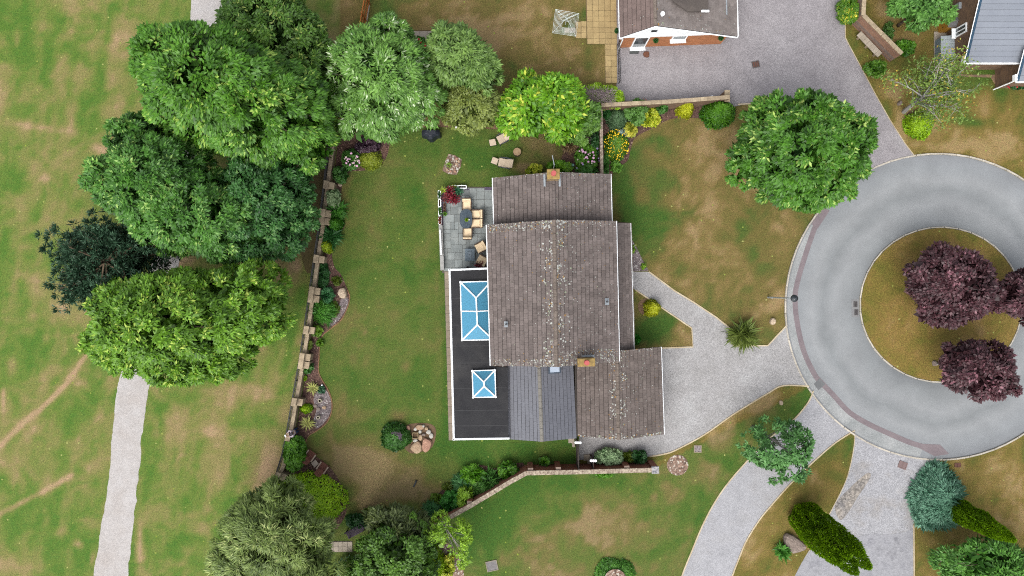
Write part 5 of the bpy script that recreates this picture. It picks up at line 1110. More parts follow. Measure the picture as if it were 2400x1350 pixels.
s = shrub('hydrangea', 'hydrangea with pink and lilac heads against the lichened stone wall', 1374, 374, 28, 32, 1.2, HY, F_BOX, 2000, cat='flowering shrub')
rf = random.Random(9)
def rnd_disc(cx, cy, rx, ry, n): return [(cx + rx * math.sqrt(rf.random()) * math.cos(a), cy + ry * math.sqrt(rf.random()) * math.sin(a)) for a in [rf.uniform(0, 6.28) for _ in range(n)]]
flowers(s, [(1364, 351), (1366, 355), (1372, 357), (1379, 362), (1375, 368), (1373, 369), (1377, 371), (1391, 370), (1379, 379), (1388, 378), (1393, 379), (1364, 382), (1390, 357), (1392, 364), (1358, 354)], M_PINK, .075, 1.2); flowers(s, [(1400, 348), (1403, 371), (1405, 377), (1366, 385), (1352, 394)], M_LILAC, .075, 1.1); flowers(s, [(1383, 359), (1383, 365), (1369, 372), (1354, 374), (1387, 383)], M_CREAM, .055, 1.2)
s = shrub('hydrangea', 'hydrangea with pink and cream heads next to the olive mound by the field wall', 822, 374, 20, 22, 1.1, HY, G((40, 96, 30), (96, 150, 60)), 1300, cat='flowering shrub'); flowers(s, rnd_disc(824, 376, 20, 22, 15), M_PINK, .07, 1.1); flowers(s, rnd_disc(822, 374, 19, 21, 9), M_CREAM, .055, 1.1)
s = mound('hypericum', 'rounded bush covered in small yellow flowers on the front lawn edge', 1442, 342, 29, 36, 1.0, (.14, .09), G((44, 104, 20), (110, 150, 40)), 2400, jit=.7, cat='flowering shrub'); flowers(s, rnd_disc(1446, 338, 31, 38, 130), M_YELF, .035, .93)
mound('olive_mound_shrub', 'low olive green mounded shrub at the corner of the lawn', 868, 375, 29, 24, .8, (.13, .06), F_ACID, 2600, power=2.6, jit=.8, out=.3)
shrub('smoke_bush', 'dark purple leaved shrub under the silvery tree', 862, 344, 30, 20, 1.0, (.15, .1), F_PLUM, 1500)
shrub('viburnum_shrub', 'round mid green shrub below the hydrangea, against the field wall', 799, 409, 18, 19, 1.2, (.15, .08), F_BOXD, 1600)
shrub('variegated_shrub', 'pale cream and green variegated shrub leaning on the field wall', 781, 466, 15, 28, 1.0, (.16, .09), F_VAR, 1600)
shrub('day_lily_clump', 'grassy dark green clump between the variegated shrub and the green ball', 790, 492, 15, 14, .7, (.4, .04), F_GRASSY, 500, droop=.2)
mound('box_ball_shrub', 'deep green clipped ball where the bark bed bulges into the lawn', 789, 527, 18, 18, 1.0, (.11, .07), G((34, 96, 10), (84, 146, 26)), 2000, power=2.8, jit=.7, out=.4)
shrub('day_lily_clump', 'arching dark green grassy clump south of the clipped green ball', 776, 556, 17, 16, .7, (.42, .045), G((26, 88, 36), (84, 146, 70)), 600, droop=.4)
mound('golden_ball_shrub', 'lime gold rounded conifer with a dead brown side on the field wall', 769, 578, 14, 16, .9, BALL, G((110, 140, 10), (180, 204, 40)), 1500, power=2.8, jit=.7, out=.4)
shrub('periwinkle_patch', 'dark green low ground cover along the field wall above the round blue green shrub', 758, 641, 12, 34, .4, (.12, .07), F_DKG, 1500)
shrub('thyme_patch', 'moss green low patch near the large pale boulder', 789, 658, 14, 10, .2, (.08, .05), F_MOSS, 900)
shrub('blue_spruce_shrub', 'round blue green shrub beside the large pale boulder', 767, 691, 14, 17, .8, (.14, .09), G((26, 86, 44), (76, 136, 80)), 1500)
mound('grass_tussock', 'bright green fountain grass tussock beside the field wall', 758, 728, 25, 25, .7, (.5, .035), F_GRASSY, 900, jit=.2, up=.3, offset=(-.5, .2))
shrub('moss_patch', 'dark moss green low patch beside the fountain grass', 786, 723, 10, 17, .2, (.08, .05), F_MOSS, 900)
shrub('heather_mound', 'small green mound where the bark bed narrows', 742, 776, 14, 13, .5, (.1, .05), G((66, 112, 12), (116, 156, 34)), 1100)
shrub('heather_mound', 'small moss green mound leaning on the field wall above the white ring pot', 722, 806, 11, 12, .5, (.1, .05), F_MOSS, 900)
shrub('heather_mound', 'small green tuft at the lawn edge above the white ring pot', 750, 803, 8, 8, .4, (.1, .05), G((60, 104, 12), (108, 150, 34)), 500)
shrub('peony_shrub', 'mid green leafy plant with small white blooms below the white ring pot', 719, 861, 14, 15, .7, (.15, .09), F_BOXD, 900)
shrub('primrose_tuft', 'tiny lime tuft at the foot of the field wall', 713, 887, 6, 6, .25, (.08, .06), F_LIME, 220)
shrub('succulent_clump', 'small blue green clump beside the striped yucca', 753, 913, 8, 9, .3, (.1, .06), G((50, 100, 70), (90, 140, 100)), 260)
mound('lime_mound_shrub', 'rounded lime green mound between the two striped yuccas', 719, 957, 14, 11, .5, (.1, .07), F_LIME, 1100, jit=.8, out=.3)
# south bed
shrub('laurel_shrub', 'glossy bright green rounded shrub where the brick wall bends', 1192, 1104, 23, 21, 1.1, (.18, .09), F_BOX, 2000)
shrub('fern_clump', 'bright green ferny clump at the lawn edge of the south bed', 1108, 1112, 26, 20, .8, (.24, .08), G((56, 122, 14), (120, 178, 40)), 1500)
mound('grass_tussock', 'blue green grass tussock in the south bed', 1084, 1133, 20, 20, .6, (.4, .035), G((40, 104, 52), (100, 160, 90)), 800, jit=.25, up=.3)
mound('grass_tussock', 'soft mid green grass tussock in the middle of the south bed', 1112, 1138, 16, 19, .6, (.4, .035), G((60, 118, 40), (120, 172, 76)), 800, jit=.2, up=.3)
shrub('phormium_clump', 'upright sword leaved green clump against the angled brick wall', 1146, 1130, 20, 22, .9, (.42, .05), G((48, 104, 36), (104, 160, 70)), 700, droop=.1)
shrub('laurel_shrub', 'deep green glossy shrub in the south bed beside the angled brick wall', 1058, 1176, 24, 23, 1.1, (.17, .09), G((30, 100, 28), (80, 156, 54)), 2000)
shrub('berberis_shrub', 'yellow green upright shrub overhanging the coping of the angled brick wall', 1092, 1165, 17, 24, 1.5, (.24, .08), F_LIGHT, 1100, cat='shrub')
mound('grass_tussock', 'dark blue green tussock low in the south bed by the lacy tree', 1014, 1196, 18, 20, .6, (.4, .035), G((34, 96, 50), (84, 146, 80)), 800, jit=.2, up=.3)
shrub('heath_patch', 'olive and rust ground cover between lawn edge and south bed grasses', 1055, 1143, 20, 12, .3, (.1, .05), F_MOSS, 900)
shrub('heath_patch', 'green ground cover at the tapering end of the south bed', 1022, 1168, 16, 14, .3, (.1, .05), G((60, 100, 20), (110, 140, 40)), 800)
shrub('rose_bush', 'small green bush against the brick wall near the side gate', 1278, 1082, 12, 9, .8, (.14, .08), F_BOX, 600)
shrub('euonymus_shrub', 'wide pale sage variegated shrub against the brick wall by the drive', 1427, 1071, 38, 17, 1.0, (.17, .09), F_SAGE, 2800)
shrub('skimmia_shrub', 'dark olive low shrub between the sage shrub and the dark laurel', 1473, 1072, 16, 12, .8, (.13, .08), F_MOSS, 800)
shrub('laurel_shrub', 'dark green rounded shrub at the drive end of the brick wall', 1500, 1070, 18, 15, 1.1, (.15, .08), F_DKG, 1500)
shrub('fern_tuft', 'green weeds along the outer foot of the brick wall', 1415, 1112, 22, 5, .25, (.12, .06), G((60, 120, 20), (110, 170, 50)), 400)
# front bed
mound('hebe_shrub', 'grey green fine leaved ball in the front bed corner', 1444, 283, 22, 24, 1.1, (.2, .035), F_GREYG, 3200, jit=.4, up=.3)
shrub('escallonia_shrub', 'loose mid green shrub against the drive wall', 1492, 264, 28, 30, 1.4, (.18, .07), G((60, 108, 40), (110, 156, 70)), 2400)
shrub('choisya_shrub', 'yellow green glossy shrub with gilded tips beside the loose shrub', 1522, 274, 22, 25, 1.0, (.19, .09), F_YEL, 1500)
shrub('pittosporum_shrub', 'small dark green shrub touching the coping of the drive wall', 1548, 253, 15, 14, 1.3, (.13, .08), F_BOXD, 1000)
shrub('euonymus_shrub', 'small golden variegated shrub above the yellow flowered bush', 1477, 304, 14, 17, .7, (.15, .08), G((70, 130, 20), (210, 200, 70)), 900)
shrub('lavender_clump', 'silver grey clump on the edge of the yellow flowered bush', 1462, 315, 16, 12, .5, (.14, .05), F_SILVER, 700)
shrub('ivy_patch', 'dark green low planting along the lichened stone wall', 1418, 392, 8, 34, .4, (.12, .07), F_BOXD, 900)
shrub('geranium_clump', 'small fresh green tuft at the corner of the front lawn', 1444, 392, 13, 13, .5, (.13, .06), G((70, 130, 30), (120, 170, 60)), 700)
shrub('ivy_patch', 'dark green foliage in the corner where the two walls meet', 1425, 268, 14, 12, .8, (.14, .08), F_DKG, 800)
shrub('pieris_shrub', 'yellow green rounded shrub against the gable beside the chimney', 1253, 398, 20, 12, 1.3, (.14, .06), F_YEL, 1100)
shrub('choisya_shrub', 'bright green shrub behind the chimney at the gable', 1310, 393, 30, 14, 1.4, (.17, .08), F_MAG, 1600)
shrub('fern_clump', 'mid green ferny shrub below the pink hydrangea', 1376, 400, 24, 12, 1.0, (.2, .07), G((50, 112, 36), (100, 160, 70)), 1100)
shrub('dried_sedge', 'dried straw coloured plant in the bark by the hydrangea', 1335, 344, 14, 11, .4, (.28, .05), F_DRYG, 300)
shrub('camellia_shrub', 'dark shrub filling the corner behind the wicker bench', 1398, 330, 12, 40, 1.2, (.15, .08), F_DKG, 1500)
shrub('camellia_shrub', 'dark green shrub between the magnolia and the garden bed', 1345, 322, 22, 16, 1.0, (.15, .08), F_DKG, 900)
# hedge with dead twiggy top north of the magnolia
hd = shrub('conifer_hedge', 'clipped green hedge with a dead grey twiggy top by the north drive', 1407, 228, 53, 30, 2.0, (.14, .06), F_HEDGE, 5200, crel=.3)
m = MB(); rr2 = random.Random(12)
for _ in range(420):
    c = P(rr2.uniform(1360, 1438), rr2.uniform(210, 238), rr2.uniform(2.0, 2.25)); a = rr2.uniform(0, 6.28); l_ = rr2.uniform(.15, .5)
    m.tube([c, c + Vector((math.cos(a) * l_ * .5, math.sin(a) * l_ * .5, rr2.uniform(0, .15))), c + Vector((math.cos(a + .4) * l_, math.sin(a + .4) * l_, rr2.uniform(-.05, .12)))], [.016, .012, .006], 3, False)
stuff(m.build('dead_twigs', plain('dead_wood', C(164, 148, 150), C(128, 112, 116), 5, .95), hd))
shrub('fern_tuft', 'tuft of green foliage trailing over the end of the clipped hedge', 1445, 240, 9, 16, 1.9, (.16, .06), F_HEDGE, 500)
# east garden
shrub('spindle_hedge', 'oval green hedge with yellow tips beside the north drive', 1988, 28, 25, 32, 1.4, (.15, .07), G((40, 92, 12), (104, 150, 30), (220, 206, 60)), 3400)
shrub('rhododendron_shrub', 'green shrub with dry pink blooms below the stone bench', 2053, 162, 26, 18, .9, (.18, .09), G((50, 104, 20), (120, 164, 50), (196, 160, 130)), 1500)
shrub('laurel_shrub', 'bright green foliage trailing along the inside of the rustic wall', 2120, 112, 24, 18, .9, (.16, .09), F_BOX, 1500)
shrub('ivy_patch', 'thin green foliage lining the coping of the rustic wall', 2082, 75, 10, 24, .5, (.14, .07), G((60, 104, 40), (100, 140, 64)), 700)
s = shrub('geranium_bed', 'red flowers under the wing of the brown brick house', 2385, 198, 26, 10, .5, (.13, .08), F_DKG, 900, cat='flower bed'); flowers(s, [(2363, 203), (2367, 201), (2372, 200), (2366, 206), (2390, 200), (2396, 201), (2384, 204), (2400, 199)], M_REDF, .06, .55)
shrub('pampas_clump', 'spiky olive green grass plant in the corner of the front path', 1740, 783, 22, 22, .8, (.55, .045), G((70, 96, 30), (150, 166, 80)), 900, droop=.15, rdir=1.4)
shrub('box_shrub', 'small deep green shrub against the house wall by the triangular lawn', 1491, 797, 8, 13, .7, (.11, .07), G((30, 110, 20), (70, 160, 40)), 700)
shrub('fern_tuft', 'small fern tuft beside the broken rock under the wide cypress', 1834, 1292, 12, 16, .5, (.3, .05), F_GRASSY, 320)
shrub('weed_tuft', 'bright weed tuft in the bark triangle by the path', 1508, 624, 5, 6, .2, (.1, .05), F_LIGHT, 120)
shrub('weed_tuft', 'bright leafy tuft at the house wall in the bark triangle', 1482, 585, 3, 8, .4, (.12, .06), F_LIGHT, 160)
shrub('rose_bush', 'rose bush with red blooms under the grey green tree', 985, 100, 14, 12, .8, (.14, .08), F_BOX, 500)
flowers(bpy.data.objects['rose_bush.001'], [(983, 101), (986, 99), (996, 104), (997, 108), (981, 92)], M_REDF, .08, .85)
for o_ in [x for x in bpy.data.objects if x.name.startswith('elder_shrub')][:1]: flowers(o_, [(1104, 220), (1091, 163), (1078, 236), (1103, 240), (1069, 298), (1153, 224), (1098, 165), (1052, 236)], M_WHF, .06, 4.0)
for o_ in [x for x in bpy.data.objects if x.name.startswith('round_box_shrub')][:1]:
    m = MB()
    for _ in range(60):
        a = rf.uniform(0, 6.28); c = P(929 + rf.uniform(-10, 10), 1034 - 12 + rf.uniform(-9, 9), 1.28); m.tube([c, c + Vector((math.cos(a) * .16, math.sin(a) * .16, rf.uniform(0, .12)))], [.03, .012], 4, False)
    stuff(m.build('dead_centre', plain('dead_purple', C(130, 110, 128), C(104, 86, 100), 6, .95), o_))
# sword leaved rosettes: every leaf a piece
def sword(name, mat, w=.12):
    me = bpy.data.meshes.new('leaf'); vs = [(0, -.25 * w, 0), (.5, -.5 * w, .1), (1, 0, -.05), (.5, .5 * w, .1), (0, .25 * w, 0), (.5, 0, .06)]
    me.from_pydata(vs, [], [(0, 1, 5), (0, 5, 4), (1, 2, 5), (5, 2, 3), (4, 5, 3)]); me.materials.append(mat); return me
M_STRIPE = plain('striped_leaf', C(214, 214, 130), C(178, 186, 100), 14, .5, .4, objrand=.15); M_YUC = plain('yucca_leaf', C(150, 190, 60), C(120, 166, 44), 10, .5, .4, objrand=.15); M_YUC2 = plain('lime_yucca_leaf', C(196, 214, 70), C(160, 196, 56), 10, .5, .4, objrand=.15)
def rosette(name, label, px, py, r, mat, n, h=.1, w=.13, pot=None):
    b = P(px, py); root = thing(name, label, 'plant', (b.x, b.y, 0), group='spiky rosettes'); me = sword(name, mat, w)
    m = MB(); m.lathe((b.x, b.y, 0), [(.1, 0), (.08, h + .05), (.03, h + .1)], 8); m.build('stem', M_BARK, root)
    for k in range(n):
        a = k * 2.399 + rf.uniform(-.2, .2); el = rf.uniform(-.05, .9) if k > n * .3 else rf.uniform(.5, 1.2); l_ = M(r) * rf.uniform(.75, 1.1)
        piece('leaf', me, root, (b.x, b.y, h + .04), (l_, l_, l_), rot=(0, -el * .8, a))
rosette('yucca_plant', 'cream striped yucca north of the lime mound in the bark bed', 735, 908, 20, M_STRIPE, 34)
rosette('yucca_plant', 'cream striped yucca south of the lime mound near the leaning person', 723, 990, 22, M_STRIPE, 36)
rosette('yucca_plant', 'green yucca in the rectangular pebble bed on the lawn', 1053, 388, 10, M_YUC, 26, .15)
rosette('cordyline_plant', 'lime green spiky cordyline at the patio corner', 1041, 449, 11, M_YUC2, 30, .7)
# ------------------------------------------------------------------ furniture and small things
M_CUSH = plain('tan_fabric', C(236, 214, 180, 1.4), C(222, 198, 164, 1.4), 5, .9, .1, fscale=12, fine=.08); M_WICK = plain('dark_wicker', C(92, 70, 58), C(74, 58, 50), 8, .8, fscale=20, fine=.25)
M_SLING = plain('taupe_sling', C(214, 196, 174, 1.5), C(200, 182, 160, 1.5), 5, .85, .1, fscale=14, fine=.08); M_ANTH = plain('anthracite_metal', C(66, 74, 84), C(58, 66, 76), 4, .5, .4); M_TTOP = plain('slate_blue_top', C(84, 100, 114), C(72, 88, 102), 6, .6, .3, fscale=10, fine=.12)
M_TEAK = plain('red_stained_wood', C(150, 98, 84), C(126, 80, 66), 4, .85, fscale=14, fine=.18); M_GREYP = plain('grey_paint', C(136, 152, 164), C(122, 138, 150), 4, .6, fscale=12, fine=.1); M_TERR = plain('terracotta', C(140, 92, 70), C(112, 74, 58), 6, .9); M_SOIL = plain('potting_soil', C(62, 48, 40), C(48, 38, 32), 12, .95)
RX = lambda d: Matrix.Rotation(math.radians(d), 3, 'X')
def place(o, px, py, ang, z=0.0):
    o.location = P(px, py, 0) + Vector((0, 0, z)); o.rotation_euler = (0, 0, math.radians(ang)); WL[o.name] = Vector((0, 0, 0)); return o
def cushion(c, sz, tilt=None, b=.04):
    m = MB(); m.cbox(c, sz, b, 0, tilt); return m
def dining_chair():
    t = thing('patio_chair', 'x', 'chair')          # front towards -y
    cushion((0, -.02, .43), (.54, .54, .1)).build('seat', M_CUSH, t); cushion((0, .3, .68), (.54, .1, .5), RX(-16)).build('backrest', M_CUSH, t)
    for x in (-.26, .26):
        for y in (-.26, .26): m = MB(); m.box((x, y, .2), (.05, .05, .4)); m.build('leg', M_WICK, t)
        m = MB(); m.box((x * 1.12, 0, .6), (.06, .52, .04)); m.box((x * 1.12, -.24, .48), (.05, .05, .24)); m.build('armrest', M_WICK, t)
    m = MB(); m.box((0, 0, .36), (.56, .58, .05)); m.build('seat_frame', M_WICK, t); m = MB(); m.box((0, .36, .62), (.58, .04, .56), 0, RX(-16)); m.build('back_frame', M_WICK, t); return t
ch0 = dining_chair(); first = True
for x, y, a, lb in ((1095, 484, 0, 'tan cushioned chair at the north end of the oval patio table'), (1117, 504, -90, 'northern of two tan chairs between the oval table and the house'), (1117, 525, -90, 'southern of two tan chairs between the oval table and the house'), (1097, 547, 180, 'tan cushioned chair at the south end of the oval patio table'), (1126, 581, -62, 'tan chair angled towards the grey fire table, nearer the oval table'), (1129, 611, -118, 'tan chair angled towards the grey fire table, beside the flat roof')):
    o = ch0 if first else copy_tree(ch0); first = False; o['label'] = lb; o['group'] = 'patio chairs'; place(o, x, y, a); o.scale = (1.08, 1.12, 1)
    if a in (-62, -118): o.scale = (1.18, 1.0, 1)
pt = thing('oval_table', 'oval slate blue slatted patio table between the tan chairs', 'table', P(1094, 515)); c = P(1094, 515)
for k in range(11):
    x = -.38 + k * .076; hl = .66 * (1 - abs(x / .46) ** 2.6) ** .5; m = MB(); m.cbox((c.x + x, c.y, .73), (.07, hl * 2, .03), .006); m.build('slat', M_TTOP, pt)
m = MB(); m.tube([(c.x + .42 * math.cos(a) * (abs(math.cos(a)) ** -.15 if abs(math.cos(a)) > .05 else 1), c.y + .66 * math.sin(a), .725) for a in np.linspace(0, 6.283, 33)], .025, 5, False); m.build('rim', M_ANTH, pt)
for sx in (-.25, .25):
    for sy in (-.42, .42): m = MB(); m.tube([(c.x + sx * .6, c.y + sy * .6, .7), (c.x + sx, c.y + sy, 0)], .025, 6); m.build('leg', M_ANTH, pt)
c = P(1094, 515, .75); q = thing('table_plant', 'small green pot plant on the oval patio table', 'plant', (c.x, c.y - .02, .748)); m = MB(); m.lathe((c.x, c.y - .02, .748), [(.06, 0), (.08, .12), (.07, .12)], 12); m.build('pot', M_GREYP, q)
rng = np.random.RandomState(3); n = 120; d = unit(rng.normal(size=(n, 3)) + np.array([0, 0, .8])); leaf_obj('foliage', leaf_verts(np.array([c.x, c.y - .02, .88]) + d * .05, d, unit(rng.normal(size=(n, 3))), np.full(n, .1), np.full(n, .05)), rng.rand(n), F_LIME, q)
m = MB(); m.lathe((c.x + .17, c.y, .748), [(.05, 0), (.055, .1), (.04, .14), (.02, .16)], 14); tag(m.build('candle_holder', M_WHITE, origin=(c.x + .17, c.y, .748)), 'round white candle holder beside the plant on the oval table', 'candle holder')
ft = thing('fire_table', 'square grey slatted fire table on the patio', 'table', P(1102, 598)); c = P(1102, 598)
m = MB(); m.box((c.x, c.y, .22), (.58, .74, .44)); m.build('base', M_GREYP, ft)
for k in range(9): m = MB(); m.cbox((c.x - .3 + k * .075, c.y, .47), (.068, .86, .04), .008); m.build('slat', M_GREYP, ft)
m = MB(); m.cbox((c.x, c.y, .51), (.26, .44, .03), .01); lid = m.build('lid', plain('burner_lid', C(132, 146, 158), C(120, 134, 146), 4, .5), ft); m = MB(); m.lathe((c.x, c.y, .525), [(.03, 0), (.03, .03), (.015, .04)], 10); m.build('knob', M_ANTH, lid)
# loungers on the lawn
def recliner():
    t = thing('sun_chair', 'x', 'chair')             # front towards -x
    m = MB(); m.box((-.2, 0, .4), (.52, .58, .04), 0, Matrix.Rotation(math.radians(8), 3, 'Y')); m.build('seat', M_SLING, t); m = MB(); m.box((.3, 0, .62), (.66, .58, .04), 0, Matrix.Rotation(math.radians(-42), 3, 'Y')); m.build('backrest', M_SLING, t)
    for y in (-.34, .34):
        m = MB(); m.tube([(-.35, y, .58), (0, y * 1.05, .62), (.38, y, .66)], [.028, .04, .028], 6); m.build('armrest', M_ANTH, t)
        m = MB(); m.tube([(-.46, y, .0), (-.4, y, .58)], .02, 5); m.build('leg', M_ANTH, t); m = MB(); m.tube([(.42, y, .0), (.2, y, .6)], .02, 5); m.build('leg', M_ANTH, t)
        m = MB(); m.tube([(-.46, y * .9, .37), (.06, y * .9, .41), (.56, y * .9, .86)], .02, 5); m.build('side_rail', M_ANTH, t)
    return t
r0 = recliner(); r0['label'] = 'taupe reclining sun chair under the magnolia'; r0['group'] = 'sun chairs'; place(r0, 1181, 326, 27)
r1 = copy_tree(r0); r1['label'] = 'taupe reclining sun chair facing the footstool near the house gable'; place(r1, 1184, 385, -11)
def stool():
    t = thing('footstool', 'x', 'footstool'); m = MB(); m.cbox((0, 0, .36), (.44, .44, .05), .02); m.build('seat', M_SLING, t)
    for x in (-.2, .2):
        for y in (-.2, .2): m = MB(); m.tube([(x, y, .34), (x * 1.1, y * 1.1, 0)], .018, 5); m.build('leg', M_ANTH, t)
    m = MB(); m.tube([(-.22, -.22, .33), (.22, -.22, .33), (.22, .22, .33), (-.22, .22, .33), (-.22, -.22, .33)], .018, 5); m.build('frame', M_ANTH, t); return t
s0 = stool(); s0['label'] = 'taupe footstool beside the sun chair under the magnolia'; s0['group'] = 'footstools'; place(s0, 1155, 336, 12)
s1 = copy_tree(s0); s1['label'] = 'taupe footstool beside the sun chair near the house gable'; place(s1, 1160, 379, -20)
c = P(1212, 358); st = thing('stump_table', 'round pale tree stump table on the lawn between the sun chairs', 'table', c); m = MB(); m.lathe((c.x, c.y, 0), [(.29, 0), (.25, .1), (.255, .36), (.24, .38)], 18); m.build('stump', M_BARK, st); m = MB(); m.lathe((c.x, c.y, .381), [(.27, 0), (.27, .02), (.1, .022)], 18); m.build('top', plain('sawn_wood', C(216, 186, 150), C(186, 152, 116), 9, .85, fscale=20, fine=.18), st)
# covered barbecue
c = P(1013, 320); bq = thing('barbecue', 'barbecue under a dark navy fabric cover on the lawn', 'barbecue', c)
def loft(m, secs):
    n = len(secs[0]); vs = [v for s_ in secs for v in s_]; fs = [(i * n + k, i * n + (k + 1) % n, (i + 1) * n + (k + 1) % n, (i + 1) * n + k) for i in range(len(secs) - 1) for k in range(n)]; fs.append(tuple((len(secs) - 1) * n + k for k in range(n))); m.add(vs, fs)
o2 = [(-.62, .27), (.6, .27), (.66, .05), (.62, -.12), (.36, -.16), (.1, -.4), (-.12, -.42), (-.36, -.2), (-.66, -.12), (-.67, .1)]
m = MB(); loft(m, [[(c.x + x * f, c.y + y * f + dy, z) for x, y in o2] for f, z, dy in ((1.02, .02, 0), (.98, .45, .01), (.95, .85, .02), (.62, 1.05, .06), (.5, 1.1, .08))]); m.build('cover', plain('navy_cover', C(46, 52, 64), C(36, 42, 54), 5, .55, .4, fscale=6, fine=.2, bmp=.3), bq, smooth=False)
for x in (-.5, .5): m = MB(); m.tube([(c.x + x, c.y + .2, .05), (c.x + x + .04, c.y + .2, .05)], .07, 10); m.build('wheel', M_BLACK, bq)
m = MB(); m.tube([(c.x - .45, c.y + .02, 1.0), (c.x, c.y - .02, 1.06), (c.x + .42, c.y + .02, 1.0)], [.02, .025, .02], 5); m.build('hem_strap', plain('cover_strap', C(74, 82, 96), C(66, 74, 88), 4, .6), bq)
# adirondack chairs and table
def adirondack():
    t = thing('garden_armchair', 'x', 'chair')       # front towards +y
    for k in range(5): m = MB(); m.cbox((-.2 + k * .1, .12, .34), (.09, .5, .025), .005, 0, RX(8)); m.build('seat_slat', M_TEAK, t)
    for k in range(5): m = MB(); m.cbox((-.2 + k * .1, -.3, .62 + .03 * (2 - abs(k - 2))), (.09, .025, .62 + .06 * (2 - abs(k - 2))), .005, 0, RX(28)); m.build('back_slat', M_TEAK, t)
    for x in (-.3, .3):
        m = MB(); m.cbox((x, .06, .55), (.09, .6, .025), .005); m.build('armrest', plain('bleached_arm', C(196, 176, 156), C(180, 156, 138), 4, .9), t)
        m = MB(); m.box((x, .3, .27), (.05, .05, .54)); m.build('leg', M_TEAK, t); m = MB(); m.box((x, -.22, .27), (.05, .05, .52)); m.build('leg', M_TEAK, t)
    return t
a0 = adirondack(); a0['label'] = 'red brown slatted garden armchair nearer the bright evergreen hedge'; a0['group'] = 'garden armchairs'; place(a0, 730, 1066, -35)
a1 = copy_tree(a0); a1['label'] = 'red brown slatted garden armchair nearer the clipped conifer hedge'; place(a1, 759, 1094, -35)
c = P(742, 1083); gt = thing('side_table', 'square pale stone topped table between the two garden armchairs', 'table', c); m = MB(); m.cbox((c.x, c.y, .42), (.4, .4, .05), .015, math.radians(40)); m.build('top', plain('grey_stone_top', C(186, 172, 156), C(168, 154, 140), 4, .9, fscale=14, fine=.1), gt)
for k in range(4): a = math.radians(85 + 90 * k); m = MB(); m.box((c.x + .22 * math.cos(a), c.y + .22 * math.sin(a), .2), (.05, .05, .4), a); m.build('leg', M_TEAK, gt)
# benches
def bench(label, px, py, ang, mat, L=1.2):
    t = thing('garden_bench', label, 'bench', P(px, py), math.radians(ang))
    WL[t.name] = Vector((0, 0, 0))
    for k in range(4): m = MB(); m.cbox((0, -.18 + k * .12, .43), (L, .1, .03), .006); m.build('seat_slat', mat, t)
    for k in range(3): m = MB(); m.cbox((0, .3 + k * .02, .58 + k * .13), (L, .025, .1), .005); m.build('back_slat', mat, t)
    for x in (-L / 2 + .06, L / 2 - .06):
        m = MB(); m.box((x, -.18, .31), (.06, .06, .62)); m.box((x, .3, .45), (.06, .06, .9)); m.build('leg', mat, t); m = MB(); m.cbox((x, .05, .63), (.07, .5, .03), .005); m.build('armrest', mat, t)
    return t
bench('dark brown bench half hidden behind the pink hydrangea by the stone wall', 1380, 333, -90, plain('brown_bench', C(104, 82, 80), C(90, 70, 70), 4, .8), .9)
bench('weathered purple brown bench under the trees beside the bare lawn end', 838, 1240, 28, plain('purple_bench', C(92, 76, 96), C(78, 64, 82), 4, .85), 1.3)
# patio planters, low wall, pots
def planter(label, x0, y0, x1, y1, plant):
    a, b = P(x0, y0), P(x1, y1); c = (a + b) / 2; sx, sy = abs(b.x - a.x), abs(a.y - b.y); t = thing('trough_planter', label, 'planter', (c.x, c.y, 0), group='white trough planters')
    for dx, dy, w, d in ((0, sy / 2, sx, .05), (0, -sy / 2, sx, .05), (sx / 2, 0, .05, sy - .05), (-sx / 2, 0, .05, sy - .05)): m = MB(); m.box((c.x + dx, c.y + dy, .22), (w, d, .44)); m.build('side', M_WHITE, t)
    m = MB(); m.box((c.x, c.y, .2), (sx - .06, sy - .06, .34)); m.build('soil', M_SOIL, t)
    if plant:
        rng = np.random.RandomState(int(x0 + y0)); n = 260; pos = np.array([c.x, c.y, .4]) + (rng.rand(n, 3) - .5) * np.array([sx * .9, sy * .9, .12]); leaf_obj('planting', leaf_verts(pos, unit(rng.normal(size=(n, 3)) + np.array([0, 0, .5])), unit(rng.normal(size=(n, 3)) + np.array([0, 0, 1])), np.full(n, .12), np.full(n, .06)), rng.rand(n), plant, t)
planter('white trough planter nearest the cordyline on the west patio edge', 1028.5, 449, 1034, 467, F_DKG); planter('white trough planter of bare soil on the west patio edge', 1029, 469, 1034.5, 486, None); planter('white trough planter with green planting on the west patio edge', 1029.5, 488, 1035, 506, F_BOXD); planter('white trough planter with rusty planting next to the low patio wall', 1030, 508, 1035.5, 527, G((90, 40, 34), (150, 80, 60)))
planter('white trough planter with green and gold planting on the north patio edge', 1056, 437, 1074, 443, F_ACID); planter('white trough planter with dark soil on the north patio edge', 1075, 437, 1094, 443, None)
pw = thing('low_wall', 'low pale rendered wall along the lower half of the patio edge', 'wall', P(1036, 580)); wall_run(pw, [(1034, 529), (1038, 634)], .42, .2, M_STONE, unit_box('coping_stone', plain('pale_coping', C(198, 196, 192), C(176, 176, 174), 3, .85, objrand=.06), .06), .26, .05, .5)
m = MB(); a, b = P(1033.5, 540), P(1036.5, 598); m.tube([(a.x, a.y, .62), (b.x, b.y, .62)], .06, 6); hr_ = m.build('handrail', M_GUT, pw)
for t_ in (.05, .5, .95): p = a.lerp(b, t_); m = MB(); m.tube([(p.x, p.y, .45), (p.x, p.y, .62)], .02, 5); m.build('bracket', M_ANTH, hr_)
M_LAV = plain('purple_slate', C(112, 100, 122), C(92, 82, 100), 8, .85, fscale=16, fine=.3)
for x0, y0, x1, y1 in ((1035, 447, 1039, 528), (1082, 443, 1100, 446), (1136, 439, 1155, 446)): sheet('slate_strip', [(x0, y0), (x1, y0), (x1, y1), (x0, y1)], .072, M_LAV, patio)
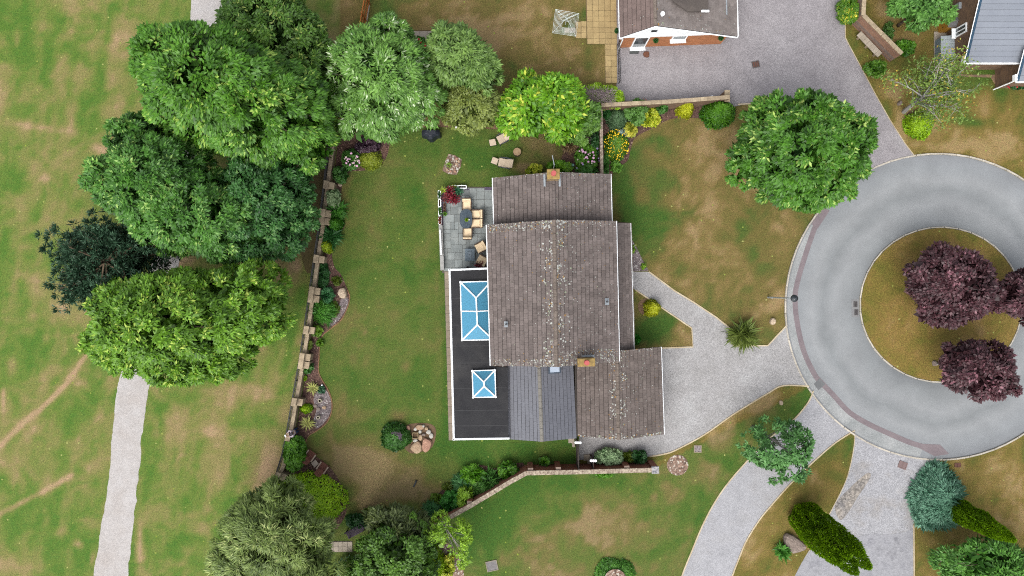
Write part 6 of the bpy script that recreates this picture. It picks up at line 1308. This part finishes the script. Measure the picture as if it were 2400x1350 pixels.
def potted(label, px, py, r, h, pmat, plant=None, lsz=(.1, .05), n=120, sp=1.0, name='flower_pot', group='pots on the patio'):
    c = P(px, py); z0 = .065; t = thing(name, label, 'plant pot', (c.x, c.y, z0), group=group)
    m = MB(); m.lathe((c.x, c.y, z0), [(r * .7, 0), (r, h), (r * .85, h), (r * .8, h - .04)], 14); m.build('pot', pmat, t); m = MB(); m.lathe((c.x, c.y, z0 + h - .05), [(r * .8, 0), (r * .5, .02)], 12); m.build('soil', M_SOIL, t)
    if plant:
        rng = np.random.RandomState(int(px * 7 + py)); d = unit(rng.normal(size=(n, 3)) + np.array([0, 0, .7])); pos = np.array([c.x, c.y, z0 + h]) + d * np.array([sp, sp, sp * .8]) * rng.uniform(.2, 1, (n, 1)) * r * 1.6
        leaf_obj('foliage', leaf_verts(pos, d + rng.normal(size=(n, 3)) * .6, unit(d + np.array([0, 0, .6])), lsz[0] * rng.uniform(.7, 1.2, n), np.full(n, lsz[1])), rng.rand(n), plant, t)
potted('empty pale pot at the head of the pot row on the patio', 1042, 473, .07, .2, plain('pale_pot', C(180, 186, 180), C(160, 168, 164), 5, .8))
for k, y in enumerate((481, 488, 495)): potted('brown clay pot in the middle of the pot row on the patio', 1042.6 + k * .2, y, .1, .24, M_TERR, group='clay pots in the patio row')
potted('pot of green leaves at the foot of the pot row on the patio', 1043, 502, .1, .24, M_TERR, F_BOX, n=90)
potted('red leaved acer in a pot behind the cordyline', 1056, 451, .17, .4, M_ANTH, F_RED, (.16, .08), 260, 1.4, 'potted_acer', None); potted('largest red leaved acer in a pot on the patio', 1064, 467, .18, .35, M_ANTH, F_RED, (.16, .08), 320, 1.55, 'potted_acer', None); potted('small dusky red acer in a pot near the trough planters', 1047, 466, .13, .3, M_ANTH, G((90, 36, 44), (150, 80, 80)), (.13, .07), 240, 1.6, 'potted_acer', None)
potted('blue green leafy plant in a pot beside the red acers', 1074, 450, .15, .35, M_ANTH, G((24, 80, 50), (70, 130, 90)), (.15, .07), 220, 1.5, 'potted_plant', None); potted('red leaved plant in a pot in the corner by the flat roof', 1126, 622, .14, .3, M_TERR, F_RED, (.16, .05), 200, 1.6, 'potted_plant', None); potted('small dark pot against the flat roof edge', 1097, 628, .12, .2, M_ANTH, None)
# rings and pots in the bark bed
M_RING = plain('cream_concrete', C(226, 216, 192), C(206, 196, 172), 6, .9)
for x, y, r, lb in ((727, 837, .17, 'large white ring planter high in the bark bed'), (752, 938, .14, 'white ring planter in the slate below the striped yucca'), (748, 977, .13, 'small white ring planter beside the southern striped yucca')):
    c = P(x, y); t = thing('ring_planter', lb, 'planter', c, group='white ring planters'); m = MB(); m.lathe((c.x, c.y, 0), [(r, 0), (r, .3), (r - .015, .32), (r - .05, .32), (r - .055, .2)], 20); m.build('ring', M_RING, t); m = MB(); m.lathe((c.x, c.y, .2), [(r - .05, 0), (r - .08, .01)], 16); m.build('soil', M_SOIL, t)
c = P(756, 902); t = thing('globe_light', 'small white globe light beside the northern striped yucca', 'garden light', c); m = MB(); m.lathe((c.x, c.y, .1), [(.02, -.1), (.025, 0), (.055, .02), (.065, .06), (.05, .1), (.02, .12)], 10); m.build('globe', M_WHITE, t)
# stones
def stone(name, label, poly, h, mat, cat='stone', group=None, seed=1):
    r = random.Random(seed); pts = spline(poly, 4, True); cx_ = sum(p[0] for p in pts) / len(pts); cy_ = sum(p[1] for p in pts) / len(pts); c = P(cx_, cy_); n = len(pts); secs = []
    for f, z in ((.98, -.02), (1.0, h * .45), (.9, h * .85), (.62, h), (.2, h * 1.04)): secs.append([(c.x + (x - cx_) * S * f * r.uniform(.96, 1.04), c.y - (y - cy_) * S * f * r.uniform(.96, 1.04), max(-.02, z + r.uniform(-.02, .02) * h * 2)) for x, y in pts])
    m = MB(); loft(m, secs); o = m.build(name, mat, origin=c, smooth=False); return tag(o, label, cat, group)
M_SAND = plain('sandstone', C(214, 188, 156), C(190, 158, 132), 3, .9, .15, fscale=10, fine=.2, bmp=.5); M_PINKS = plain('pink_sandstone', C(214, 170, 146), C(188, 144, 124), 3, .9, .15, fscale=10, fine=.2, bmp=.5); M_PALES = plain('pale_boulder', C(226, 206, 182), C(204, 182, 156), 4, .9, .15, fscale=10, fine=.18, bmp=.5); M_GREYS = plain('grey_rock', C(168, 152, 142), C(136, 122, 114), 4, .9, .15, fscale=10, fine=.25, bmp=.5); M_WHS = plain('white_stone', C(230, 226, 216), C(206, 202, 192), 6, .85, fscale=12, fine=.15)
stone('boulder', 'large pale boulder on the slate at the lawn edge of the bark bed', [(797, 678), (804, 674), (810, 676), (814, 690), (810, 699), (800, 698), (793, 688)], .4, M_PALES)
stone('rock_slab', 'broad tan rock slab at the foot of the rockery', [(962, 1048), (978, 1032), (989, 1042), (988, 1056), (976, 1062)], .35, M_SAND, group='rockery stones')
stone('rock_slab', 'pink flat rock slab on the right of the rockery', [(992, 1030), (998, 1026), (1012, 1034), (1008, 1052), (996, 1059), (990, 1050)], .32, M_PINKS, group='rockery stones')
for k, (x, y, w, h_, mt, lb) in enumerate(((984, 1001, 11, 6, M_SAND, 'ochre rock at the top of the rockery'), (974, 1005, 4, 4, M_WHS, 'small white stone near the round box shrub'), (985, 1011, 4, 4, M_WHS, 'small white stone in the middle of the rockery'), (993, 998, 3, 3, M_WHS, 'little white stone at the top right of the rockery'), (1005, 1012, 6, 5, M_WHS, 'white lumpy rock at the right of the rockery'), (1011, 1021, 5, 6, M_WHS, 'white and grey rock beside the pink slab'), (974, 1032, 6, 4, M_WHS, 'long pale stone above the tan slab'), (986, 1025, 5, 7, M_SAND, 'upright tan stone in the middle of the rockery'), (1000, 1004, 4, 4, M_SAND, 'small tan stone beside the white lumpy rock'), (993, 1018, 5, 3, M_GREYS, 'grey stone among the rockery ornaments'), (957, 1003, 5, 6, M_PINKS, 'pinkish stone between the round shrub and the rockery'), (938, 994, 7, 3, M_PINKS, 'pinkish stone behind the round shrub'))):
    stone('rockery_stone', lb, [(x - w, y), (x - w * .4, y - h_), (x + w * .6, y - h_ * .9), (x + w, y + h_ * .2), (x + w * .3, y + h_), (x - w * .7, y + h_ * .7)], .22, mt, group='rockery stones', seed=k)
c = P(974, 1020); t = thing('wooden_crate', 'small open wooden frame ornament in the rockery', 'crate', c)
for dx, dy, w, d in ((0, .2, .42, .04), (0, -.2, .42, .04), (.2, 0, .04, .4), (-.2, 0, .04, .4)): m = MB(); m.box((c.x + dx, c.y + dy, .12), (w, d, .2)); m.build('side', plain('pale_timber', C(196, 176, 136), C(176, 156, 118), 5, .9), t)
stone('boulder', 'round cream boulder on the front verge near the lamp post', [(1803, 752), (1808, 745), (1815, 748), (1816, 756), (1809, 761), (1804, 758)], .3, M_PALES); stone('boulder', 'small round cream stone on the verge between the two drives', [(1825, 943), (1829, 938), (1834, 942), (1832, 949), (1827, 948)], .2, M_PALES)
stone('boulder', 'broken grey pink rock beside the wide cypress', [(1834, 1265), (1842, 1248), (1862, 1256), (1886, 1278), (1872, 1290), (1848, 1292)], .5, M_GREYS); stone('boulder', 'grey rock at the foot of the feathery corner tree', [(2203, 1306), (2212, 1302), (2220, 1308), (2216, 1322), (2204, 1320)], .35, M_GREYS); stone('boulder', 'grey stone beneath the sparse silver tree', [(2102, 242), (2108, 237), (2112, 241), (2109, 247), (2103, 247)], .25, M_GREYS)
for k, (x, y, lb) in enumerate(((760, 955, 'tan stone in the slate between the ring planters'), (746, 958, 'grey stone in the slate near the lime mound'), (739, 951, 'flat grey stone beside the lime mound'), (797, 434, 'pale stone at the corner of the bed near the variegated shrub'))): stone('bed_stone', lb, [(x - 5, y), (x - 1, y - 4), (x + 4, y - 3), (x + 5, y + 2), (x, y + 4)], .14, (M_SAND, M_GREYS, M_GREYS, M_PALES)[k], group='stones in the bark bed', seed=k)
for k, (x, y) in enumerate(((1056, 368), (1062, 372), (1070, 372), (1075, 378), (1076, 386), (1072, 396), (1066, 402), (1048, 398), (1045, 390), (1050, 376), (1056, 402), (1070, 384))): stone('edging_stone', 'small mixed stone round the yucca in the pebble bed', [(x - 3, y), (x, y - 3), (x + 3, y - 1), (x + 2, y + 3), (x - 2, y + 2)], .1, (M_GREYS, M_WHS, M_PINKS, M_SAND)[k % 4], group='stones of the pebble bed', seed=k)
c = P(973, 1133); t = thing('garden_torch', 'small black lamp lying on the dry lawn', 'lamp', c); m = MB(); m.tube([(c.x - .1, c.y - .22, .06), (c.x + .06, c.y + .12, .06)], .05, 8); m.build('shaft', M_ANTH, t); m = MB(); m.tube([(c.x + .06, c.y + .12, .06), (c.x + .11, c.y + .24, .06)], [.06, .09], 8); m.build('head', M_BLACK, t)
c = P(1340, 392); t = thing('lantern', 'green glass garden lantern in the bark near the gable', 'lamp', c); m = MB(); m.lathe((c.x, c.y, 0), [(.1, 0), (.03, .04), (.03, .8), (.12, .84), (.12, .86)], 12); m.build('post', M_ANTH, t); m = MB(); m.lathe((c.x, c.y, .86), [(.11, 0), (.09, .12), (.04, .14)], 12); m.build('glass', plain('green_glass', C(120, 176, 158), C(92, 150, 134), 4, .2, .6), t)
# street lamp
c = P(1800, 697); t = thing('street_lamp', 'pale grey street lamp with dark round head beside the turning circle', 'street lamp', c); zl_ = 4.6; hx = c.x
m = MB(); m.tube([(c.x, c.y, 0), (c.x, c.y, .9)], .065, 10); m.build('base', plain('lamp_base', C(196, 204, 206), C(180, 188, 192), 4, .5), t); m = MB(); m.tube([(c.x, c.y, .9), (c.x, c.y, zl_)], [.045, .035], 10); m.build('pole', plain('lamp_pole', C(184, 196, 200), C(170, 182, 188), 4, .45), t)
m = MB(); m.lathe((c.x, c.y, zl_), [(.06, -.1), (.2, 0), (.24, .06), (.22, .14), (.12, .22), (.04, .26)], 20); m.build('lamp_head', plain('lamp_black', C(44, 52, 58), C(36, 42, 48), 4, .4, .5), t); m = MB(); m.lathe((c.x, c.y, zl_ + .25), [(.06, 0), (.05, .06), (.02, .08)], 12); m.build('finial', M_ANTH, t)
# covers, grates, mat
def grate(label, px, py, ang, w, l, n, frame, infill, bars=None, name='drain_grate', cat='drain', z=.03, group=None):
    c = P(px, py); t = thing(name, label, cat, c, group=group); a = math.radians(ang); d = lambda x, y: (c.x + x * math.cos(a) - y * math.sin(a), c.y + x * math.sin(a) + y * math.cos(a))
    for x, y, w_, l_ in ((0, l / 2, w, .05), (0, -l / 2, w, .05), (w / 2 - .025, 0, .05, l - .05), (-w / 2 + .025, 0, .05, l - .05)): p = d(x, y); m = MB(); m.box((p[0], p[1], z), (w_, l_, .05), a); m.build('frame', frame, t)
    m = MB(); m.box((c.x, c.y, z - .012), (w - .1, l - .05, .03), a); m.build('plate', infill, t)
    for k in range(n): p = d(0, -l / 2 + l * (k + 1) / (n + 1)) if l > w else d(-w / 2 + w * (k + 1) / (n + 1), 0); m = MB(); m.box((p[0], p[1], z + .01), (w - .1, .03, .025) if l > w else (.03, l - .1, .025), a); m.build('bar', bars or frame, t)
M_IRON = plain('rusty_iron', C(124, 84, 70), C(108, 76, 66), 6, .8, fscale=14, fine=.2); M_CAST = plain('cast_iron', C(112, 108, 108), C(94, 90, 90), 6, .7); M_VOID = plain('drain_void', C(58, 54, 54), C(48, 44, 44), 4, .9)
grate('iron drain grate in the road beside the island, the northern of two', 2004.5, 713, 0, .26, .36, 5, M_CAST, M_VOID, group='road drains'); grate('iron drain grate in the road beside the island, the southern of two', 2006.5, 732, 0, .26, .36, 5, M_CAST, M_VOID, group='road drains')
grate('rusty brown manhole cover in the north drive', 1771, 151, 12, .52, .42, 2, M_CAST, M_IRON, name='manhole_cover', cat='manhole'); grate('plain brown manhole cover in the worn drive', 2115, 1090, -20, .6, .46, 1, plain('cover_brown', C(150, 126, 122), C(138, 116, 112), 4, .8), plain('cover_brown2', C(146, 124, 122), C(134, 114, 112), 4, .8), name='manhole_cover', cat='manhole'); grate('small brown cover in the dry verge below the turning circle', 2244, 1090, 0, .44, .24, 1, M_IRON, M_IRON, name='manhole_cover', cat='manhole')
grate('stone framed cover filled with gravel on the verge by the drive', 1635, 1052, -1, .54, .46, 0, plain('cover_stone', C(180, 166, 142), C(160, 146, 124), 5, .9), SLATE, name='manhole_cover', cat='manhole'); grate('grey stone framed cover on the south lawn', 1153, 1326, 12, .8, .68, 0, plain('cover_stone2', C(176, 166, 150), C(150, 140, 126), 5, .9), plain('cover_grey', C(150, 146, 146), C(124, 120, 120), 6, .9), name='manhole_cover', cat='manhole')
grate('dark grey doormat outside the bungalow door', 1486, 119, 1, .64, .38, 3, plain('mat_edge', C(84, 88, 88), C(76, 80, 80), 4, .9), plain('mat_rubber', C(112, 116, 114), C(98, 102, 100), 10, .95), name='doormat', cat='doormat', z=.02)
stone('plant_tray', 'brown half round clay tray on the drive outside the bungalow', [(1507, 128), (1510, 122), (1520, 122), (1520, 134), (1511, 134)], .12, M_TERR, 'tray'); stone('trunk_stone', 'pale stone block at the foot of the staked purple tree', [(2180, 846), (2188, 844), (2192, 856), (2182, 856)], .35, M_GREYS); stone('garden_ornament', 'round white carved ornament on the neighbouring lawn', [(1237, 170), (1243, 163), (1250, 165), (1250, 176), (1240, 177)], .3, M_WHS, 'ornament')
# rotary airer
c = P(1325, 58); t = thing('rotary_airer', 'square metal rotary clothes airer on the neighbouring lawn', 'clothes airer', c); M_STEEL = plain('galvanised', C(214, 222, 218, 1.3), C(196, 206, 202, 1.3), 4, .4, .5)
m = MB(); m.tube([(c.x, c.y, 0), (c.x, c.y, 1.75)], .025, 8); m.build('pole', M_STEEL, t); zc = 1.8; cor = [A(1302, 22, zc), A(1357, 32, zc), A(1350, 85, zc), A(1295, 77, zc)]; cn = sum(cor, Vector()) / 4
for q in cor: m = MB(); m.tube([(c.x, c.y, 1.2), q], .018, 5); m.build('arm', M_STEEL, t)
for k in range(8):
    f = .3 + .7 * k / 7; pts = [cn + (q - cn) * f + Vector((0, 0, (f - 1) * .35)) for q in cor]; m = MB(); m.tube(pts + [pts[0]], .014, 4, False); m.build('washing_line', M_STEEL, t)
# stained trellis fence beside the lane trees
M_ORW = plain('orange_stain', C(206, 128, 62), C(182, 106, 48), 5, .8, fscale=14, fine=.15); fe = thing('trellis_fence', 'orange stained wooden fence by the neighbouring lawn', 'fence', P(858, 40)); fa, fb = P(874, -30), P(852, 92)
for z in (.35, 1.0, 1.6): m = MB(); m.box(((fa.x + fb.x) / 2, (fa.y + fb.y) / 2, z), ((fb - fa).length, .05, .09), math.atan2((fb - fa).y, (fb - fa).x)); m.build('rail', M_ORW, fe)
nn_ = 22
for k in range(nn_ + 1): p = fa.lerp(fb, k / nn_); m = MB(); m.box((p.x - .05, p.y, .85), (.02, .06, 1.6)); m.build('slat', M_ORW, fe)
for k in range(4): p = fa.lerp(fb, k / 3); m = MB(); m.box((p.x, p.y, .88), (.09, .09, 1.76)); m.build('post', M_ORW, fe)
m = MB(); a, b = P(866, 12), P(858, 62); m.tube([(a.x, a.y, .05), (b.x, b.y, .05)], .05, 5); tag(m.build('timber_sleeper', plain('pale_sleeper', C(200, 190, 172), C(176, 166, 148), 5, .9), origin=a), 'pale timber lying along the foot of the orange fence', 'timber')
# side gates by the garage
M_DKW = plain('dark_fence_wood', C(96, 86, 80), C(80, 72, 68), 5, .9, fscale=12, fine=.2)
def gate(label, x0, y0, x1, y1, h, sx0, sy0):
    a, b = P(x0, y0), P(x1, y1); t = thing('side_gate', label, 'gate', a, group='dark timber side gates'); L = (b - a).length; an = math.atan2((b - a).y, (b - a).x); n = max(3, int(L / .14))
    for k in range(n): p = a.lerp(b, (k + .5) / n); m = MB(); m.cbox((p.x, p.y, h / 2 + .03), (L / n - .012, .03, h), .004, an); m.build('board', M_DKW, t)
    for z in (.3, h - .2): m = MB(); m.box(((a.x + b.x) / 2 + .04, (a.y + b.y) / 2, z), (L, .04, .09), an); m.build('rail', M_DKW, t)
    for p in (a, b): m = MB(); m.box((p.x, p.y, (h + .1) / 2), (.11, .11, h + .1), an); m.build('post', M_DKW, t)
    m = MB(); zc = h + .14
    for k, dx in enumerate((-.14, 0, .14)): m.lathe((a.x + dx, a.y + .02, zc), [(.11, 0), (.09, .06), (.03, .09)], 8)
    m.build('lamp', M_WHITE, t)  # white plastic post caps, not a light source
    for k, (w, d) in enumerate(((.42, .42), (.2, .28))): p = P(sx0 + k * 5, sy0 + k * 11.5); m = MB(); m.cbox((p.x, p.y, .05), (w, d, .1), .01, 0); m.build('step', M_PALE, t)
gate('long dark timber fence gate between the garage corner and the brick wall', 1349, 1024, 1351, 1085, 1.75, 1339, 1031); gate('short dark timber gate between the drive corner and the brick wall', 1384, 1066, 1385, 1086, 1.6, 1375, 1072)
# iron gate beside the bungalow path
ir = thing('iron_railing', 'thin black iron railing between the slab path and the north drive', 'railing', P(1449, 150)); a, b = P(1447, 106), P(1450, 196)
for z in (.2, 1.0): m = MB(); m.tube([(a.x, a.y, z), (b.x, b.y, z)], .02, 5); m.build('rail', M_BLACK, ir)
for k in range(17): p = a.lerp(b, k / 16); m = MB(); m.tube([(p.x, p.y, 0), (p.x, p.y, 1.05 + (.08 if k % 4 == 0 else 0))], .012 if k % 4 else .025, 5); m.build('bar', M_BLACK, ir)
# hanging baskets on the bungalow
for k, (x, y, z, lb) in enumerate(((1446.5, 72, 2.0, 'round green hanging basket on the bungalow side wall'), (1537, 95, 1.6, 'round green hanging basket between the bungalow door and window'), (1690, 89, 1.7, 'round green hanging basket at the far corner of the bungalow'))):
    c = A(x, y, z); t = thing('hanging_basket', lb, 'hanging basket', c, group='hanging baskets'); rng = np.random.RandomState(k); n = 420; d = unit(rng.normal(size=(n, 3))); leaf_obj('foliage', leaf_verts(np.array(c) + d * .13, d + rng.normal(size=(n, 3)) * .7, d, np.full(n, .08), np.full(n, .05)), rng.rand(n), F_DKG, t); m = MB(); m.lathe((c.x, c.y, c.z - .1), [(.05, -.03), (.12, .05), (.1, .06)], 10); m.build('bowl', M_ANTH, t); m = MB(); m.tube([(c.x, c.y, c.z), (c.x, c.y + .06, c.z + .4), (c.x, c.y + .35, c.z + .42)], .008, 4); m.build('bracket', M_BLACK, t)
# things along the drive wall
def small_pot(label, px, py, r, h, mat, pl=None): potted(label, px, py, r, h, mat, pl, (.1, .05), 90, 1.2, 'flower_pot', 'pots along the drive wall')
small_pot('white square topped pot against the drive wall', 1664, 233, .14, .45, M_WHITE); small_pot('dark pot against the drive wall near its end', 1676, 234, .13, .35, M_ANTH); small_pot('pot of orange flowers against the drive wall', 1508, 244, .12, .35, M_TERR, G((60, 110, 30), (226, 90, 50))); small_pot('pot of blue green leaves against the drive wall by the hedge', 1482, 246, .12, .35, M_TERR, F_BOXD); small_pot('dark flat bowl against the drive wall', 1645, 236, .16, .25, M_ANTH); small_pot('black bucket on the drive beside the drive wall', 1612, 238, .13, .3, M_BLACK)
# storage at the brick house
M_MUST = plain('mustard_paint', C(206, 152, 58), C(186, 134, 48), 4, .7); t = thing('storage_cabinet', 'mustard wooden storage cabinet against the brown brick house', 'cabinet', (30.25, 18.3, 0)); m = MB(); m.box((30.2, 18.3, .6), (.5, .75, 1.2)); m.build('body', M_MUST, t)
m = MB(); m.add([(29.9, 17.88, 1.2), (30.5, 17.88, 1.2), (30.5, 18.72, 1.2), (29.9, 18.72, 1.2), (29.9, 18.3, 1.45), (30.5, 18.3, 1.45)], [(0, 1, 5, 4), (4, 5, 2, 3), (0, 4, 3), (1, 2, 5), (3, 2, 1, 0)]); m.build('roof', plain('felt_roof', C(112, 104, 100), C(130, 136, 140), 3, .8), t); m = MB(); m.box((29.94, 18.3, .55), (.02, .66, 1.0)); d_o = m.build('door', M_MUST, t); m = MB(); m.box((29.92, 18.1, .6), (.02, .03, .1)); m.build('handle', M_BLACK, d_o)
M_SHED = plain('pale_metal', C(190, 200, 204), C(176, 186, 192), 3, .5, .4, fscale=10, fine=.05); t = thing('garden_store', 'pale grey metal garden store beneath the sparse silver tree', 'shed', (30.2, 16.6, 0)); m = MB(); m.box((30.12, 16.6, .42), (.85, 1.5, .84)); m.build('body', plain('store_side', C(150, 166, 174), C(140, 156, 164), 3, .6), t)
for k in range(6): m = MB(); m.box((30.12, 15.92 + k * .272, .92), (.98, .262, .05), 0, Matrix.Rotation(math.radians(-9), 3, 'Y')); m.build('lid_panel', M_SHED, t)
# ------------------------------------------------------------------ the person at the wall
def skin_mesh(name, J, E, mat, parent, sub=2):
    """continuous surface grown over a skeleton; J: joint -> (x, y, z, rx, ry)"""
    ks = list(J); me = bpy.data.meshes.new(name); me.from_pydata([J[k][:3] for k in ks], [(ks.index(a), ks.index(b)) for a, b in E], [])
    o = bpy.data.objects.new('tmp', me); link(o); sk = o.modifiers.new('s', 'SKIN'); sk.use_smooth_shade = True
    for i, k in enumerate(ks): me.skin_vertices[0].data[i].radius = J[k][3:5]; me.skin_vertices[0].data[i].use_root = (i == 0)
    ss = o.modifiers.new('u', 'SUBSURF'); ss.levels = sub; ss.render_levels = sub
    bpy.context.view_layer.update(); ev = o.evaluated_get(bpy.context.evaluated_depsgraph_get()); m2 = bpy.data.meshes.new_from_object(ev); bpy.data.objects.remove(o)
    m2.materials.clear(); m2.materials.append(mat); r = bpy.data.objects.new(name, m2); link(r); r.parent = parent; return r
pp = P(699, 1006); per = thing('person', 'person in pink white top and jeans standing at the field wall, arms held forward', 'person', pp, math.radians(203)); WL[per.name] = Vector((0, 0, 0))
M_SKIN = plain('skin', C(206, 160, 134), C(196, 148, 124), 6, .6); M_TOP = plain('pink_white_cotton', C(232, 216, 224), C(216, 198, 208), 6, .9); M_JEAN = plain('denim', C(40, 66, 108), C(32, 54, 92), 8, .9); M_HAIR = plain('dark_hair', C(60, 50, 56), C(84, 74, 80), 10, .6)
J = {'pel': (0, 0, .95, .13, .11), 'chest': (.01, 0, 1.28, .14, .12), 'neck': (.02, 0, 1.46, .055, .055), 'jaw': (.06, 0, 1.54, .07, .07), 'head': (.03, 0, 1.64, .09, .1), 'crown': (.01, 0, 1.71, .07, .075)}
E = [('pel', 'chest'), ('chest', 'neck'), ('neck', 'jaw'), ('jaw', 'head'), ('head', 'crown')]
for s_, n_ in ((-1, 'l'), (1, 'r')):
    J.update({'sh' + n_: (.02, .17 * s_, 1.38, .06, .06), 'el' + n_: (.2, .22 * s_, 1.16, .043, .043), 'wr' + n_: (.42, .09 * s_, 1.2, .03, .03), 'pa' + n_: (.48, .06 * s_, 1.21, .034, .02), 'hip' + n_: (0, .1 * s_, .88, .095, .09), 'kn' + n_: (.02, .11 * s_, .48, .06, .06), 'an' + n_: (-.02, .11 * s_, .09, .04, .04), 'to' + n_: (.13, .13 * s_, .04, .035, .03)})
    E += [('chest', 'sh' + n_), ('sh' + n_, 'el' + n_), ('el' + n_, 'wr' + n_), ('wr' + n_, 'pa' + n_), ('pel', 'hip' + n_), ('hip' + n_, 'kn' + n_), ('kn' + n_, 'an' + n_), ('an' + n_, 'to' + n_)]
    for f in range(4):
        z = 1.235 - .017 * f; l_ = (.075, .085, .08, .065)[f]
        J.update({'f%d%s' % (f, n_): (.515, (.055 - .004 * f) * s_, z, .009, .009), 'g%d%s' % (f, n_): (.515 + l_ * .55, .045 * s_, z, .008, .008), 'h%d%s' % (f, n_): (.515 + l_ * .7, .02 * s_, z, .007, .007)}); E += [('pa' + n_, 'f%d%s' % (f, n_)), ('f%d%s' % (f, n_), 'g%d%s' % (f, n_)), ('g%d%s' % (f, n_), 'h%d%s' % (f, n_))]
    J.update({'t0' + n_: (.49, .035 * s_, 1.24, .011, .011), 't1' + n_: (.53, .02 * s_, 1.255, .009, .009)}); E += [('pa' + n_, 't0' + n_), ('t0' + n_, 't1' + n_)]
skin_mesh('body', J, E, M_SKIN, per)
JT = {'a': (0, 0, .92, .165, .14), 'b': (.01, 0, 1.15, .15, .13), 'c': (.01, 0, 1.32, .165, .14), 'd': (.02, 0, 1.43, .08, .08)}; ET = [('a', 'b'), ('b', 'c'), ('c', 'd')]
for s_, n_ in ((-1, 'l'), (1, 'r')): JT.update({'s' + n_: (.02, .18 * s_, 1.385, .078, .075), 'e' + n_: (.2, .225 * s_, 1.16, .06, .06), 'w' + n_: (.37, .115 * s_, 1.19, .046, .046)}); ET += [('c', 's' + n_), ('s' + n_, 'e' + n_), ('e' + n_, 'w' + n_)]
skin_mesh('top', JT, ET, M_TOP, per)
JJ = {'p': (0, 0, .96, .15, .13)}; EJ = []
for s_, n_ in ((-1, 'l'), (1, 'r')): JJ.update({'h' + n_: (0, .1 * s_, .86, .11, .105), 'k' + n_: (.02, .11 * s_, .48, .078, .078), 'a' + n_: (-.02, .11 * s_, .12, .06, .06)}); EJ += [('p', 'h' + n_), ('h' + n_, 'k' + n_), ('k' + n_, 'a' + n_)]
skin_mesh('jeans', JJ, EJ, M_JEAN, per)
skin_mesh('hair', {'a': (-.01, 0, 1.66, .105, .11), 'b': (-.02, 0, 1.735, .09, .095), 'c': (-.07, 0, 1.58, .08, .085), 'd': (-.09, 0, 1.46, .06, .07)}, [('a', 'b'), ('a', 'c'), ('c', 'd')], M_HAIR, per)
for s_ in (-1, 1): m = MB(); m.lathe((.118, .035 * s_, 1.645), [(.004, -.008), (.012, 0), (.004, .008)], 8); o = m.build('eye', M_WHITE, None); o.parent = per
m = MB(); m.add([(.11, -.014, 1.6), (.11, .014, 1.6), (.145, 0, 1.605), (.118, 0, 1.65)], [(0, 2, 1), (0, 3, 2), (1, 2, 3)]); o = m.build('nose', M_SKIN, None); o.parent = per
m = MB(); m.box((.122, 0, 1.572), (.012, .05, .01)); o = m.build('mouth', plain('lips', C(176, 104, 98), C(166, 96, 92), 6, .6), None); o.parent = per
an = math.radians(203); hx_, hy_ = pp.x + .56 * math.cos(an), pp.y + .56 * math.sin(an)
m = MB(); m.cbox((hx_, hy_, 1.235), (.1, .17, .035), .01, an); tag(m.build('remote_controller', M_WHITE, origin=(hx_, hy_, 1.22)), 'white handheld controller in the hands of the person at the wall', 'controller')
